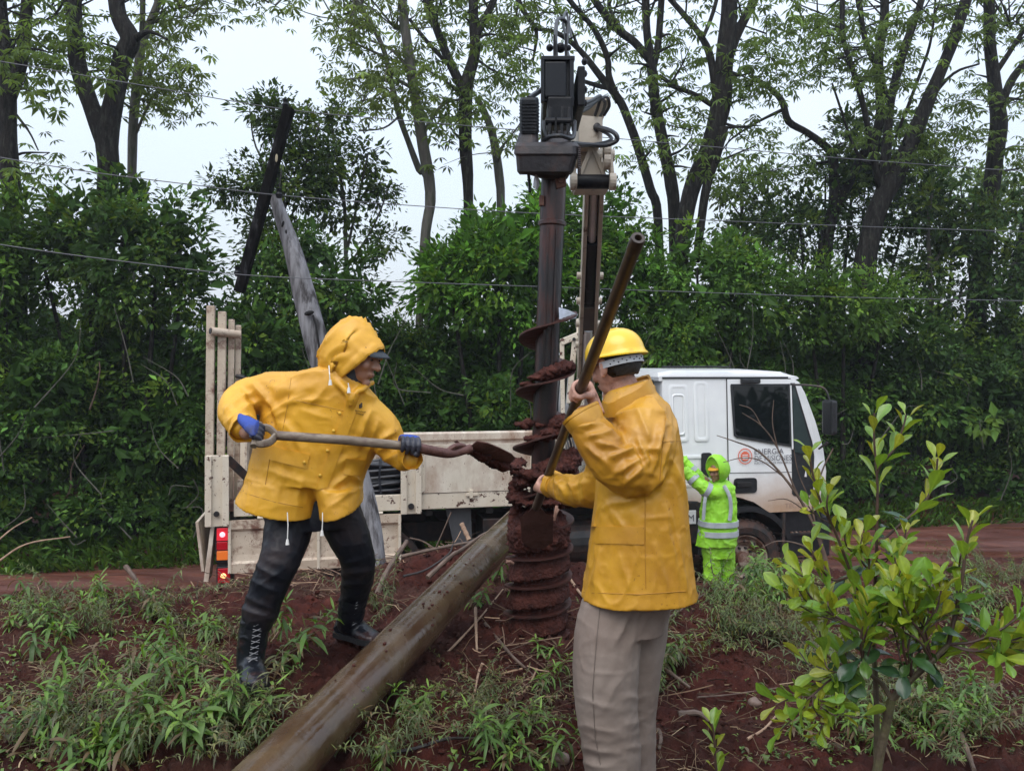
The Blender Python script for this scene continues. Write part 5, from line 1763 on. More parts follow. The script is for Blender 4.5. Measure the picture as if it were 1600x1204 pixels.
class Surf:
    def __init__(s, *obs):
        s.t = []
        for o in obs:
            org = WORG.get(o.name, Vector((0, 0, 0)))
            s.t.append(BVHTree.FromPolygons([tuple(v.co + org) for v in o.data.vertices], [tuple(p.vertices) for p in o.data.polygons]))
    def hit(s, px, py):
        d = (P(px, py, 1.0) - CAMP).normalized()
        best = None
        for t in s.t:
            h = t.ray_cast(CAMP, d)
            if h[0] is not None and (best is None or h[3] < best[3]):
                best = h
        return best
    def at(s, px, py, off=.003):
        h = s.hit(px, py)
        if h is None:
            return None
        n = h[1] if h[1].dot(CAMP - h[0]) > 0 else -h[1]
        return h[0] + n * off

def patch(name, surf, quad, m, parent, nx=10, ny=6, off=.004, t=.004):
    """a piece of cloth lying on a garment: quad = 4 picture corners"""
    (ax, ay), (bx, by), (cx, cy), (dx, dy) = quad
    rows = []
    last = None
    for j in range(ny + 1):
        v = j / ny
        row = []
        for i in range(nx + 1):
            u = i / nx
            x = (ax * (1 - u) + bx * u) * (1 - v) + (dx * (1 - u) + cx * u) * v
            y = (ay * (1 - u) + by * u) * (1 - v) + (dy * (1 - u) + cy * u) * v
            p = surf.at(x, y, off)
            if p is None:
                p = last if last is not None else P(x, y, 3)
            last = p
            row.append(p)
        rows.append(row)
    mb = MB()
    vs = [p for r in rows for p in r]
    n = len(vs)
    dirs = [(p - CAMP).normalized() for p in vs]
    vs2 = vs + [p + d * (t + off) for p, d in zip(vs, dirs)]
    fs = []
    w = nx + 1
    for j in range(ny):
        for i in range(nx):
            a = j * w + i
            fs.append((a, a + 1, a + w + 1, a + w)); fs.append((n + a + w, n + a + w + 1, n + a + 1, n + a))
    rim = [i for i in range(w)] + [j * w + nx for j in range(1, ny + 1)] + [ny * w + i for i in range(nx - 1, -1, -1)] + [j * w for j in range(ny - 1, 0, -1)]
    for k in range(len(rim)):
        a, b = rim[k], rim[(k + 1) % len(rim)]
        fs.append((a, b, n + b, n + a))
    mb.add(vs2, fs)
    return mb.build(name, m, parent, smooth=True)

def seamline(name, surf, pts, m, parent, r=.002, off=.001):
    q = []
    for i in range(len(pts) - 1):
        for k in range(6):
            t = k / 6
            p = surf.at(pts[i][0] * (1 - t) + pts[i + 1][0] * t, pts[i][1] * (1 - t) + pts[i + 1][1] * t, off)
            if p is not None: q.append(p)
    if len(q) < 2: return None
    mb = MB(); mb.tube(q, r, 5)
    return mb.build(name, m, parent, smooth=True)

def frame(f, u):
    f = Vector(f).normalized(); u = Vector(u)
    r = f.cross(u).normalized(); u = r.cross(f).normalized()
    return r, f, u     # right, forward, up

def add_head(mb, c, f, u, s=1.0, ear=True):
    r, f, u = frame(f, u)
    def L(x, y, z): return c + r * x * s + f * y * s + u * z * s
    def E(x, y, z, a, b, d, tz=0): mb.ell(L(x, y, z), r * a * s, f * b * s, u * d * s, 16, 11)
    E(0, -.015, .035, .076, .096, .085)
    E(0, .020, -.010, .064, .078, .085)
    E(0, .035, -.060, .048, .055, .048)       # jaw
    E(0, .078, -.098, .020, .018, .018)       # chin
    E(0, .083, .028, .050, .018, .014)        # brow
    E(-.036, .070, -.020, .022, .022, .022)
    E(.036, .070, -.020, .022, .022, .022)    # cheeks
    mb.tube([L(0, .088, .020), L(0, .102, -.004), L(0, .114, -.022)], [.009 * s, .012 * s, .015 * s], 8, round_end=True)
    E(-.012, .100, -.026, .009, .010, .008); E(.012, .100, -.026, .009, .010, .008)
    E(0, .094, -.054, .024, .010, .006); E(0, .092, -.065, .020, .011, .007)   # lips
    for sx_ in (-1, 1):
        E(sx_ * .034, .086, .008, .014, .010, .010)  # eye bulge
        if ear:
            E(sx_ * .080, -.010, .002, .012, .020, .034); E(sx_ * .078, .002, -.026, .010, .011, .014)
    return L

def face_bits(L, parent, s=1.0, m_dark=None, r_=None, brow=True):
    r, f, u = r_
    for sx_ in (-1, 1):
        mb = MB(); mb.ell(L(sx_ * .034, .0915, .008), r * .011 * s, f * .006 * s, u * .0055 * s, 10, 7); mb.build('eye', m_eye, parent, smooth=True)
        if brow:
            mb = MB(); mb.tube([L(sx_ * .016, .101, .028), L(sx_ * .034, .100, .035), L(sx_ * .052, .088, .030)], [.0035 * s, .0045 * s, .002 * s], 6); mb.build('eyebrow', m_dark, parent, smooth=True)
    mb = MB(); mb.tube([L(-.022, .094, -.0595), L(0, .1035, -.060), L(.022, .094, -.0595)], .0018 * s, 5); mb.build('mouth', m_lip, parent)

def grip(mb, c, axis, fore, b_sign=1, rs=.017, s=1.0, thumb_sign=1, spread=.021, wrap=4.2, mbf=None, tight=1.0):
    """a fist closed round a shaft. c on the shaft axis, axis = shaft direction (index finger side), fore = direction from hand to elbow"""
    a = Vector(axis).normalized()
    fo = Vector(fore).normalized()
    cdir = -(fo - a * fo.dot(a)); cdir.normalize()          # towards the knuckles, away from the forearm
    b = a.cross(cdir).normalized() * b_sign                 # side of the shaft on which the palm lies
    mbf = mbf or mb
    rf = .0092 * s
    # palm
    wr = c + fo * .105 * s + b * (rs + .020 * s)
    k0 = c + b * (rs + .020 * s) + cdir * .012 * s
    rings = []
    for p, wa, wb in ((wr, .028, .023), (wr + (k0 - wr) * .3, .033, .022), (wr + (k0 - wr) * .6, .042, .020), (k0, .044, .017), (k0 + cdir * .012 * s - b * .004 * s, .040, .012)):
        d2 = b
        rings.append([p + a * wa * s * math.cos(t) + (b * math.sin(t)) * wb * s for t in [2 * PI * q / 12 for q in range(12)]])
    mb.loft(rings)
    # fingers
    for i, (ln, off) in enumerate(((.9, 1.5), (1.0, .5), (.97, -.5), (.80, -1.5))):
        ctr = c + a * off * spread * s
        R_ = rs + rf * .85
        pts = []
        n = 10
        for k in range(n + 1):
            th = .15 + wrap * ln * k / n
            rr_ = R_ * (1 + .55 * max(0, 1 - th / .9))
            # knuckled: flatten between joints
            th_q = th
            pts.append(ctr + b * rr_ * math.cos(th_q) * 1.0 + cdir * rr_ * math.sin(th_q) * 1.12)
        pts.insert(0, ctr * .86 + k0 * .14 + b * (rs * .3) + cdir * .004)
        rad = [rf * 1.05] + [rf * (1.06 - .022 * k + (.12 if k in (2, 6) else 0)) for k in range(n + 1)]
        mbf.tube(pts, rad, 9, round_end=True)
    # thumb crosses from the index side
    t0 = c + a * .030 * s * thumb_sign + b * (rs + .012 * s) + fo * .035 * s
    t1 = c + a * .040 * s * thumb_sign + fo * .020 * s * 1.0 + b * .006 * s - cdir * (rs * .5)
    t2 = c + a * .034 * s * thumb_sign - cdir * (rs + .012 * s) * 1.0 - b * .012 * s
    t3 = c + a * .022 * s * thumb_sign - cdir * (rs + .004 * s) * .6 - b * (rs + .012 * s)
    mbf.tube([t0, t1, t2, t3], [.015 * s, .0135 * s, .0115 * s, .0095 * s], 10, round_end=True)
    return wr

def folds(segs, amp=.010, w=5.0, base=None):
    """hand-placed creases: each (x0,y0,x1,y1,strength) where the cloth is pulled"""
    def f(v, nn):
        X = 800 + F * v[:, 0] / v[:, 1]; Y = HY + (CZ - v[:, 2]) * F / v[:, 1]
        n1 = fbm(v * 9, 2, 77) * 5
        n2 = fbm(v * 9 + 40, 2, 78) * 5
        X = X + n1; Y = Y + n2
        r = np.zeros(len(v))
        for (x0, y0, x1, y1, k) in segs:
            dx, dy = x1 - x0, y1 - y0
            L2 = dx * dx + dy * dy
            t = np.clip(((X - x0) * dx + (Y - y0) * dy) / L2, 0, 1)
            px_, py_ = X - (x0 + dx * t), Y - (y0 + dy * t)
            d = np.sqrt(px_ ** 2 + py_ ** 2)
            side = (px_ * dy - py_ * dx) > 0
            taper = np.sin(np.clip(t * .8 + .15, 0, 1) * PI) ** .7
            ww = np.where(side, w * .55, w * 1.7)
            r = r + k * amp * taper * (np.exp(-d / ww) - .45 * np.exp(-((d - w * 2.2) / (w * 1.4)) ** 2))
        face = np.clip(-nn[:, 1] * 1.5 + .5, 0, 1)
        r = r * face
        if base: r = r + base(v, nn)
        return r
    return f

def cuff(name, c, d, r, ln, m, parent, n=22):
    """open sleeve end you can look into"""
    c = Vector(c); d = Vector(d).normalized()
    x = d.cross(UP)
    x = x.normalized() if x.length > .1 else Vector((1, 0, 0)); y = d.cross(x)
    def rg(t, rr, k=1.0):
        return [c + d * t + (x * math.cos(a) + y * math.sin(a)) * (rr + .0035 * k * math.sin(3 * a + t * 40) + .002 * math.sin(7 * a)) for a in [2 * PI * q / n for q in range(n)]]
    mb = MB(); mb.loft([rg(-ln, r * .92), rg(-ln * .5, r * 1.02), rg(-.012, r), rg(-.010, r * 1.03), rg(0, r * 1.03), rg(.001, r * .97), rg(-.03, r * .90), rg(-.06, r * .8)])
    return mb.build(name, m, parent, smooth=True)

def cloth_disp(amp=.010, sx=(7, 7, 5), fine=.0025, seed=3, sharp=3):
    def f(v, nn):
        q = v * np.array(sx)
        w = fbm(q + fbm(q * .6, 2, seed + 9)[:, None] * .8, 2, seed)
        w2 = fbm(v * np.array(sx) * 2.1 + 31, 2, seed + 4)
        crease = (1 - np.abs(w) * 2.2).clip(0, 1) ** sharp
        crease2 = (1 - np.abs(w2) * 2.4).clip(0, 1) ** sharp
        return amp * (crease * .9 - .3) + amp * .45 * (crease2 - .25) + fine * fbm(v * 45, 2, seed + 7)
    return f

m_skin = mat('tanned_skin', (.30, .155, .10), (.38, .205, .14), .45, scale=14, bump=.15, bscale=90, bdist=.003)
m_skin2 = mat('weathered_skin', (.40, .21, .15), (.50, .28, .21), .5, scale=20, bump=.25, bscale=80, bdist=.003, dirt=(.16, .07, .05), dscale=12, damt=.1)
m_skin3 = mat('sunburnt_skin', (.26, .13, .085), (.34, .18, .12), .5, scale=14)
m_eye = mat('dark_eye', (.02, .015, .012), rough=.15)
m_lip = mat('dark_lips', (.15, .05, .045), rough=.5)
m_hair = mat('black_hair', (.008, .007, .006), (.022, .018, .015), .6, scale=60, bump=.8, bscale=120, bdist=.004)

def jacket_mat(name, c1, c2, dirt, damt, rough=.36):
    return mat(name, c1, c2, rough, scale=2.4, detail=6, dirt=dirt, dscale=3.2, damt=damt, dsoft=.22, bump=.35, bscale=10, bdist=.012, bdetail=3, rvar=.10, coat=.06, speck=((.36, .16, .02), 90, .955))
m_jacket = jacket_mat('bright_yellow_raincoat', (.68, .345, .018), (.80, .435, .032), (.46, .21, .02), .05, .5)
m_jacket2 = jacket_mat('stained_yellow_raincoat', (.57, .285, .016), (.70, .38, .030), (.36, .15, .016), .28, .44)
m_string = mat('white_drawstring', (.75, .74, .70), rough=.6)
m_thread = mat('brown_seam', (.40, .19, .015), rough=.6)
m_snap = mat('yellow_snap', (.62, .36, .03), rough=.35)
m_black_tr = mat('wet_black_trousers', (.0035, .0045, .008), (.009, .011, .017), .45, spec=.25, scale=5, bump=.5, bscale=14, bdist=.01, dirt=(.04, .025, .022), dscale=5, damt=.0, dsoft=.15)
m_boot = mat('black_leather_boot', (.004, .005, .008), (.012, .014, .019), .3, spec=.4, scale=8, bump=.4, bscale=30, bdist=.006, dirt=(.06, .025, .02), dscale=6, damt=.05)
m_lace = mat('grey_laces', (.20, .20, .21), rough=.7)
m_glove = mat('blue_knit_glove', (.02, .05, .26), (.03, .075, .36), .75, scale=30, bump=.5, bscale=140, bdist=.002, dirt=(.035, .03, .04), dscale=7, damt=.1)
m_glovep = mat('dark_coated_glove_palm', (.02, .022, .035), (.045, .045, .06), .5, scale=14, bump=.4, bscale=60, bdist=.003)
m_gaiter = mat('charcoal_neck_gaiter', (.022, .028, .036), (.035, .042, .052), .8, scale=20, bump=.3, bscale=60)
m_khaki = mat('damp_khaki_trousers', (.215, .170, .140), (.285, .232, .195), .8, scale=3.5, bump=.4, bscale=14, bdist=.008, dirt=(.14, .095, .075), dscale=2.4, damt=.2, dsoft=.16)

def ering(l, r, Y, dep, tilt=.0, n=28, sq=.85):
    """ellipse through two picture points (left, right) with depth half-axis dep"""
    a, b = P(l[0], l[1], Y), P(r[0], r[1], Y)
    c = (a + b) / 2; x = (b - a) / 2
    y = Vector((0, 1, tilt)) * dep
    out = []
    for k in range(n):
        t = 2 * PI * k / n
        ct, st = math.cos(t), math.sin(t)
        out.append(c + x * (abs(ct) ** sq) * (1 if ct > 0 else -1) + y * (abs(st) ** sq) * (1 if st > 0 else -1))
    return out

def limb(mb, pts, n=16, steps=4, flat=1.0):
    """pts: (px,py,Y,r)"""
    q = bez([P(p[0], p[1], p[2]) for p in pts], steps)
    rs = []
    for i in range(len(pts) - 1):
        for k in range(steps):
            t = k / steps
            t = t * t * (3 - 2 * t)
            rs.append(pts[i][3] * (1 - t) + pts[i + 1][3] * t)
    rs.append(pts[-1][3])
    mb.tube(q, rs, n, round_end=True, flat=flat)

# ============ worker 1: yellow hooded raincoat, shovelling
w1 = empty('person', P(480, 1040, 3.6), 'worker in a bright yellow hooded raincoat and black trousers swinging a shovel', 'person', 'workers digging')
hf, hu = Vector((.90, -.30, -.30)), Vector((.22, -.05, 1))
r_, f_, u_ = frame(hf, hu)
hc = P(558, 556, 3.42)
mb = MB()
Lh = add_head(mb, hc, hf, hu, .98)
limb(mb, [(556, 575, 3.45, .055), (540, 610, 3.49, .06), (520, 650, 3.53, .085), (500, 720, 3.56, .075), (494, 770, 3.59, .065)])
limb(mb, [(520, 620, 3.5, .06), (450, 605, 3.5, .05), (376, 624, 3.5, .04), (382, 668, 3.28, .028), (386, 676, 3.25, .03)])
limb(mb, [(540, 630, 3.5, .06), (592, 650, 3.5, .05), (614, 704, 3.52, .04), (640, 712, 3.42, .028)])
limb(mb, [(482, 775, 3.58, .06), (436, 880, 3.47, .045), (396, 1000, 3.42, .038)])
limb(mb, [(516, 775, 3.60, .06), (556, 880, 3.63, .045), (548, 955, 3.75, .035)])
remesh(mb, 'body', m_skin, .0055, w1, 3)
face_bits(Lh, w1, .98, m_hair, (r_, f_, u_))
# neck gaiter
mb = MB()
rings = []
for z, y, rr1, rr2 in ((-.17, -.01, .066, .068), (-.13, .0, .066, .072), (-.085, .008, .069, .076), (-.03, -.008, .083, .085), (.04, -.02, .086, .10)):
    rings.append([Lh(rr1 * math.cos(t), y + rr2 * math.sin(t) * (1 if math.sin(t) < 0 or z < -.09 else .62), z) for t in [2 * PI * k / 20 for k in range(20)]])
mb.loft(rings); mb.build('neck_gaiter', m_gaiter, w1, smooth=True)
# stubble/beard
# cap visor
mb = MB()
rings = []
for k in range(9):
    t = -1.15 + 2.3 * k / 8
    rings.append([Lh(.082 * math.sin(t), .082 * math.cos(t) - .0, .062), Lh(.080 * math.sin(t), .082 * math.cos(t) + .070 * math.cos(t * .95), .040 - .012 * abs(t) + .0), Lh(.080 * math.sin(t), .082 * math.cos(t) + .070 * math.cos(t * .95), .034 - .012 * abs(t)), Lh(.082 * math.sin(t), .080 * math.cos(t), .056)])
mb.loft(rings)
mb.build('cap_visor', m_gaiter, w1, smooth=True)
# hood: rings from the back of the head to the opening, then folded inwards
mb = MB()
rings = []
hood = [(-.160, .0, -.03, .03, .04), (-.152, .0, -.02, .065, .085), (-.122, .0, -.006, .090, .122), (-.07, .0, .004, .102, .146), (-.02, .0, .004, .104, .148), (.03, .0, -.008, .101, .138), (.070, 0, -.026, .095, .120),
        (.106, 0, -.040, .090, .104), (.110, 0, -.042, .086, .099), (.09, 0, -.042, .084, .096), (.02, 0, -.02, .090, .104)]
hh = []
for a_, b_ in zip(hood[:-1], hood[1:]):
    for q_ in range(4):
        hh.append(tuple(a_[c_] + (b_[c_] - a_[c_]) * q_ / 4 for c_ in range(5)))
hh.append(hood[-1])
for ih, (y, x0, z0, ra, rb) in enumerate(hh):
    outer_ = ih <= 32
    ring = []
    for k in range(56):
        t = 2 * PI * k / 56
        sx_, sz_ = math.cos(t), math.sin(t)
        zz = z0 + rb * sz_ * (1.0 if sz_ > 0 else 1.06)
        yy = y - (.150 * max(0, -sz_) * (y > -.05) * min(1, (y + .05) / .1)) - (.055 * (1 - abs(sz_)) * (y > .0))
        q = np.array([[sx_ * 2.2 + y * 6, sz_ * 2.2 - y * 9, y * 5 + 3.]])
        w1_ = vnoise(q, 8)[0]; w2_ = vnoise(q * 2.3 + 5, 9)[0]
        wob = (.013 * max(0, 1 - abs(w1_) * 3.2) ** 1.5 + .006 * max(0, 1 - abs(w2_) * 3) - .005) if outer_ else 0
        if outer_ and .085 < y < .108: wob += .004
        ring.append(Lh(x0 + (ra + wob) * sx_, yy, zz + wob * sz_ + (.012 * (1 - abs(sx_)) if sz_ > 0 else 0)))
    rings.append(ring)
mb.loft(rings)
hood_o = mb.build('hood', m_jacket, w1, smooth=True, autosmooth=False)
# jacket
mb = MB()
T1 = [((516, 566), (566, 594), 3.46, .088), ((506, 572), (576, 606), 3.46, .105), ((468, 580), (590, 622), 3.48, .125), ((420, 602), (602, 650), 3.50, .148), ((410, 630), (602, 682), 3.51, .155),
      ((405, 668), (586, 712), 3.52, .158), ((398, 702), (573, 736), 3.52, .162), ((388, 737), (566, 756), 3.52, .166), ((383, 753), (565, 766), 3.52, .168)]
mb.loft([ering(a, b, y, d, -.10) for a, b, y, d in T1])
mb.loft([ering((388, 744), (503, 756), 3.52, .166, .06), ering((380, 760), (500, 776), 3.52, .175, .12), ering((371, 774), (497, 802), 3.52, .178, .17)])
mb.loft([ering((490, 750), (566, 760), 3.52, .166, .06), ering((500, 776), (565, 770), 3.52, .172, .12), ering((505, 800), (566, 784), 3.52, .176, .17)])
limb(mb, [(464, 614, 3.49, .098), (424, 614, 3.5, .092), (384, 622, 3.5, .084), (368, 640, 3.42, .077), (375, 656, 3.33, .068), (379, 664, 3.29, .060)], 20)
limb(mb, [(572, 652, 3.48, .095), (596, 670, 3.49, .082), (614, 698, 3.50, .070), (630, 715, 3.45, .058), (636, 717, 3.43, .050)], 20)
# collar
mb.tube(bez([P(508, 572, 3.42), P(520, 590, 3.37), P(542, 612, 3.345), P(548, 630, 3.35)], 4), .016, 10, round_end=True)
mb.tube(bez([P(580, 598, 3.46), P(568, 606, 3.38), P(556, 614, 3.35), P(550, 628, 3.35)], 4), .014, 10, round_end=True)
F1 = [(352, 640, 392, 612, 1), (358, 655, 400, 628, 1.2), (372, 612, 396, 640, 1), (395, 600, 425, 640, 1.2), (415, 650, 470, 618, 1), (420, 640, 430, 680, -1), (430, 650, 452, 640, .8), (452, 700, 440, 660, .7),
      (448, 660, 470, 700, .9), (430, 690, 424, 730, .7), (452, 632, 500, 622, .7), (470, 640, 520, 655, .4), (400, 700, 395, 760, .8), (440, 740, 430, 790, .6), (470, 750, 465, 800, .5), (580, 640, 560, 700, 1.2), (590, 655, 570, 720, 1),
      (588, 690, 620, 668, .9), (592, 705, 628, 690, 1), (600, 720, 630, 706, .8), (578, 700, 600, 716, .8), (540, 680, 570, 700, .6), (520, 760, 548, 735, 1.1), (548, 735, 566, 750, 1), (530, 770, 560, 760, .8), (528, 725, 560, 712, .6),
      (500, 580, 455, 590, .8), (420, 735, 470, 752, .6), (510, 600, 480, 640, .5), (585, 620, 560, 612, .6), (388, 745, 420, 760, .5), (515, 790, 545, 770, .6)]
jk = remesh(mb, 'raincoat', m_jacket, .0065, w1, 3, folds(F1, .011, 4.5, cloth_disp(.004, (5, 5, 4), .0008, 5, 4)))
cuff('cuff', P(383, 671, 3.255), P(383, 671, 3.255) - P(372, 650, 3.36), .060, .05, m_jacket, w1)
cuff('cuff', P(645, 715, 3.395), P(645, 715, 3.395) - P(622, 710, 3.47), .052, .05, m_jacket, w1)
S1 = Surf(jk)
patch('placket', S1, ((548, 612), (566, 618), (511, 762), (493, 765)), m_jacket, w1, 5, 22, .004, .004)
patch('pocket_flap', S1, ((424, 696), (484, 710), (480, 732), (419, 717)), m_jacket, w1, 9, 4, .004, .006)
patch('pocket_flap', S1, ((540, 716), (572, 718), (566, 743), (536, 741)), m_jacket, w1, 7, 4, .004, .006)
seamline('seam', S1, [(424, 700), (418, 740), (414, 760)], m_thread, w1, .0016)
seamline('seam', S1, [(376, 768), (430, 784), (482, 794)], m_thread, w1, .0016, .0)
seamline('seam', S1, [(455, 590), (448, 640), (440, 680)], m_thread, w1, .0014, .0)
seamline('seam', S1, [(462, 625), (530, 640), (545, 644)], m_thread, w1, .0014, .0)
for x, y in ((531, 645), (512, 703), (500, 742), (522, 672), (476, 722), (543, 612)):
    h = S1.at(x, y, .010)
    if h:
        mb = MB(); mb.ell(h, (.008, 0, 0), (0, .005, 0), (0, 0, .008), 10, 6); mb.build('snap', m_snap, w1, smooth=True)
def logo(surf, x, y, parent, m):
    mb = MB()
    for (dx, dy, a, b) in ((0, 0, 2.6, 3.4), (1.2, -3.2, 1.3, 2.0), (-1.4, 2.2, 1.2, 1.4)):
        p = surf.at(x + dx, y + dy, .005)
        if p: mb.ell(p, (a / 350, 0, 0), (0, .0015, 0), (0, 0, b / 350), 8, 5)
    mb.build('emblem', m, parent, kind='stuff')
    for j, (x0, x1, yy) in enumerate(((-8, 8, 7), (-6, 5, 11))):
        q = []
        for k in range(15):
            t = k / 14
            p = surf.at(x + x0 + (x1 - x0) * t, y + yy + t * 2.5 + (1.1 if k % 2 else -.8), .0045)
            if p: q.append(p)
        m2 = MB(); m2.tube(q, .0012, 4); m2.build('script_line', m, parent)
logo(S1, 563, 634, w1, mat('dark_print', (.05, .035, .02), rough=.6))
for pts in ([(514, 571, 3.33), (515, 585, 3.30), (516, 597, 3.30)], [(449, 800, 3.30), (450, 820, 3.29), (449, 846, 3.29)], [(504, 800, 3.33), (504, 815, 3.32), (503, 832, 3.32)], [(544, 598, 3.30), (545, 604, 3.30), (545, 609, 3.30)]):
    mb = MB(); q = [P(*p) for p in pts]; mb.tube(q, .0022, 5); mb.tube([q[-1] + UP * .01, q[-1] - UP * .012], [.005, .008], 8); mb.build('drawstring', m_string, w1)
# trousers
mb = MB()
mb.loft([ering((405, 768), (558, 778), 3.57, .115), ering((410, 800), (560, 800), 3.56, .12), ering((420, 826), (555, 822), 3.55, .11)])
limb(mb, [(455, 785, 3.56, .116), (450, 830, 3.51, .104), (438, 872, 3.44, .089), (424, 905, 3.42, .081), (413, 935, 3.42, .077), (406, 957, 3.42, .078), (403, 968, 3.42, .070)], 20)
limb(mb, [(522, 785, 3.58, .106), (542, 830, 3.58, .096), (558, 870, 3.60, .080), (559, 900, 3.66, .074), (555, 925, 3.72, .068), (551, 944, 3.75, .062)], 20)
F2 = [(395, 880, 450, 905, 1), (388, 905, 440, 925, 1), (382, 930, 425, 950, 1.2), (380, 948, 420, 962, 1.2), (400, 915, 450, 885, .7), (410, 850, 470, 870, .6), (530, 900, 585, 890, .9), (528, 915, 580, 910, 1), (530, 935, 575, 925, 1), (535, 880, 575, 870, .7), (500, 810, 530, 850, .6), (415, 820, 440, 860, .5), (480, 800, 500, 840, .6)]
remesh(mb, 'trousers', m_black_tr, .0065, w1, 3, folds(F2, .0055, 4, cloth_disp(.003, (6, 6, 9), .0008, 15, 4)))
# boots
def boot(shaft, heel, toe, w, parent, m, lace=True, h=.075, sole=.02):
    """shaft: limb pts, heel/toe: ground points (Vector)"""
    mb = MB()
    q = [(P(p[0], p[1], p[2]), p[3]) for p in shaft]
    ank = q[-1][0]
    mb.tube([p for p, r in q], [r for p, r in q], 16, round_end=True)
    fd = (toe - heel); L_ = fd.length; fd.normalize(); sd_ = fd.cross(UP).normalized(); up_ = sd_.cross(fd)
    rings = []
    for t, ww, hh in ((0.0, .55, .55), (.05, .8, .9), (.2, .88, 1.25), (.38, .86, 1.25), (.55, .95, .95), (.72, 1.05, .72), (.88, .92, .60), (.97, .65, .46), (1.0, .3, .3)):
        c = heel + fd * L_ * t
        rings.append([c + sd_ * w * ww * math.cos(a) + up_ * (h * hh * (.5 + .5 * math.sin(a)) if True else 0) for a in [2 * PI * k / 16 for k in range(16)]])
    mb.loft(rings)
    mb.tube([ank, heel + fd * L_ * .24 + up_ * h * .7], [q[-1][1], w * .95], 14, round_end=True)
    o = remesh(mb, 'boot', m, .006, parent, 3, cloth_disp(.005, (10, 10, 16), .0006, 23))
    m2 = MB()
    rings = []
    for t, ww in ((-.02, .55), (.05, .92), (.3, .88), (.5, .9), (.72, 1.1), (.9, .95), (1.02, .4)):
        c = heel + fd * L_ * t
        rings.append([c + sd_ * w * ww * sx_ + up_ * zz for sx_, zz in ((-1, -.004), (1, -.004), (1, sole), (-1, sole))])
    m2.loft(rings); m2.build('sole', m_black_plastic, o)
    if lace:
        a = q[1][0]; bpt = heel + fd * L_ * .62 + up_ * h * .78
        cam_d = (CAMP - ank).normalized()
        S_ = Surf(o)
        m3 = MB()
        n = 15
        for k in range(n):
            t = k / (n - 1) * .96
            c = q[0][0].lerp(ank, t / .6) if t < .6 else (ank.lerp(bpt, (t - .6) / .4))
            front = (fd * .8 + cam_d * .6).normalized() if t < .6 else (up_ * .8 + cam_d * .3)
            rr_ = q[0][1] if t < .6 else w * .7
            ctr = c + front * rr_ * 1.0
            for s_ in (-1, 1):
                p0 = ctr + sd_ * .017 * s_; p1 = ctr - sd_ * .017 * s_ - UP * .012
                m3.tube([p0, (p0 + p1) / 2 + front * .006, p1], .0017, 5)
        m3.build('laces', m_lace, o, kind='stuff')
    return o
fz = gzp(P(390, 1060, 3.40).x, 3.40)
boot([(402, 962, 3.42, .066), (396, 990, 3.42, .064), (392, 1020, 3.42, .060), (391, 1040, 3.41, .058)], P(386, 1052, 3.50), P(404, 1080, 3.20), .054, w1, m_boot, h=.095)
boot([(552, 935, 3.73, .066), (549, 955, 3.75, .063), (546, 972, 3.78, .058)], P(529, 990, 3.86), P(590, 1005, 3.68), .050, w1, m_boot, h=.09)
# shovel
sA, sB, sC = P(432, 680, 3.20), P(640, 697, 3.37), P(716, 706, 3.5)
shv = empty('shovel', sA, 'long shovel with a D-shaped handle held by the hooded worker, blade loaded with red clay', 'shovel')
m_ash = mat('worn_ash_handle', (.14, .105, .075), (.26, .21, .155), .5, scale=6, stretch=(1, 4, 4), bump=.2, dirt=(.09, .05, .038), dscale=5, damt=.2)
m_mudmetal = mat('mud_caked_steel', (.085, .034, .028), (.15, .070, .058), .6, scale=10, bump=.6, bscale=40, dirt=(.05, .017, .013), dscale=7, damt=.3)
mb = MB(); mb.tube([sA, (sA + sB) / 2 + UP * .004, sB, P(652, 699, 3.38)], [.019, .0195, .0195, .0195], 14); mb.build('shaft', m_ash, shv, smooth=True)
mb = MB(); mb.tube(bez([P(648, 698, 3.375), P(680, 705, 3.44), P(705, 708, 3.51), P(722, 704, 3.55), P(735, 700, 3.58)], 4), [.0215] * 8 + [.02] * 9, 12); mb.tube(bez([P(700, 704, 3.50), P(710, 697, 3.51), P(722, 696, 3.55), P(730, 700, 3.57)], 3), .012, 8)
mb.build('socket', m_mudmetal, shv, smooth=True)
ha, hb = P(404, 668, 3.21), P(398, 690, 3.15)
mb = MB(); mb.tube(bez([sA, P(420, 669, 3.21), ha], 4), .010, 8, flat=1.6); mb.tube(bez([sA, P(422, 690, 3.18), P(408, 693, 3.15), hb], 4), .010, 8, flat=1.6); mb.tube([ha + (ha - hb) * .3, hb - (ha - hb) * .3], .013, 10); mb.build('handle', m_ash, shv, smooth=True)
# blade, dished, pointing to the auger
b0, b1 = P(728, 701, 3.57), P(812, 735, 4.10)
bd = (b1 - b0); bl_ = bd.length; bdn = bd.normalized(); bs = bdn.cross(UP).normalized(); bu = bs.cross(bdn)
mb = MB(); rings = []
for t, ww in ((0, .05), (.08, .085), (.3, .10), (.6, .10), (.85, .07), (1.0, .015)):
    c = b0 + bdn * bl_ * t * .75
    top_ = [c + bs * ww * x + bu * (.028 * x * x + .012 * (1 - t)) for x in (-1, -.6, -.2, .2, .6, 1)]
    rings.append(top_ + [p - bu * .004 for p in reversed(top_)])
mb.loft(rings); mb.build('blade', m_mudmetal, shv, smooth=True)
mb = MB()
for (px, py, Y, a, b, c) in ((738, 704, 3.66, .04, .06, .020), (752, 711, 3.74, .05, .06, .03), (768, 718, 3.85, .05, .07, .032), (782, 718, 3.92, .05, .06, .022), (792, 728, 4.0, .045, .06, .028), (803, 728, 4.1, .05, .07, .020), (780, 727, 3.9, .05, .06, .02), (812, 722, 4.2, .04, .06, .02)):
    mb.ell(P(px, py, Y), (a, 0, -.01), (0, b, 0), (0, 0, c), 12, 8)
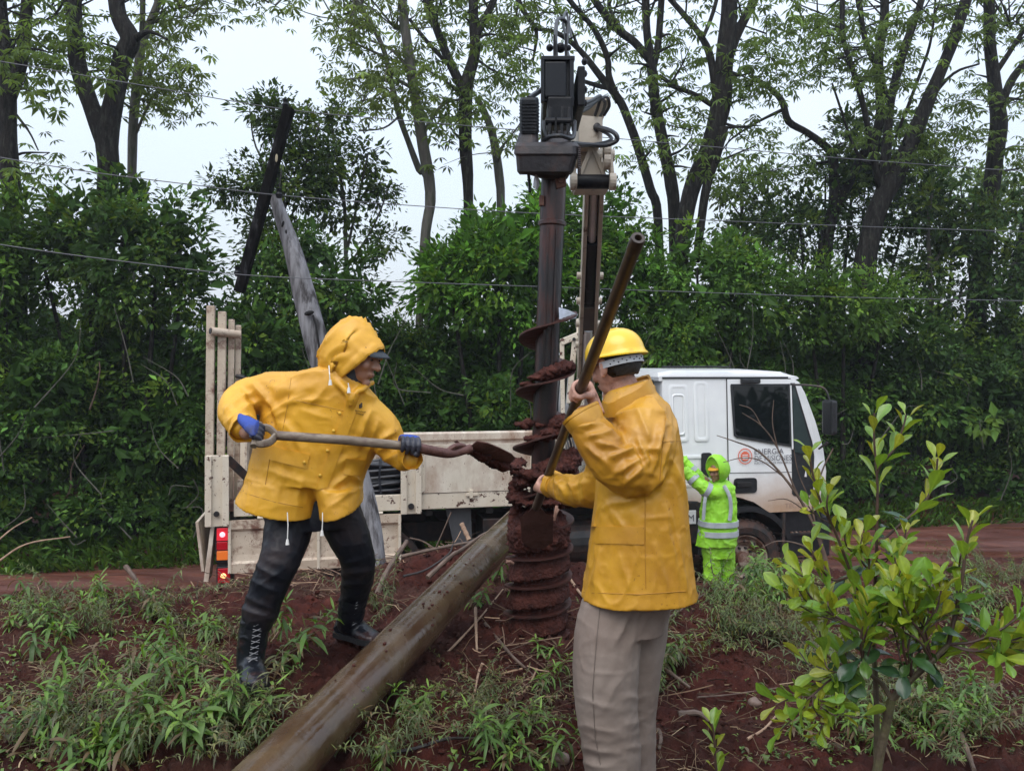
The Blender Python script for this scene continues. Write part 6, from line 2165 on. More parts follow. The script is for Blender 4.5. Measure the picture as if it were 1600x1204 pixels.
cl = remesh(mb, 'clay_load', m_clay, .008, None, 1, lambda v, nn: fbm(v * 10, 2, 5) * .010 + np.abs(fbm(v * 38, 4, 9, .65)) * .034 - .008)
tag(cl, 'lump of crumbly dark red clay lying on the raised shovel blade', 'clay')
# gloves
def hand_obj(name, c, axis, fore, parent, m1, m2, s=1.0, rs=.017, bs_=1, ts=1, wrap=4.2, vox=.0036, cuff=None):
    mb = MB(); mf = MB()
    grip(mb, c, axis, fore, bs_, rs, s, ts, wrap=wrap, mbf=mf)
    if cuff: mb.tube(cuff, [.034 * s, .032 * s, .036 * s][:len(cuff)], 14, round_end=True)
    if m2 is m1:
        mb.v_off = 0
        n0 = len(mb.v); mb.v += mf.v; mb.f += [tuple(i + n0 for i in f) for f in mf.f]; mb.m += mf.m
        return remesh(mb, name, m1, vox, parent, 2)
    o = remesh(mb, name, m1, vox, parent, 3)
    remesh(mf, 'glove_fingers', m2, vox, o, 2)
    return o
hd = (ha - hb).normalized()
hand_obj('glove', (ha + hb) / 2 + Vector((-.002, 0, 0)), hd, P(372, 650, 3.34) - (ha + hb) / 2, w1, m_glove, m_glovep, 1.08, .013, -1, 1, 3.9)
sd_ = (sB - sA).normalized()
hand_obj('glove', sB, sd_, P(630, 745, 3.46) - sB, w1, m_glove, m_glovep, 1.08, .0195, -1, 1, 3.9)

# ============ worker 2: helmet, seen from behind
w2 = empty('person', P(960, 1250, 3.05), 'worker in a yellow helmet and stained raincoat seen from behind, holding a long bar', 'person', 'workers digging')
hf, hu = Vector((-.62, .75, -.24)), Vector((-.20, .16, 1))
r_, f_, u_ = frame(hf, hu)
hc = P(962, 573, 3.05)
mb = MB()
Lh = add_head(mb, hc, hf, hu, .98)
limb(mb, [(968, 595, 3.06, .062), (980, 625, 3.06, .065), (1000, 680, 3.06, .10), (1003, 800, 3.06, .12), (990, 920, 3.06, .11)])
limb(mb, [(1000, 660, 3.0, .06), (985, 740, 2.90, .042), (930, 680, 2.90, .036), (912, 645, 2.92, .030)])
limb(mb, [(970, 670, 3.15, .06), (930, 765, 3.25, .042), (880, 762, 3.5, .032), (866, 758, 3.62, .028)])
limb(mb, [(955, 930, 3.02, .08), (945, 1080, 3.02, .055), (955, 1200, 3.04, .045), (957, 1225, 3.04, .04)])
limb(mb, [(1000, 930, 3.12, .08), (992, 1080, 3.12, .055), (993, 1195, 3.16, .045), (993, 1215, 3.16, .04)])
# iron bar
bar0, bar1 = P(997, 372, 2.15), P(838, 792, 4.0)
bdir = (bar1 - bar0).normalized()
def bar_at(py):
    t = (py - 372) / (792 - 372)
    iz = 1 / 2.15 + t * (1 / 4.0 - 1 / 2.15)
    return P(997 - t * 159, py, 1 / iz)
g1, g2 = bar_at(614), bar_at(757)
fore1 = P(935, 690, 2.87) - g1
fore2 = P(905, 768, 3.4) - g2
grip(mb, g1, -bdir, fore1, -1, .021, .98, 1, wrap=4.0)
mb.tube([g1 + fore1.normalized() * .085, g1 + fore1.normalized() * .15], [.030, .032], 12, round_end=True)
grip(mb, g2, -bdir, fore2, 1, .021, .98, 1, wrap=4.0)
mb.tube([g2 + fore2.normalized() * .085, g2 + fore2.normalized() * .16], [.028, .030], 12, round_end=True)
remesh(mb, 'body', m_skin2, .0042, w2, 2)
face_bits(Lh, w2, .98, m_hair, (r_, f_, u_))
# hair at the back and sides, cropped
mb = MB()
rings = []
for z, sc_ in ((-.045, .80), (-.02, .98), (.01, 1.03), (.04, 1.04), (.08, .95), (.11, .6)):
    ring = []
    for k in range(26):
        t = PI * .98 + (PI * 1.04) * k / 25
        ring.append((math.cos(t), math.sin(t)))
    pts = [Lh(.0775 * sc_ * x, -.012 + .099 * sc_ * y, z + (.018 if abs(x) > .9 and z < 0 else 0)) for x, y in ring]
    pts += [Lh(.06 * sc_ * x, -.012 + .05 * sc_ * y, z) for x, y in reversed(ring)]
    rings.append(pts)
mb.loft(rings); mb.build('hair', m_hair, w2, smooth=True)
# glasses arm
mb = MB(); mb.tube([Lh(-.079, .0, .018), Lh(-.074, .06, .016), Lh(-.062, .096, .014)], .0022, 6); mb.ell(Lh(-.040, .108, .008), r_ * .022, f_ * .003, u_ * .015); mb.ell(Lh(.030, .110, .008), r_ * .022, f_ * .003, u_ * .015); mb.build('glasses', m_black_plastic, w2, smooth=True)
# helmet
m_helm = mat('yellow_helmet_shell', (.80, .50, .015), (.84, .54, .025), .3, scale=3, coat=.4, dirt=(.45, .25, .04), dscale=5, damt=-.1)
mb = MB(); prof = []
NH = 48
def helm_ring(z, ra, rb, off=0.0, brim=0.0):
    ring = []
    for k in range(NH):
        t = 2 * PI * k / NH
        x, y = math.cos(t), math.sin(t)
        fr_ = max(0, y) ** 6
        lift = brim * (.016 * (1 - abs(y)) - .020 * max(0, y) ** 3 + .0)
        ring.append(Lh(ra * x, off + rb * y * (1 + brim * .0) + brim * fr_ * .050, z + lift))
    return ring
outer = []
for a in np.linspace(1.45, .0, 10):
    outer.append(helm_ring(.048 + .098 * math.sin(a), .106 * math.cos(a) ** .8, .126 * math.cos(a) ** .8, -.008))
outer.append(helm_ring(.034, .109, .130, -.008, .5))
outer.append(helm_ring(.024, .115, .138, -.008, 1.0))
outer.append(helm_ring(.019, .114, .137, -.008, 1.0))
for a in np.linspace(.0, 1.3, 6):
    outer.append(helm_ring(.040 + .094 * math.sin(a), .102 * math.cos(a) ** .8, .122 * math.cos(a) ** .8, -.008))
mb.loft(outer)
helm = empty('helmet', hc); helm.parent = w2; helm.location = hc - WORG[w2.name]
mb.build('shell', m_helm, helm, smooth=True)
mb = MB(); mb.tube([Lh(0, y, z) for y, z in ((-.10, .112), (-.05, .139), (.0, .146), (.06, .136), (.09, .112))], [.006, .010, .011, .010, .006], 8, flat=.6); mb.build('crown_ridge', m_helm, helm, smooth=True)
# suspension band at the nape
m_band = mat('pale_grey_plastic_band', (.38, .40, .42), (.46, .48, .50), .45, scale=10)
mb = MB(); rings = []
for k in range(16):
    t = PI * .97 + PI * 1.06 * k / 15
    x, y = math.cos(t), math.sin(t)
    w = .013
    rings.append([Lh(.088 * x, -.012 + .107 * y, .006 - w), Lh(.091 * x, -.012 + .110 * y, .006 - w), Lh(.091 * x, -.012 + .110 * y, .006 + w), Lh(.088 * x, -.012 + .107 * y, .006 + w)])
mb.loft(rings); bnd = mb.build('nape_band', m_band, helm)
mb = MB()
for k in range(11):
    t = PI * 1.12 + PI * .5 * k / 10
    x, y = math.cos(t), math.sin(t)
    mb.ell(Lh(.0915 * x, -.012 + .1105 * y, .006 + (.004 if k % 2 else -.004)), r_ * .003, f_ * .003, u_ * .003, 6, 4)
mb.build('band_slots', m_black_plastic, bnd, kind='stuff')
# raincoat
mb = MB()
T2 = [((948, 610), (1016, 590), 3.06, .075), ((940, 632), (1026, 612), 3.06, .105), ((948, 650), (1046, 634), 3.06, .150), ((944, 676), (1058, 664), 3.06, .185), ((936, 720), (1066, 712), 3.06, .19),
      ((930, 770), (1070, 764), 3.06, .19), ((924, 820), (1075, 818), 3.06, .195), ((918, 870), (1080, 868), 3.06, .20), ((912, 915), (1085, 910), 3.06, .205), ((909, 934), (1088, 930), 3.06, .21)]
mb.loft([ering(a, b, y, d, -.02) for a, b, y, d in T2])
limb(mb, [(1006, 664, 2.99, .115), (1006, 700, 2.93, .118), (990, 736, 2.89, .096), (960, 722, 2.87, .088), (936, 692, 2.88, .082), (920, 668, 2.89, .070), (915, 660, 2.90, .062)], 22)
limb(mb, [(965, 690, 3.18, .11), (938, 755, 3.24, .085), (900, 766, 3.38, .070), (880, 762, 3.52, .064), (874, 760, 3.56, .056)], 18)
F3 = [(940, 690, 985, 705, 1), (950, 715, 1000, 700, 1), (960, 740, 1005, 715, 1.1), (975, 755, 1012, 720, 1.1), (985, 690, 1000, 740, 1.1), (1002, 690, 1012, 735, 1), (925, 680, 960, 672, .8), (945, 660, 975, 690, .8), (920, 700, 950, 730, .9),
      (1035, 660, 1022, 740, 1.4), (1045, 690, 1030, 760, 1), (1010, 770, 1045, 730, 1), (1000, 640, 1020, 690, .8), (960, 650, 1000, 640, .7), (1020, 620, 1050, 665, .7), (1055, 720, 1075, 780, .7), (1040, 790, 1060, 900, .7),
      (960, 800, 990, 850, .6), (1025, 850, 1040, 920, .7), (935, 860, 930, 925, .6), (970, 870, 985, 925, .5), (1062, 840, 1070, 920, .6), (870, 745, 885, 775, 1.1), (890, 745, 900, 780, 1), (912, 750, 915, 785, .9), (885, 760, 920, 752, .7),
      (905, 665, 935, 660, 1), (975, 725, 968, 760, .8), (1010, 700, 1030, 700, .7), (950, 790, 1000, 775, .8)]
jk2 = remesh(mb, 'raincoat', m_jacket2, .0065, w2, 3, folds(F3, .012, 4.5, cloth_disp(.005, (6, 6, 5), .0008, 45, 4)))
cuff('cuff', P(906, 645, 2.905), P(906, 645, 2.905) - P(925, 675, 2.885), .072, .06, m_jacket2, w2)
cuff('cuff', P(864, 757, 3.63), P(864, 757, 3.63) - P(890, 764, 3.45), .060, .05, m_jacket2, w2)
# stand-up collar, open at the top
mb = MB(); rings = []
for z, gx_, gr, gd in ((0, 0, 1.0, .100), (.5, 0, 1.02, .098), (1.0, 0, .98, .095), (.97, 0, .90, .086), (.3, 0, .86, .08)):
    a0 = (941 + 0 * z, 648 - 20 * z); b0_ = (1028 - 12 * z, 626 - 40 * z)
    cx_ = (a0[0] + b0_[0]) / 2; hw = (b0_[0] - a0[0]) / 2 * gr; sl = (b0_[1] - a0[1]) / (b0_[0] - a0[0])
    rings.append(ering((cx_ - hw, (a0[1] + b0_[1]) / 2 - sl * hw), (cx_ + hw, (a0[1] + b0_[1]) / 2 + sl * hw), 3.05, gd * 1.05, .15))
rings = [[p + Vector((0, 0, .004)) * vnoise(np.array([[p.x * 30, p.z * 20, p.y * 30]]), 4)[0] for p in r] for r in rings]
mb.loft(rings); mb.build('collar', m_jacket2, w2, smooth=True)
S2 = Surf(jk2)
patch('pocket_flap', S2, ((916, 822), (1006, 822), (1006, 850), (914, 848)), m_jacket2, w2, 10, 4, .004, .006)
seamline('seam', S2, [(1008, 770), (1008, 850), (1009, 932)], m_thread, w2, .0016)
seamline('seam', S2, [(912, 925), (1000, 928), (1086, 922)], m_thread, w2, .0015)
seamline('seam', S2, [(1041, 645), (1035, 700), (1030, 760)], m_thread, w2, .0015)
seamline('seam', S2, [(1035, 690), (1068, 688)], m_thread, w2, .0015)
# sleeve cuffs folded back
# trousers
mb = MB()
mb.loft([ering((924, 900), (1060, 900), 3.07, .14), ering((918, 945), (1046, 945), 3.07, .14), ering((914, 985), (1035, 985), 3.06, .13)])
limb(mb, [(962, 925, 3.05, .115), (950, 990, 3.02, .128), (946, 1050, 3.01, .125), (948, 1110, 3.02, .118), (954, 1160, 3.03, .112), (957, 1215, 3.04, .105), (958, 1240, 3.04, .10)], 20)
limb(mb, [(1003, 925, 3.12, .115), (1000, 990, 3.14, .105), (994, 1060, 3.15, .095), (990, 1120, 3.16, .088), (991, 1180, 3.17, .086), (992, 1225, 3.18, .086)], 20)
F4 = [(985, 960, 960, 1010, 1), (1000, 950, 985, 1020, 1), (910, 1090, 960, 1105, .7), (905, 1130, 965, 1140, .8), (910, 1165, 970, 1175, .9), (970, 1060, 940, 1110, .7), (980, 1090, 1010, 1085, .8), (975, 1130, 1012, 1120, .8), (975, 1165, 1012, 1160, .8), (930, 990, 925, 1060, .6), (1020, 950, 1000, 990, .8), (900, 1190, 960, 1195, .9)]
tr2 = remesh(mb, 'trousers', m_khaki, .007, w2, 3, folds(F4, .0065, 5, cloth_disp(.003, (4, 4, 6), .0008, 55, 4)))
S3 = Surf(tr2)
seamline('seam', S3, [(938, 945), (932, 1000), (926, 1080), (930, 1150), (940, 1203)], mat('dark_khaki_seam', (.15, .12, .10), rough=.8), w2, .0018)
fz1 = gzp(.38, 3.05)
boot([(957, 1225, 3.04, .06), (957, 1245, 3.04, .055)], Vector((.42, 2.98, gzp(.42, 2.98))), Vector((.26, 3.18, gzp(.26, 3.18))), .046, w2, m_boot, lace=False)
boot([(992, 1215, 3.18, .06), (992, 1230, 3.18, .055)], Vector((.52, 3.12, gzp(.52, 3.12))), Vector((.38, 3.33, gzp(.38, 3.33))), .046, w2, m_boot, lace=False)
# the bar with a spade end
ib = empty('digging_bar', bar1, 'long rusty iron pipe with a spade end held by the helmeted worker', 'bar')
m_pipe = mat('rusty_brown_pipe', (.030, .019, .013), (.065, .042, .028), .38, scale=8, stretch=(1, 1, 1), dirt=(.09, .055, .03), dscale=7, damt=.0, bump=.3, bscale=40, bdist=.004)
mb = MB()
n = 18
xb = bdir.cross(UP).normalized(); yb_ = xb.cross(bdir)
def cring(c, r): return [c + xb * r * math.cos(2 * PI * k / n) + yb_ * r * math.sin(2 * PI * k / n) for k in range(n)]
mb.loft([cring(bar0 + bdir * .06, .009), cring(bar0 + bdir * .0, .0095), cring(bar0 - bdir * .002, .0105), cring(bar0 - bdir * .002, .0185), cring(bar0 + bdir * .004, .0205), cring(bar0 + bdir * .05, .0205), cring(bar0 + bdir * .055, .0195), cring(bar1 - bdir * .25, .0195), cring(bar1 - bdir * .2, .0215), cring(bar1, .0215)])
mb.build('pipe', m_pipe, ib, smooth=True)
mb = MB(); mb.ell(bar0 + bdir * .03, xb * .0092, yb_ * .0092, bdir * .002, 12, 5); mb.build('bore', m_void, ib)
mb = MB(); e0 = bar1; e1 = P(840, 850, 4.22)
ed = (e1 - e0).normalized(); es = Vector((1, 0, 0)); 
mb.loft([[e0 + es * w * x + Vector((0, -1, 0)) * .008 * y for x, y in ((-1, -1), (1, -1), (1, 1), (-1, 1))] + [] for w in (.02,)] + [[e0 + ed * L_ + es * w * x + Vector((0, -1, .2)) * .006 * y for x, y in ((-1, -1), (1, -1), (1, 1), (-1, 1))] for L_, w in ((.05, .045), (.08, .085), (.3, .08), (.36, .03))])
mb.build('spade_blade', m_mudmetal, ib)

# ============ worker 3: fluorescent suit beside the truck
w3 = empty('person', P(1125, 950, 9.35), 'worker in a fluorescent green hooded suit with grey bands reaching into the truck', 'person')
m_hiviz = mat('fluorescent_green_suit', (.27, .66, .02), (.38, .80, .05), .5, scale=5, bump=.3, bscale=14, dirt=(.20, .42, .04), dscale=4, damt=.25, dsoft=.2)
m_refl = mat('grey_reflective_band', (.33, .36, .38), (.42, .45, .47), .4)
hf, hu = Vector((-.80, -.56, -.14)), Vector((.05, 0, 1))
r_, f_, u_ = frame(hf, hu)
hc = P(1121, 736, 9.33)
mb = MB(); Lh = add_head(mb, hc, hf, hu, 1.0)
limb(mb, [(1124, 750, 9.36, .06), (1124, 790, 9.4, .12), (1120, 840, 9.4, .11)])
limb(mb, [(1130, 765, 9.35, .05), (1098, 760, 9.28, .04), (1066, 731, 9.34, .03), (1061, 727, 9.35, .035)])
limb(mb, [(1112, 760, 9.45, .05), (1086, 736, 9.5, .04), (1062, 714, 9.55, .03), (1058, 711, 9.55, .03)])
limb(mb, [(1112, 840, 9.4, .08), (1110, 900, 9.4, .05), (1112, 950, 9.4, .045)]); limb(mb, [(1134, 840, 9.42, .08), (1134, 900, 9.45, .05), (1132, 950, 9.45, .045)])
remesh(mb, 'body', m_skin3, .009, w3, 1)
face_bits(Lh, w3, 1.0, m_hair, (r_, f_, u_))
# small orange-yellow cap peak under the hood
mb = MB(); rings = []
for k in range(7):
    t = -1.1 + 2.2 * k / 6
    rings.append([Lh(.084 * math.sin(t), .082 * math.cos(t), .058), Lh(.085 * math.sin(t), .135 * math.cos(t), .040), Lh(.085 * math.sin(t), .135 * math.cos(t), .034), Lh(.084 * math.sin(t), .08 * math.cos(t), .050)])
mb.loft(rings); mb.build('cap_visor', mat('orange_cap', (.62, .30, .02), rough=.6), w3)
mb = MB(); rings = []
for y, z0, ra, rb in ((-.15, .0, .04, .05), (-.13, .01, .085, .10), (-.06, .02, .115, .15), (.02, .028, .122, .165), (.07, .03, .115, .155), (.082, .03, .104, .142), (.06, .03, .095, .128)):
    rings.append([Lh(ra * math.cos(t), y - .04 * max(0, -math.sin(t)) * (y > 0), z0 + rb * math.sin(t) + (.02 * (1 - abs(math.cos(t))) if math.sin(t) > 0 else 0)) for t in [2 * PI * k / 22 for k in range(22)]])
mb.loft(rings); mb.build('hood', m_hiviz, w3, smooth=True)
mb = MB()
mb.loft([ering(a, b, 9.4, d) for a, b, d in (((1110, 750), (1136, 750), .11), ((1100, 760), (1147, 758), .16), ((1096, 785), (1151, 782), .19), ((1094, 810), (1151, 808), .20), ((1090, 840), (1151, 838), .20), ((1088, 852), (1151, 850), .20))])
limb(mb, [(1137, 772, 9.33, .095), (1112, 768, 9.26, .088), (1092, 756, 9.27, .078), (1072, 737, 9.32, .066)])
limb(mb, [(1108, 762, 9.48, .078), (1088, 740, 9.5, .068), (1066, 718, 9.53, .06)])
remesh(mb, 'jacket', m_hiviz, .011, w3, 1, cloth_disp(.017, (6, 6, 5), .001, 75, 4))
mb = MB()
mb.loft([ering((1095, 842), (1147, 842), 9.4, .16), ering((1097, 870), (1147, 870), 9.4, .15)])
limb(mb, [(1112, 850, 9.38, .11), (1112, 900, 9.38, .10), (1112, 955, 9.38, .10)]); limb(mb, [(1136, 850, 9.44, .10), (1136, 900, 9.46, .09), (1135, 955, 9.46, .09)])
remesh(mb, 'trousers', m_hiviz, .011, w3, 1, cloth_disp(.016, (6, 6, 6), .001, 85, 4))
def band(c0, c1, r0, r1, dep=None):
    mb = MB(); mb.loft([c0, c1]); mb.build('reflective_band', m_refl, w3, smooth=True)
for y0, y1 in ((812, 820), (827, 835)):
    band(ering((1092, y0), (1153, y0 - 1), 9.4, .218), ering((1091, y1), (1153, y1 - 1), 9.4, .22), 0, 0)
def slband(p0, p1, r):
    a, b = P(*p0), P(*p1)
    mb = MB(); mb.tube([a, b], r, 18); mb.build('reflective_band', m_refl, w3, smooth=True)
slband((1108, 767, 9.262), (1101, 763, 9.263), .092)
slband((1086, 751, 9.28), (1081, 746, 9.295), .077)
slband((1084, 737, 9.505), (1079, 731, 9.515), .066)
mb = MB(); mb.tube(bez([P(1131, 758, 9.20), P(1140, 775, 9.175), P(1142, 795, 9.18), P(1140, 813, 9.18)], 3), .022, 8, flat=.4, up=(0, 1, 0)); mb.build('reflective_band', m_refl, w3)
mb = MB(); mb.tube(bez([P(1104, 768, 9.23), P(1101, 785, 9.20), P(1099, 812, 9.20)], 3), .020, 8, flat=.4, up=(0, 1, 0)); mb.build('reflective_band', m_refl, w3)
for px, Y in ((1110, 9.36), (1134, 9.46)):
    c = P(px, 960, Y); c.z = .0
    boot([(px, 940, Y, .06), (px, 950, Y, .055)], Vector((c.x + .04, c.y + .05, .02)), Vector((c.x - .12, c.y - .16, .02)), .05, w3, m_boot, lace=False)
# ------------------------------------------------------------------ low plants, sticks, litter
def blade_arrays(base, d, nrm, L, W, droop, col, seg=4):
    """curved lanceolate blades -> verts, quads, colours"""
    n = len(base)
    side = norm(np.cross(d, nrm)); nrm = norm(np.cross(side, d))
    L = L[:, None]; W = W[:, None]; dr = droop[:, None]
    prof = [.22, .85, 1.0, .72, .03]
    rows = []
    for k in range(seg + 1):
        t = k / seg
        c = base + d * L * t * (1 - .3 * dr * t) - np.array([0, 0, 1.0]) * L * dr * t * t
        w = W * .5 * prof[k]
        rows += [c + side * w + nrm * w * .3, c, c - side * w + nrm * w * .3]
    v = np.stack(rows, 1).reshape(-1, 3)
    m = 3 * (seg + 1)
    i = np.arange(n)[:, None] * m
    qs = []
    for k in range(seg):
        o = 3 * k
        qs += [np.concatenate([i + o, i + o + 3, i + o + 4, i + o + 1], 1), np.concatenate([i + o + 1, i + o + 4, i + o + 5, i + o + 2], 1)]
    return v, np.stack(qs, 1).reshape(-1, 4), np.repeat(col, m, axis=0)

def weed_mesh(name, h, nl, ll, wl, base, lean, branches=1, seed=0, dry=.22):
    rs = np.random.RandomState(seed)
    V, Q, Cc = [], [], []
    off = 0
    def push(v, q, c):
        nonlocal off
        V.append(v); Q.append(q + off); Cc.append(c); off += len(v)
    for b in range(branches):
        az = rs.rand() * 6.28
        ln = lean * (1 + .8 * b) * rs.uniform(.5, 1.2)
        hh = h * rs.uniform(.6, 1.05) if b else h
        ts = np.linspace(0, 1, 7)
        st = np.stack([np.cos(az) * ln * ts ** 1.6 * hh, np.sin(az) * ln * ts ** 1.6 * hh, hh * ts * (1 - .18 * ln * ts)], -1)
        r = .0035 * (1 - .6 * ts)
        ring = []
        for p, rr in zip(st, r):
            ring.append(np.stack([p[0] + rr * np.cos([0, 1.57, 3.14, 4.71]), p[1] + rr * np.sin([0, 1.57, 3.14, 4.71]), np.full(4, p[2])], -1))
        v = np.concatenate(ring)
        q = []
        for i in range(6):
            for k in range(4):
                q.append((i * 4 + k, i * 4 + (k + 1) % 4, i * 4 + 4 + (k + 1) % 4, i * 4 + 4 + k))
        push(v, np.array(q), np.tile(np.array([[.10, .11, .035]]), (len(v), 1)))
        t = .12 + .88 * (np.arange(nl) + .5) / nl
        t = t ** .8
        pos = np.stack([np.interp(t, ts, st[:, k]) for k in range(3)], -1)
        a = np.arange(nl) * 2.4 + rs.rand() * 6
        el = .0 + .95 * t ** 4 + rs.normal(0, .22, nl)
        d = np.stack([np.cos(a) * np.cos(el), np.sin(a) * np.cos(el), np.sin(el)], -1)
        nr = np.stack([-np.cos(a) * np.sin(el), -np.sin(a) * np.sin(el), np.cos(el)], -1) + rs.normal(0, .2, (nl, 3))
        L = ll * (.55 + .6 * np.sin(np.clip(t * 2.6, 0, 2.6))) * np.exp(rs.normal(0, .15, nl))
        dr = np.clip(rs.uniform(.35, .95, nl) - .35 * t ** 3, .08, 1)
        col = np.array([base]) * np.exp(rs.normal(0, .25, (nl, 1)))
        col = np.where((t > .8)[:, None], col * np.array([[1.35, 1.25, .9]]), col)
        old = (rs.rand(nl) < dry * (1.4 - t))[:, None]
        col = np.where(old, np.array([[.13, .085, .035]]), col)
        push(*blade_arrays(pos, norm(d), norm(nr), L, L * wl * np.exp(rs.normal(0, .12, nl)), dr, np.clip(col, .01, .5)))
    return mesh_np(name, np.concatenate(V), np.concatenate(Q), mats=[m_weed], col=np.concatenate(Cc), shift=False, link_it=False)

LEAFY = [weed_mesh('leafy_weed', h, nl, ll, wl, bc, ln, br, sd) for h, nl, ll, wl, bc, ln, br, sd in (
    (.22, 22, .090, .17, (.090, .180, .028), .4, 1, 1), (.28, 26, .105, .16, (.080, .160, .030), .6, 1, 2), (.17, 18, .085, .19, (.105, .195, .032), .4, 2, 3),
    (.32, 28, .095, .17, (.085, .170, .028), .9, 2, 4), (.14, 14, .075, .2, (.115, .20, .032), .3, 2, 5), (.25, 22, .11, .15, (.10, .175, .035), 1.1, 1, 6))]
FINE = [weed_mesh('feathery_weed', h, nl, ll, .13, bc, ln, br, sd) for h, nl, ll, bc, ln, br, sd in (
    (.26, 40, .045, (.085, .13, .035), .5, 5, 11), (.32, 44, .05, (.095, .125, .045), .7, 6, 12), (.20, 34, .04, (.10, .14, .03), .5, 6, 13), (.30, 40, .055, (.11, .115, .05), .9, 5, 14))]
SMALL = [weed_mesh('seedling', h, nl, ll, .3, bc, .4, 1, sd) for h, nl, ll, bc, sd in ((.08, 9, .05, (.07, .15, .025), 21), (.11, 11, .06, (.09, .16, .03), 22), (.06, 7, .045, (.08, .13, .03), 23))]

def place(mesh, name, px, py, label, group, s=1.0, cat='weed', p=None):
    p = p or G(px, py)
    o = bpy.data.objects.new(name, mesh)
    C.objects.link(o)
    o.location = (p.x, p.y, p.z - .012)
    o.rotation_euler = (random.uniform(-.25, .25), random.uniform(-.25, .25), random.uniform(0, 6.28))
    o.scale = (s, s, s * random.uniform(.85, 1.15))
    return tag(o, label, cat, group)

def on_log(p):
    """keep plants out of the lying pole"""
    a_, b_ = P(440, 1204, 2.7), P(912, 712, 8.0)
    t = max(0, min(1, (p.y - a_.y) / (b_.y - a_.y)))
    return abs(p.x - (a_.x + (b_.x - a_.x) * t)) < .17 and p.y < 6.5

LOOKS = {}
for i_, w_ in enumerate(('upright', 'tall leaning', 'short two-stemmed', 'sprawling twin-stemmed', 'squat bright', 'bent drooping')):
    LOOKS[LEAFY[i_].name] = w_
for i_, w_ in enumerate(('bushy', 'tall feathery', 'low spreading', 'bent greyish')):
    LOOKS[FINE[i_].name] = w_
SEEN = {}
def scatter(regs, meshes, name, where, group, smin=.7, smax=1.25, cat='weed'):
    kind = 'long-leaved weed' if meshes is LEAFY else 'fine-leaved weed'
    for (cx, cy, rx, ry, n, near) in regs:
        got = []
        for k in range(n):
            for tries in range(6):
                a = random.uniform(0, 6.28); q = math.sqrt(random.random())
                px, py = cx + rx * q * math.cos(a), cy + ry * q * math.sin(a)
                p = G(px, py)
                if not on_log(p): break
            else:
                continue
            me = random.choice(meshes)
            o = place(me, name, px, py, 'x', group, random.uniform(smin, smax), cat, p)
            got.append((me.name, px, o))
        for mn in set(g[0] for g in got):
            same = sorted([g for g in got if g[0] == mn], key=lambda g: g[1])
            words = {1: [''], 2: ['left ', 'right '], 3: ['leftmost ', 'middle ', 'rightmost ']}.get(len(same)) or ['%s ' % w for w in ('leftmost', 'second from left', 'third from left', 'fourth from left', 'fifth from left', 'sixth from left', 'seventh from left')]
            for w, g in zip(words + ['right-hand '] * 20, same):
                g[2]['label'] = '%s%s %s %s' % (w, LOOKS[mn], kind, near)

scatter([(60, 960, 110, 45, 10, 'at the far left near the mud road'), (220, 950, 90, 30, 4, 'left of the dangling tail lights by the road'), (90, 1080, 110, 50, 6, 'at the left edge of the bank'), (250, 1060, 90, 45, 7, 'in the middle of the left bank'),
         (330, 1150, 60, 50, 7, 'close to the lying pole, lower left'), (90, 1180, 100, 45, 7, 'in the bottom left corner'), (240, 1190, 80, 40, 7, 'at the bottom edge left of the lying pole'), (325, 980, 50, 25, 4, 'just left of the laced boot')],
        LEAFY, 'leafy_weed', '', 'leafy weeds on the bank at the left', .7, 1.1)
scatter([(150, 960, 110, 35, 12, 'in the weed fringe by the road, left'), (300, 1020, 80, 40, 5, 'on bare soil left of the laced boot'), (60, 1130, 80, 50, 5, 'at the lower left edge'), (360, 1160, 40, 50, 8, 'beside the lying pole, lower left'), (180, 1150, 80, 50, 6, 'in the lower left foreground')],
        FINE, 'feathery_weed', '', 'fine-leaved weeds on the bank at the left', .6, 1.0)
for px, py, s_, wh in ((428, 1060, 1.1, 'drooping leafy weed right in front of the laced front boot'), (384, 985, .9, 'small weed just left of the laced boot shaft'), (440, 1000, .7, 'little drooping weed on bare soil between the two boots')):
    place(LEAFY[3] if s_ > .8 else LEAFY[1], 'leafy_weed', px, py, wh, None, s_)
place(FINE[1], 'feathery_weed', 612, 948, 'bushy pale green weed behind the rear boot of the hooded worker', None, .95)
place(FINE[2], 'feathery_weed', 590, 955, 'small feathery weed left of the bushy one behind the rear boot', None, .9)
place(LEAFY[0], 'leafy_weed', 775, 905, 'tall narrow-leaved weed standing between the lying pole and the auger', None, 1.15)
place(LEAFY[2], 'leafy_weed', 750, 945, 'spreading weed on the slope under the lying pole near the auger', None, 1.0)
place(LEAFY[4], 'leafy_weed', 800, 930, 'small weed at the foot of the auger, on its left', None, .9)
scatter([(765, 1170, 45, 30, 5, 'in the clump left of the grey trousers'), (830, 1185, 40, 25, 3, 'at the left foot of the grey trousers'), (640, 1100, 30, 35, 2, 'just right of the lying pole'), (560, 1198, 40, 15, 2, 'at the bottom edge beside the lying pole')], LEAFY, 'leafy_weed', '', 'leafy weeds in the centre foreground', .6, .95)
scatter([(740, 1130, 35, 35, 4, 'in the clump left of the grey trousers'), (810, 1150, 35, 25, 2, 'close to the grey trousers'), (640, 1120, 35, 45, 3, 'right of the lying pole'), (600, 1180, 50, 25, 3, 'at the bottom right of the lying pole')], FINE, 'feathery_weed', '', 'fine weeds in the centre foreground', .5, .85)
scatter([(855, 1045, 18, 50, 3, 'between auger foot and grey trousers'), (900, 820, 14, 22, 3, 'behind the auger under the yellow sleeve'), (905, 850, 12, 18, 2, 'low behind the auger')], LEAFY, 'leafy_weed', '', 'weeds beside the auger', .5, .85)
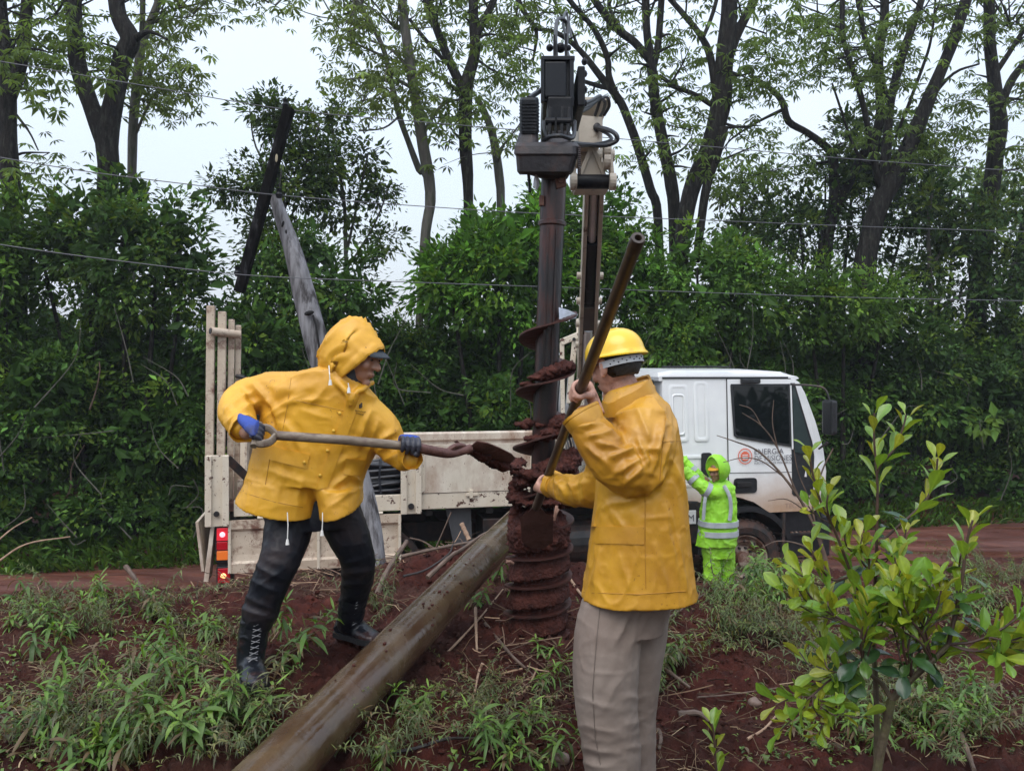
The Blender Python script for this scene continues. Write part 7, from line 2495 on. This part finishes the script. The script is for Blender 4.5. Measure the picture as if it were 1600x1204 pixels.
scatter([(1100, 850, 35, 22, 8, 'between yellow coat and fluorescent trousers'), (1150, 925, 45, 35, 12, 'in the clump in front of the fluorescent worker'), (1195, 935, 35, 30, 10, 'in the clump below the front wheel'), (1130, 890, 35, 20, 7, 'at the feet of the fluorescent worker'), (1030, 1050, 18, 45, 5, 'close right of the grey trousers'), (1200, 900, 25, 12, 5, 'right in front of the front wheel')], LEAFY, 'leafy_weed', '', 'leafy weeds in the clump by the wheel', .6, 1.0)
scatter([(1160, 950, 50, 45, 12, 'in the clump below the front wheel'), (1110, 890, 30, 30, 6, 'beside the yellow coat hem'), (1020, 1060, 20, 40, 3, 'right of the grey trousers'), (1180, 1000, 30, 25, 3, 'at the foot of the wheel-side clump')], FINE, 'feathery_weed', '', 'fine weeds in the clump by the wheel', .7, 1.15)
scatter([(1330, 1140, 90, 50, 7, 'under the left of the glossy shrub'), (1480, 1100, 80, 50, 9, 'under the right of the glossy shrub'), (1560, 970, 60, 40, 8, 'at the right edge behind the shrub'), (1430, 1180, 90, 25, 5, 'at the bottom below the shrub'), (1290, 940, 45, 30, 4, 'left behind the glossy shrub'), (1450, 925, 80, 25, 6, 'behind the shrub at the road edge')], LEAFY, 'leafy_weed', '', 'leafy weeds round the shrub', .5, .9)
scatter([(1320, 1090, 70, 55, 6, 'under the left of the glossy shrub'), (1460, 1140, 90, 55, 9, 'under the right of the glossy shrub'), (1560, 895, 60, 18, 7, 'on the road edge at the far right'), (1480, 960, 80, 35, 7, 'behind the glossy shrub'), (1270, 1000, 40, 40, 4, 'left of the glossy shrub')], FINE, 'feathery_weed', '', 'fine weeds round the shrub', .6, 1.0)

# ---- ground cover: creeping leaves, dry straw
def field(n, boxes, gen):
    xs, ys = [], []
    for (px0, px1, py0, py1, w) in boxes:
        k = int(n * w)
        px = R.uniform(px0, px1, k); py = R.uniform(py0, py1, k)
        # picture rows -> distance on a bank about 1.32 m high
        Y = F * (CZ - 1.33) / (py - HY)
        xs.append((px - 800) / F * Y); ys.append(Y)
    x, y = np.concatenate(xs), np.concatenate(ys)
    m = fbm(np.stack([x * 2.6, y * 2.6, x * 0], -1), 3, 61) > gen
    x, y = x[m], y[m]
    a_, b_ = P(440, 1204, 2.7), P(912, 712, 8.0)
    t = np.clip((y - a_.y) / (b_.y - a_.y), 0, 1)
    ok = np.abs(x - (a_.x + (b_.x - a_.x) * t)) > .16
    return x[ok], y[ok]
x, y = field(17000, [(-150, 420, 900, 1204, .36), (1150, 1750, 880, 1204, .28), (520, 880, 1120, 1250, .05), (-150, 420, 1100, 1400, .1), (1050, 1300, 860, 1000, .06)], .03)
n = len(x)
base_ = np.stack([x, y, gz(x, y) + R.uniform(-.005, .03, n)], -1)
az = R.rand(n) * 6.28; el = R.uniform(.1, 1.1, n)
d_ = np.stack([np.cos(az) * np.cos(el), np.sin(az) * np.cos(el), np.sin(el)], -1)
L = np.clip(.032 * np.exp(R.normal(0, .45, n)), .01, .1)
col = pal(n, (.075, .125, .032), .45, .25)
dead = R.rand(n) < .22
col[dead] = np.array([.11, .075, .04]) * np.exp(R.normal(0, .35, (dead.sum(), 1)))
v, q, c = blade_arrays(base_, d_, norm(np.stack([-np.cos(az), -np.sin(az), np.full(n, 1.5)], -1)), L, L * R.uniform(.14, .4, n), R.uniform(.2, .9, n), col)
o = mesh_np('ground_cover', v, q, mats=[m_weed], col=c)
tag(o, 'low creeping weeds and grass covering parts of the bank', 'ground cover', kind='stuff')

m_straw = leaf_mat('dry_straw', .75, .1, .2)
def straws(n, boxes, name, label, lmin, lmax, w, cols, gen=-.5, lift=.012):
    x, y = field(n, boxes, gen)
    n = len(x)
    base_ = np.stack([x, y, gz(x, y) + R.uniform(0, lift, n)], -1)
    az = R.rand(n) * 6.28; el = R.normal(.05, .16, n)
    d_ = np.stack([np.cos(az) * np.cos(el), np.sin(az) * np.cos(el), np.sin(el)], -1)
    L = R.uniform(lmin, lmax, n) * R.rand(n) ** .5
    cc = np.array(cols)[R.randint(len(cols), size=n)] * np.exp(R.normal(0, .3, (n, 1)))
    # three-sided sticks
    side = norm(np.cross(d_, rnd_unit(n))); up = np.cross(side, d_)
    ww = (w * np.exp(R.normal(0, .35, n)))[:, None]
    bend = R.normal(0, .08, (n, 1)) * L[:, None] * side
    rings = []
    for t in (0, .5, 1):
        c0 = base_ + d_ * L[:, None] * t + (bend if t == .5 else 0)
        for a in (0, 2.09, 4.19):
            rings.append(c0 + (side * math.cos(a) + up * math.sin(a)) * ww)
    v = np.stack(rings, 1).reshape(-1, 3)
    i = np.arange(n)[:, None] * 9
    qs = []
    for k in (0, 3):
        for j in range(3):
            qs.append(np.concatenate([i + k + j, i + k + (j + 1) % 3, i + k + 3 + (j + 1) % 3, i + k + 3 + j], 1))
    q = np.stack(qs, 1).reshape(-1, 4)
    o = mesh_np(name, v, q, mats=[m_straw], col=np.repeat(cc, 9, axis=0), smooth=False)
    tag(o, label, 'litter', kind='stuff')
straws(5000, [(-100, 420, 900, 1204, .40), (980, 1700, 880, 1204, .40), (300, 560, 885, 930, .08), (540, 900, 960, 1204, .12)], 'dry_straw', 'dry grass stems and straw lying over the bank', .04, .26, .0014, [(.20, .14, .085), (.12, .075, .045), (.28, .21, .13), (.07, .045, .03)])
straws(900, [(300, 580, 880, 925, .35), (600, 800, 830, 900, .4), (640, 900, 960, 1100, .25)], 'twig_litter', 'broken twigs and stems on the soil heap', .08, .40, .0028, [(.16, .10, .07), (.09, .055, .04), (.26, .17, .11)], -1, .05)

# ---- individual sticks
m_stick = mat('wet_brown_stick', (.075, .048, .034), (.15, .10, .072), .6, scale=12, bump=.4, bscale=40)
m_stickp = mat('pale_split_stick', (.28, .17, .11), (.40, .27, .18), .7, scale=14, bump=.3, bscale=40)
m_stickd = mat('dark_wet_stick', (.016, .013, .012), (.035, .028, .025), .5, scale=12, bump=.4, bscale=40)
def stick(label, pts, w, m=m_stick, lift=.02, Ys=None, name='stick', end=.6, cat='stick', twigs=()):
    q = []
    for i, (px, py) in enumerate(pts):
        if Ys: q.append(P(px, py, Ys[i]))
        else:
            g = G(px, py); 
            # slide towards the camera along the sight line so that it lies on, not in, the soil
            d = (CAMP - g).normalized(); q.append(g + d * lift)
    r = w * .5 / F * q[0].y
    mb = MB(); b = bez(q, 5)
    rr = [r * (1 - (1 - end) * i / (len(b) - 1)) * (1 + .12 * math.sin(i * 2.1)) for i in range(len(b))]
    mb.tube(b, rr, 8)
    for tw in twigs:
        a = q[0] if len(q) < 3 else q[1]
        mb.tube(bez([a] + [P(x, y, a.y) for x, y in tw], 4), r * .4, 5)
    o = mb.build(name, m, None, smooth=True)
    return tag(o, label, cat, 'sticks and branches on the bank')
stick('short broken brown stick poking up at the left near the mud road', [(196, 884), (212, 905), (228, 932)], 8, m_stick, Ys=[5.55, 5.5, 5.45])
stick('long straight tan cane lying slanted below the middle of the lying pole', [(641, 1075), (700, 1018), (748, 968), (786, 925)], 5, m_stickp, .03)
stick('short upright cane end beside the long tan cane', [(743, 952), (744, 985), (745, 1016)], 5, m_stickp, .04)
stick('dark thin branch running down the slope from the auger to the right', [(758, 975), (800, 1025), (832, 1058), (862, 1102)], 5, m_stick, .03)
stick('short tan stalk standing on the loose soil right of the long cane', [(754, 1038), (748, 1058), (742, 1080)], 5, m_stickp, .04)
stick('thick grey-brown stick leaning on the soil heap behind the hooded worker', [(572, 985), (594, 915), (612, 880), (636, 845)], 10, m_stick, Ys=[5.3, 5.6, 5.8, 6.0], end=.8)
stick('long pale branch lying across the top of the soil heap under the truck', [(628, 869), (680, 857), (735, 847), (788, 843)], 6, m_stick, Ys=[5.75, 5.8, 5.85, 5.9], twigs=[[(690, 835), (705, 800)], [(660, 845), (640, 840)]])
stick('curved brown branch running beside the upper end of the lying pole', [(668, 902), (705, 868), (722, 858), (750, 838), (772, 826)], 8, m_stick, Ys=[5.2, 5.4, 5.5, 5.6, 5.7])
stick('short broken pale branch standing upright under the truck bed', [(721, 817), (726, 828), (733, 843)], 7, m_stickp, Ys=[6.0, 5.98, 5.95], end=1)
stick('thin branch crossing between the soil heap and the pole', [(630, 900), (665, 890), (700, 866), (708, 850)], 4, m_stickd, Ys=[5.4, 5.5, 5.6, 5.7])
stick('dark wet branch lying along the bottom between pole and grey trousers', [(600, 1182), (650, 1172), (700, 1166), (760, 1150), (812, 1118)], 6, m_stickd, .03)
stick('thin crooked branch on the bare soil right of the yellow raincoat', [(1025, 982), (1060, 955), (1110, 925)], 4, m_stick, .03)
stick('short pointed branch on the ground right of the grey trousers', [(1030, 1040), (1055, 1060), (1078, 1075)], 7, m_stick, .03)
stick('thin bare branch lying across the ground left of the shrub', [(1090, 1100), (1140, 1090), (1215, 1082)], 3, m_stick, .03)
stick('tan cane piece on the ground at the lower left of the shrub', [(1168, 1160), (1195, 1140), (1214, 1120)], 5, m_stickp, .03)
stick('thick dark root stump by the feet of the helmeted worker', [(1018, 1128), (1032, 1150), (1030, 1172)], 8, m_stick, .01)
stick('dark log end half buried right of the grey trousers', [(1060, 1118), (1090, 1122), (1108, 1130)], 11, m_stick, .0)
stick('slanting old branch in the weeds at the bottom right', [(1500, 1150), (1512, 1180), (1522, 1210)], 10, m_stick, .04)
stick('tan cane lying behind the auger at its right', [(885, 895), (905, 925), (925, 945)], 5, m_stickp, .04)
stick('pale arching bare stem at the far left verge', [(-10, 882), (40, 850), (110, 838)], 3.5, m_stickp, Ys=[11.2, 11.5, 11.8])
stick('thin pale stem rising at the far left verge', [(-10, 850), (20, 825), (50, 808)], 3, m_stickp, Ys=[11.2, 11.5, 11.8])
stick('pale curved liana hanging in front of the left thicket', [(90, 815), (92, 790), (110, 765), (112, 730), (132, 695)], 3.5, m_stick, Ys=[12.4] * 5)
stick('pale liana high in the left thicket', [(140, 640), (150, 610), (156, 580), (155, 565)], 3, m_stick, Ys=[12.4] * 4)

# a few half-buried stones
m_stone = mat('muddy_stone', (.13, .085, .065), (.22, .15, .12), .6, scale=12, bump=.5, bscale=40)
for i, (px, py, s_, lab) in enumerate(((1180, 1102, .035, 'flat brown stone left of the shrub stem'), (1130, 1000, .025, 'small stone on the bare soil below the weed clump'), (870, 1190, .05, 'dark wet stone at the bottom beside the grey trousers'), (1345, 1148, .03, 'pebble under the shrub'), (232, 968, .02, 'small pebble among the left weeds'))):
    p = G(px, py); mb = MB(); mb.ell(p + UP * s_ * .2, (s_, 0, 0), (0, s_ * .8, 0), (0, 0, s_ * .55), 12, 8)
    o = remesh(mb, 'stone', m_stone, s_ / 7, None, 1, lambda v, nn: fbm(v * 22, 2, i) * s_ * .3)
    tag(o, lab, 'stone')

# ---- bare thin bush in front of the cab
mb = MB()
YB = 4.9
def bt(pts, w0, w1=1.2, dy=0.0):
    q = bez([P(x, y, YB + dy * i) for i, (x, y) in enumerate(pts)], 5)
    mb.tube(q, [(w0 + (w1 - w0) * i / (len(q) - 1)) * .5 / F * YB for i in range(len(q))], 5)
bt([(1300, 935), (1290, 870), (1262, 800), (1225, 745), (1185, 705), (1150, 690), (1120, 680)], 7)
bt([(1305, 935), (1275, 830), (1245, 770), (1215, 700), (1190, 665), (1160, 645)], 5)
bt([(1300, 920), (1282, 850), (1270, 790), (1285, 735), (1302, 700)], 5, 2)
bt([(1225, 745), (1190, 720), (1160, 715), (1130, 722)], 2.5); bt([(1215, 700), (1207, 660), (1209, 625)], 2.2); bt([(1262, 800), (1230, 780), (1200, 782)], 2.5)
bt([(1190, 665), (1175, 640), (1155, 632)], 2); bt([(1285, 870), (1250, 850), (1215, 845), (1190, 855)], 3); bt([(1270, 790), (1248, 740), (1240, 700)], 2.2)
o = mb.build('bare_bush', m_stick, None, smooth=True)
tag(o, 'thin leafless arching branches in front of the cab door', 'bush')

# ------------------------------------------------------------------ glossy-leaved shrub
m_gloss = leaf_mat('glossy_shrub_leaf', .26, .30, .6)
m_shstem = mat('shrub_stem_bark', (.05, .038, .022), (.11, .085, .05), .7, scale=12, bump=.6, bscale=50, dirt=(.09, .10, .03), dscale=6, damt=.2)
m_shtwig = mat('red_brown_twig', (.045, .022, .016), (.075, .04, .028), .55, scale=20)
def oval_leaf(name, base, L=.09, W=.040, curl=.15, fold=.25, seed=0, wavy=.03, dark=False):
    rs = np.random.RandomState(seed)
    prof = [.03, .12, .30, .54, .78, .95, 1.0, .80, .22]
    n = len(prof); m = 7
    vs, cs = [], []
    for i, w in enumerate(prof):
        t = i / (n - 1)
        for j in range(m):
            s_ = (j / (m - 1)) * 2 - 1
            x = s_ * W * .5 * w
            z = abs(s_) ** 1.3 * W * .5 * w * fold - curl * L * t * t + wavy * L * math.sin(t * 9 + s_ * 2 + seed) * abs(s_) * .6
            vs.append((x, t * L, z))
            vein = 1.25 if j == m // 2 else (1.0 + .10 * math.cos(i * 3.1 + abs(s_) * 3))
            edge = .92 + .16 * rs.rand()
            cs.append([base[0] * vein * edge, base[1] * vein * edge, base[2] * vein])
    q = []
    for i in range(n - 1):
        for j in range(m - 1):
            a = i * m + j
            q.append((a, a + 1, a + m + 1, a + m))
    return mesh_np(name, np.array(vs), np.array(q), mats=[m_gloss], col=np.clip(np.array(cs), 0, .7), shift=False, link_it=False)
YOUNG = [oval_leaf('leaf', c, L, L * w, cu, fo, i) for i, (c, L, w, cu, fo) in enumerate((
    ((.20, .31, .035), .088, .44, .12, .35), ((.25, .33, .030), .080, .46, .05, .45), ((.15, .28, .035), .095, .42, .2, .3), ((.30, .32, .03), .070, .48, .0, .5), ((.17, .26, .03), .085, .45, .25, .25), ((.24, .26, .035), .075, .42, .1, .4)))]
OLD = [oval_leaf('leaf', c, L, L * w, cu, fo, i + 10, .05) for i, (c, L, w, cu, fo) in enumerate((
    ((.032, .080, .030), .112, .46, .25, .18), ((.040, .095, .028), .105, .48, .35, .12), ((.028, .070, .028), .118, .44, .2, .2), ((.045, .095, .022), .10, .46, .3, .15), ((.075, .15, .025), .095, .45, .2, .2)))]
shrub_base = P(1376, 1400, 2.34); shrub_base.z = gzp(shrub_base.x, shrub_base.y)
shrub = empty('glossy_shrub', shrub_base, 'broad-leaved shrub with glossy yellow-green young leaves in the right foreground', 'shrub')
def stem(pts, w0, w1, m=m_shtwig):
    """pts (px,py,Y)"""
    q = bez([P(*p) for p in pts], 5)
    k = len(q)
    rr = [(w0 + (w1 - w0) * i / (k - 1)) * .5 / F * 2.3 for i in range(k)]
    mb = MB(); mb.tube(q, rr, 8); mb.build('stem', m, shrub, smooth=True)
    return q
LEAFN = [0]
MASS = []
def leafset(q, n, young=.5, start=.25, s=1.0, up=.75):
    """leaves spiralled along the end of a stem"""
    L_ = [0]
    for i in range(1, len(q)): L_.append(L_[-1] + (q[i] - q[i - 1]).length)
    tot = L_[-1]
    po = WORG[shrub.name]
    ph = random.uniform(0, 6.28)
    for k in range(n):
        t = start + (1 - start) * (k / max(1, n - 1)) ** .8
        dist = t * tot
        i = max(j for j in range(len(L_)) if L_[j] <= dist + 1e-9)
        i = min(i, len(q) - 2)
        f = (dist - L_[i]) / max(1e-6, L_[i + 1] - L_[i])
        p = q[i].lerp(q[i + 1], min(f, 1))
        tg = (q[i + 1] - q[i]).normalized()
        ph += 2.4
        a = tg.cross(Vector((0, 1, 0.3))).normalized(); b = tg.cross(a)
        rad_ = a * math.cos(ph) + b * math.sin(ph)
        is_y = t > 1 - young
        e = (up * .9 + random.uniform(0, .45)) if is_y else random.uniform(-.25, .45)
        d = (rad_ * math.cos(e) + tg * math.sin(e) + UP * (.25 if is_y else -.1)).normalized()
        nrm_ = (tg * math.cos(e) - rad_ * math.sin(e) + UP * .5 + Vector((random.uniform(-.3, .3), random.uniform(-.5, .1), 0)))
        x = d.cross(nrm_).normalized(); z = x.cross(d).normalized()
        me = random.choice(YOUNG if is_y else OLD)
        sc_ = s * (1 if is_y else .84) * random.uniform(.7, 1.12) * (.85 if t > .95 else 1)
        M = Matrix((x * sc_, d * sc_, z * sc_)).transposed().to_4x4()
        M.translation = p - po + rad_ * .003
        LEAFN[0] += 1
        if LEAFN[0] > 296:
            MASS.append((me, M))
            continue
        o = bpy.data.objects.new('leaf', me)
        C.objects.link(o)
        o.parent = shrub
        o.matrix_local = M
tA = stem([(1372, 1400, 2.34), (1366, 1260, 2.33), (1371, 1200, 2.32), (1383, 1140, 2.31), (1393, 1092, 2.30)], 16, 13, m_shstem)
tB = stem([(1376, 1330, 2.40), (1370, 1200, 2.42), (1370, 1130, 2.42), (1368, 1060, 2.42), (1364, 1000, 2.42), (1366, 940, 2.42)], 11, 7, m_shstem)
b1 = stem([(1393, 1092, 2.30), (1425, 1060, 2.28), (1456, 1032, 2.26), (1482, 1006, 2.25)], 11, 7, m_shstem)
b2 = stem([(1393, 1092, 2.30), (1378, 1068, 2.32), (1352, 1048, 2.30)], 8, 6, m_shstem)
STEMS = [
 ([(1366, 940, 2.42), (1369, 880, 2.42), (1370, 820, 2.42), (1371, 775, 2.42), (1370, 740, 2.42), (1366, 690, 2.42), (1366, 645, 2.42)], 8, 4, 22, .42, .05, .82),
 ([(1370, 742, 2.42), (1378, 722, 2.41), (1400, 698, 2.40), (1412, 664, 2.40), (1416, 648, 2.40)], 5, 3.5, 10, .75, .2, .85),
 ([(1368, 875, 2.42), (1390, 870, 2.40), (1410, 850, 2.38), (1416, 826, 2.38)], 4, 3, 8, .7, .3, .8),
 ([(1372, 850, 2.42), (1400, 825, 2.42), (1437, 792, 2.42), (1452, 772, 2.42), (1462, 742, 2.42), (1465, 716, 2.42)], 6, 4, 15, .55, .3, .95),
 ([(1364, 990, 2.42), (1350, 940, 2.38), (1330, 895, 2.35), (1305, 830, 2.33), (1283, 785, 2.32), (1270, 740, 2.32), (1263, 700, 2.32)], 7, 4, 22, .55, .2, .82),
 ([(1299, 818, 2.33), (1292, 790, 2.30), (1296, 760, 2.30)], 4, 3, 7, .9, .2, .8),
 ([(1330, 900, 2.35), (1300, 905, 2.3), (1278, 880, 2.28), (1266, 856, 2.28)], 5, 3.5, 10, .8, .35, .9),
 ([(1482, 1006, 2.25), (1490, 970, 2.25), (1498, 945, 2.25), (1504, 900, 2.25), (1508, 865, 2.25), (1514, 832, 2.25), (1520, 812, 2.25)], 9, 4, 15, .30, .1, .88),
 ([(1482, 1006, 2.25), (1520, 1002, 2.22), (1560, 985, 2.2), (1590, 965, 2.2)], 6, 4, 15, .6, .15, 1.0),
 ([(1545, 995, 2.2), (1580, 1000, 2.18), (1615, 985, 2.15)], 4, 3, 9, .6, .2, 1.0),
 ([(1456, 1032, 2.26), (1440, 990, 2.24), (1420, 965, 2.24), (1400, 935, 2.24), (1392, 905, 2.24)], 6, 4, 15, .6, .15, .95),
 ([(1425, 1060, 2.28), (1412, 1015, 2.26), (1411, 970, 2.25), (1408, 930, 2.25)], 5, 4, 12, .5, .1, .95),
 ([(1364, 1010, 2.42), (1352, 960, 2.35), (1352, 920, 2.33), (1358, 880, 2.33), (1352, 850, 2.33)], 6, 3.5, 17, .55, .15, 1.0),
 ([(1352, 1048, 2.30), (1345, 1010, 2.26), (1348, 975, 2.25), (1356, 945, 2.25)], 5, 3.5, 13, .5, .05, 1.0),
 ([(1352, 1048, 2.30), (1320, 1040, 2.28), (1290, 1020, 2.27), (1280, 985, 2.27)], 5, 3.5, 11, .3, .1, 1.0),
 ([(1340, 1044, 2.30), (1300, 1060, 2.28), (1270, 1085, 2.26), (1252, 1100, 2.26)], 5, 3.5, 13, .75, .15, .85),
 ([(1270, 1085, 2.26), (1285, 1095, 2.25), (1310, 1100, 2.25), (1318, 1085, 2.25)], 4, 3, 8, .8, .2, .8),
 ([(1345, 985, 2.25), (1310, 965, 2.24), (1285, 950, 2.24), (1265, 930, 2.24), (1256, 910, 2.24)], 5, 3.5, 12, .7, .15, .9),
 ([(1440, 990, 2.24), (1462, 955, 2.24), (1470, 925, 2.24), (1466, 905, 2.24)], 5, 3.5, 11, .6, .15, .95),
 ([(1364, 960, 2.42), (1385, 930, 2.36), (1400, 895, 2.34), (1398, 870, 2.34)], 4, 3, 11, .7, .15, .9),
 ([(1366, 900, 2.42), (1340, 870, 2.38), (1322, 850, 2.36), (1320, 825, 2.36)], 4, 3, 10, .7, .15, .95),
 ([(1425, 1060, 2.28), (1430, 1030, 2.3), (1445, 1000, 2.33), (1450, 970, 2.33)], 5, 3.5, 10, .3, .05, 1.0),
]
for pts, w0, w1, n, yg, st, s_ in STEMS:
    leafset(stem(pts, w0 * .8, w1 * .8), int(n * 1.02), min(1, yg + .08), st, s_ * 1.04)

random.seed(21)
for pts, w0, w1, n, yg, st, s_ in STEMS:
    if pts[-1][1] < 760 or len(pts) < 3: continue
    for rpt in range(3 if pts[-1][1] > 860 else 1):
        dx, dy = random.uniform(-48, 48), random.uniform(-5, 48)
        m_ = len(pts) - 1
        pp = [(p[0] + dx * (i / m_), p[1] + dy * (i / m_), p[2] + random.uniform(-.05, .08) * (i / m_)) for i, p in enumerate(pts)]
        leafset(stem(pp, w0 * .5, w1 * .6), int(n * .85), min(1, yg + .25), max(st, .25), s_ * .98)
if MASS:
    V, L_, S_, Cc = [], [], [], []
    off = 0; lo = 0
    for me, M in MASS:
        nv = len(me.vertices)
        v = np.empty(nv * 3, np.float32); me.vertices.foreach_get('co', v); v = v.reshape(-1, 3)
        A = np.array(M)
        V.append(v @ A[:3, :3].T + A[:3, 3] + np.array(WORG[shrub.name]))
        lp_ = np.empty(len(me.loops), np.int32); me.loops.foreach_get('vertex_index', lp_); L_.append(lp_ + off)
        st_ = np.empty(len(me.polygons), np.int32); me.polygons.foreach_get('loop_start', st_); S_.append(st_ + lo)
        c = np.empty(nv * 4, np.float32); me.color_attributes['Col'].data.foreach_get('color', c); Cc.append(c.reshape(-1, 4)[:, :3])
        off += nv; lo += len(lp_)
    lm = mesh_np('leaf_mass', np.concatenate(V), loops=np.concatenate(L_), starts=np.concatenate(S_), mats=[m_gloss], col=np.concatenate(Cc), parent=shrub)
    lm['kind'] = 'stuff'
LEAFN[0] = 0

# seedling of the same kind, lower left of the shrub
shrub2 = shrub
sb_ = P(1120, 1215, 3.0)
shrub = empty('young_shrub', (sb_.x, sb_.y, gzp(sb_.x, sb_.y)), 'small bright green seedling at the bottom right of the grey trousers', 'shrub')
leafset(stem([(1122, 1230, 3.0), (1118, 1190, 3.0), (1116, 1150, 3.0), (1112, 1130, 3.0)], 6, 4), 12, 1.0, .15, .95)
print('tris', sum(sum(len(p.vertices) - 2 for p in me.polygons) if len(me.polygons) < 5000 else len(me.polygons) * 2 for me in bpy.data.meshes))
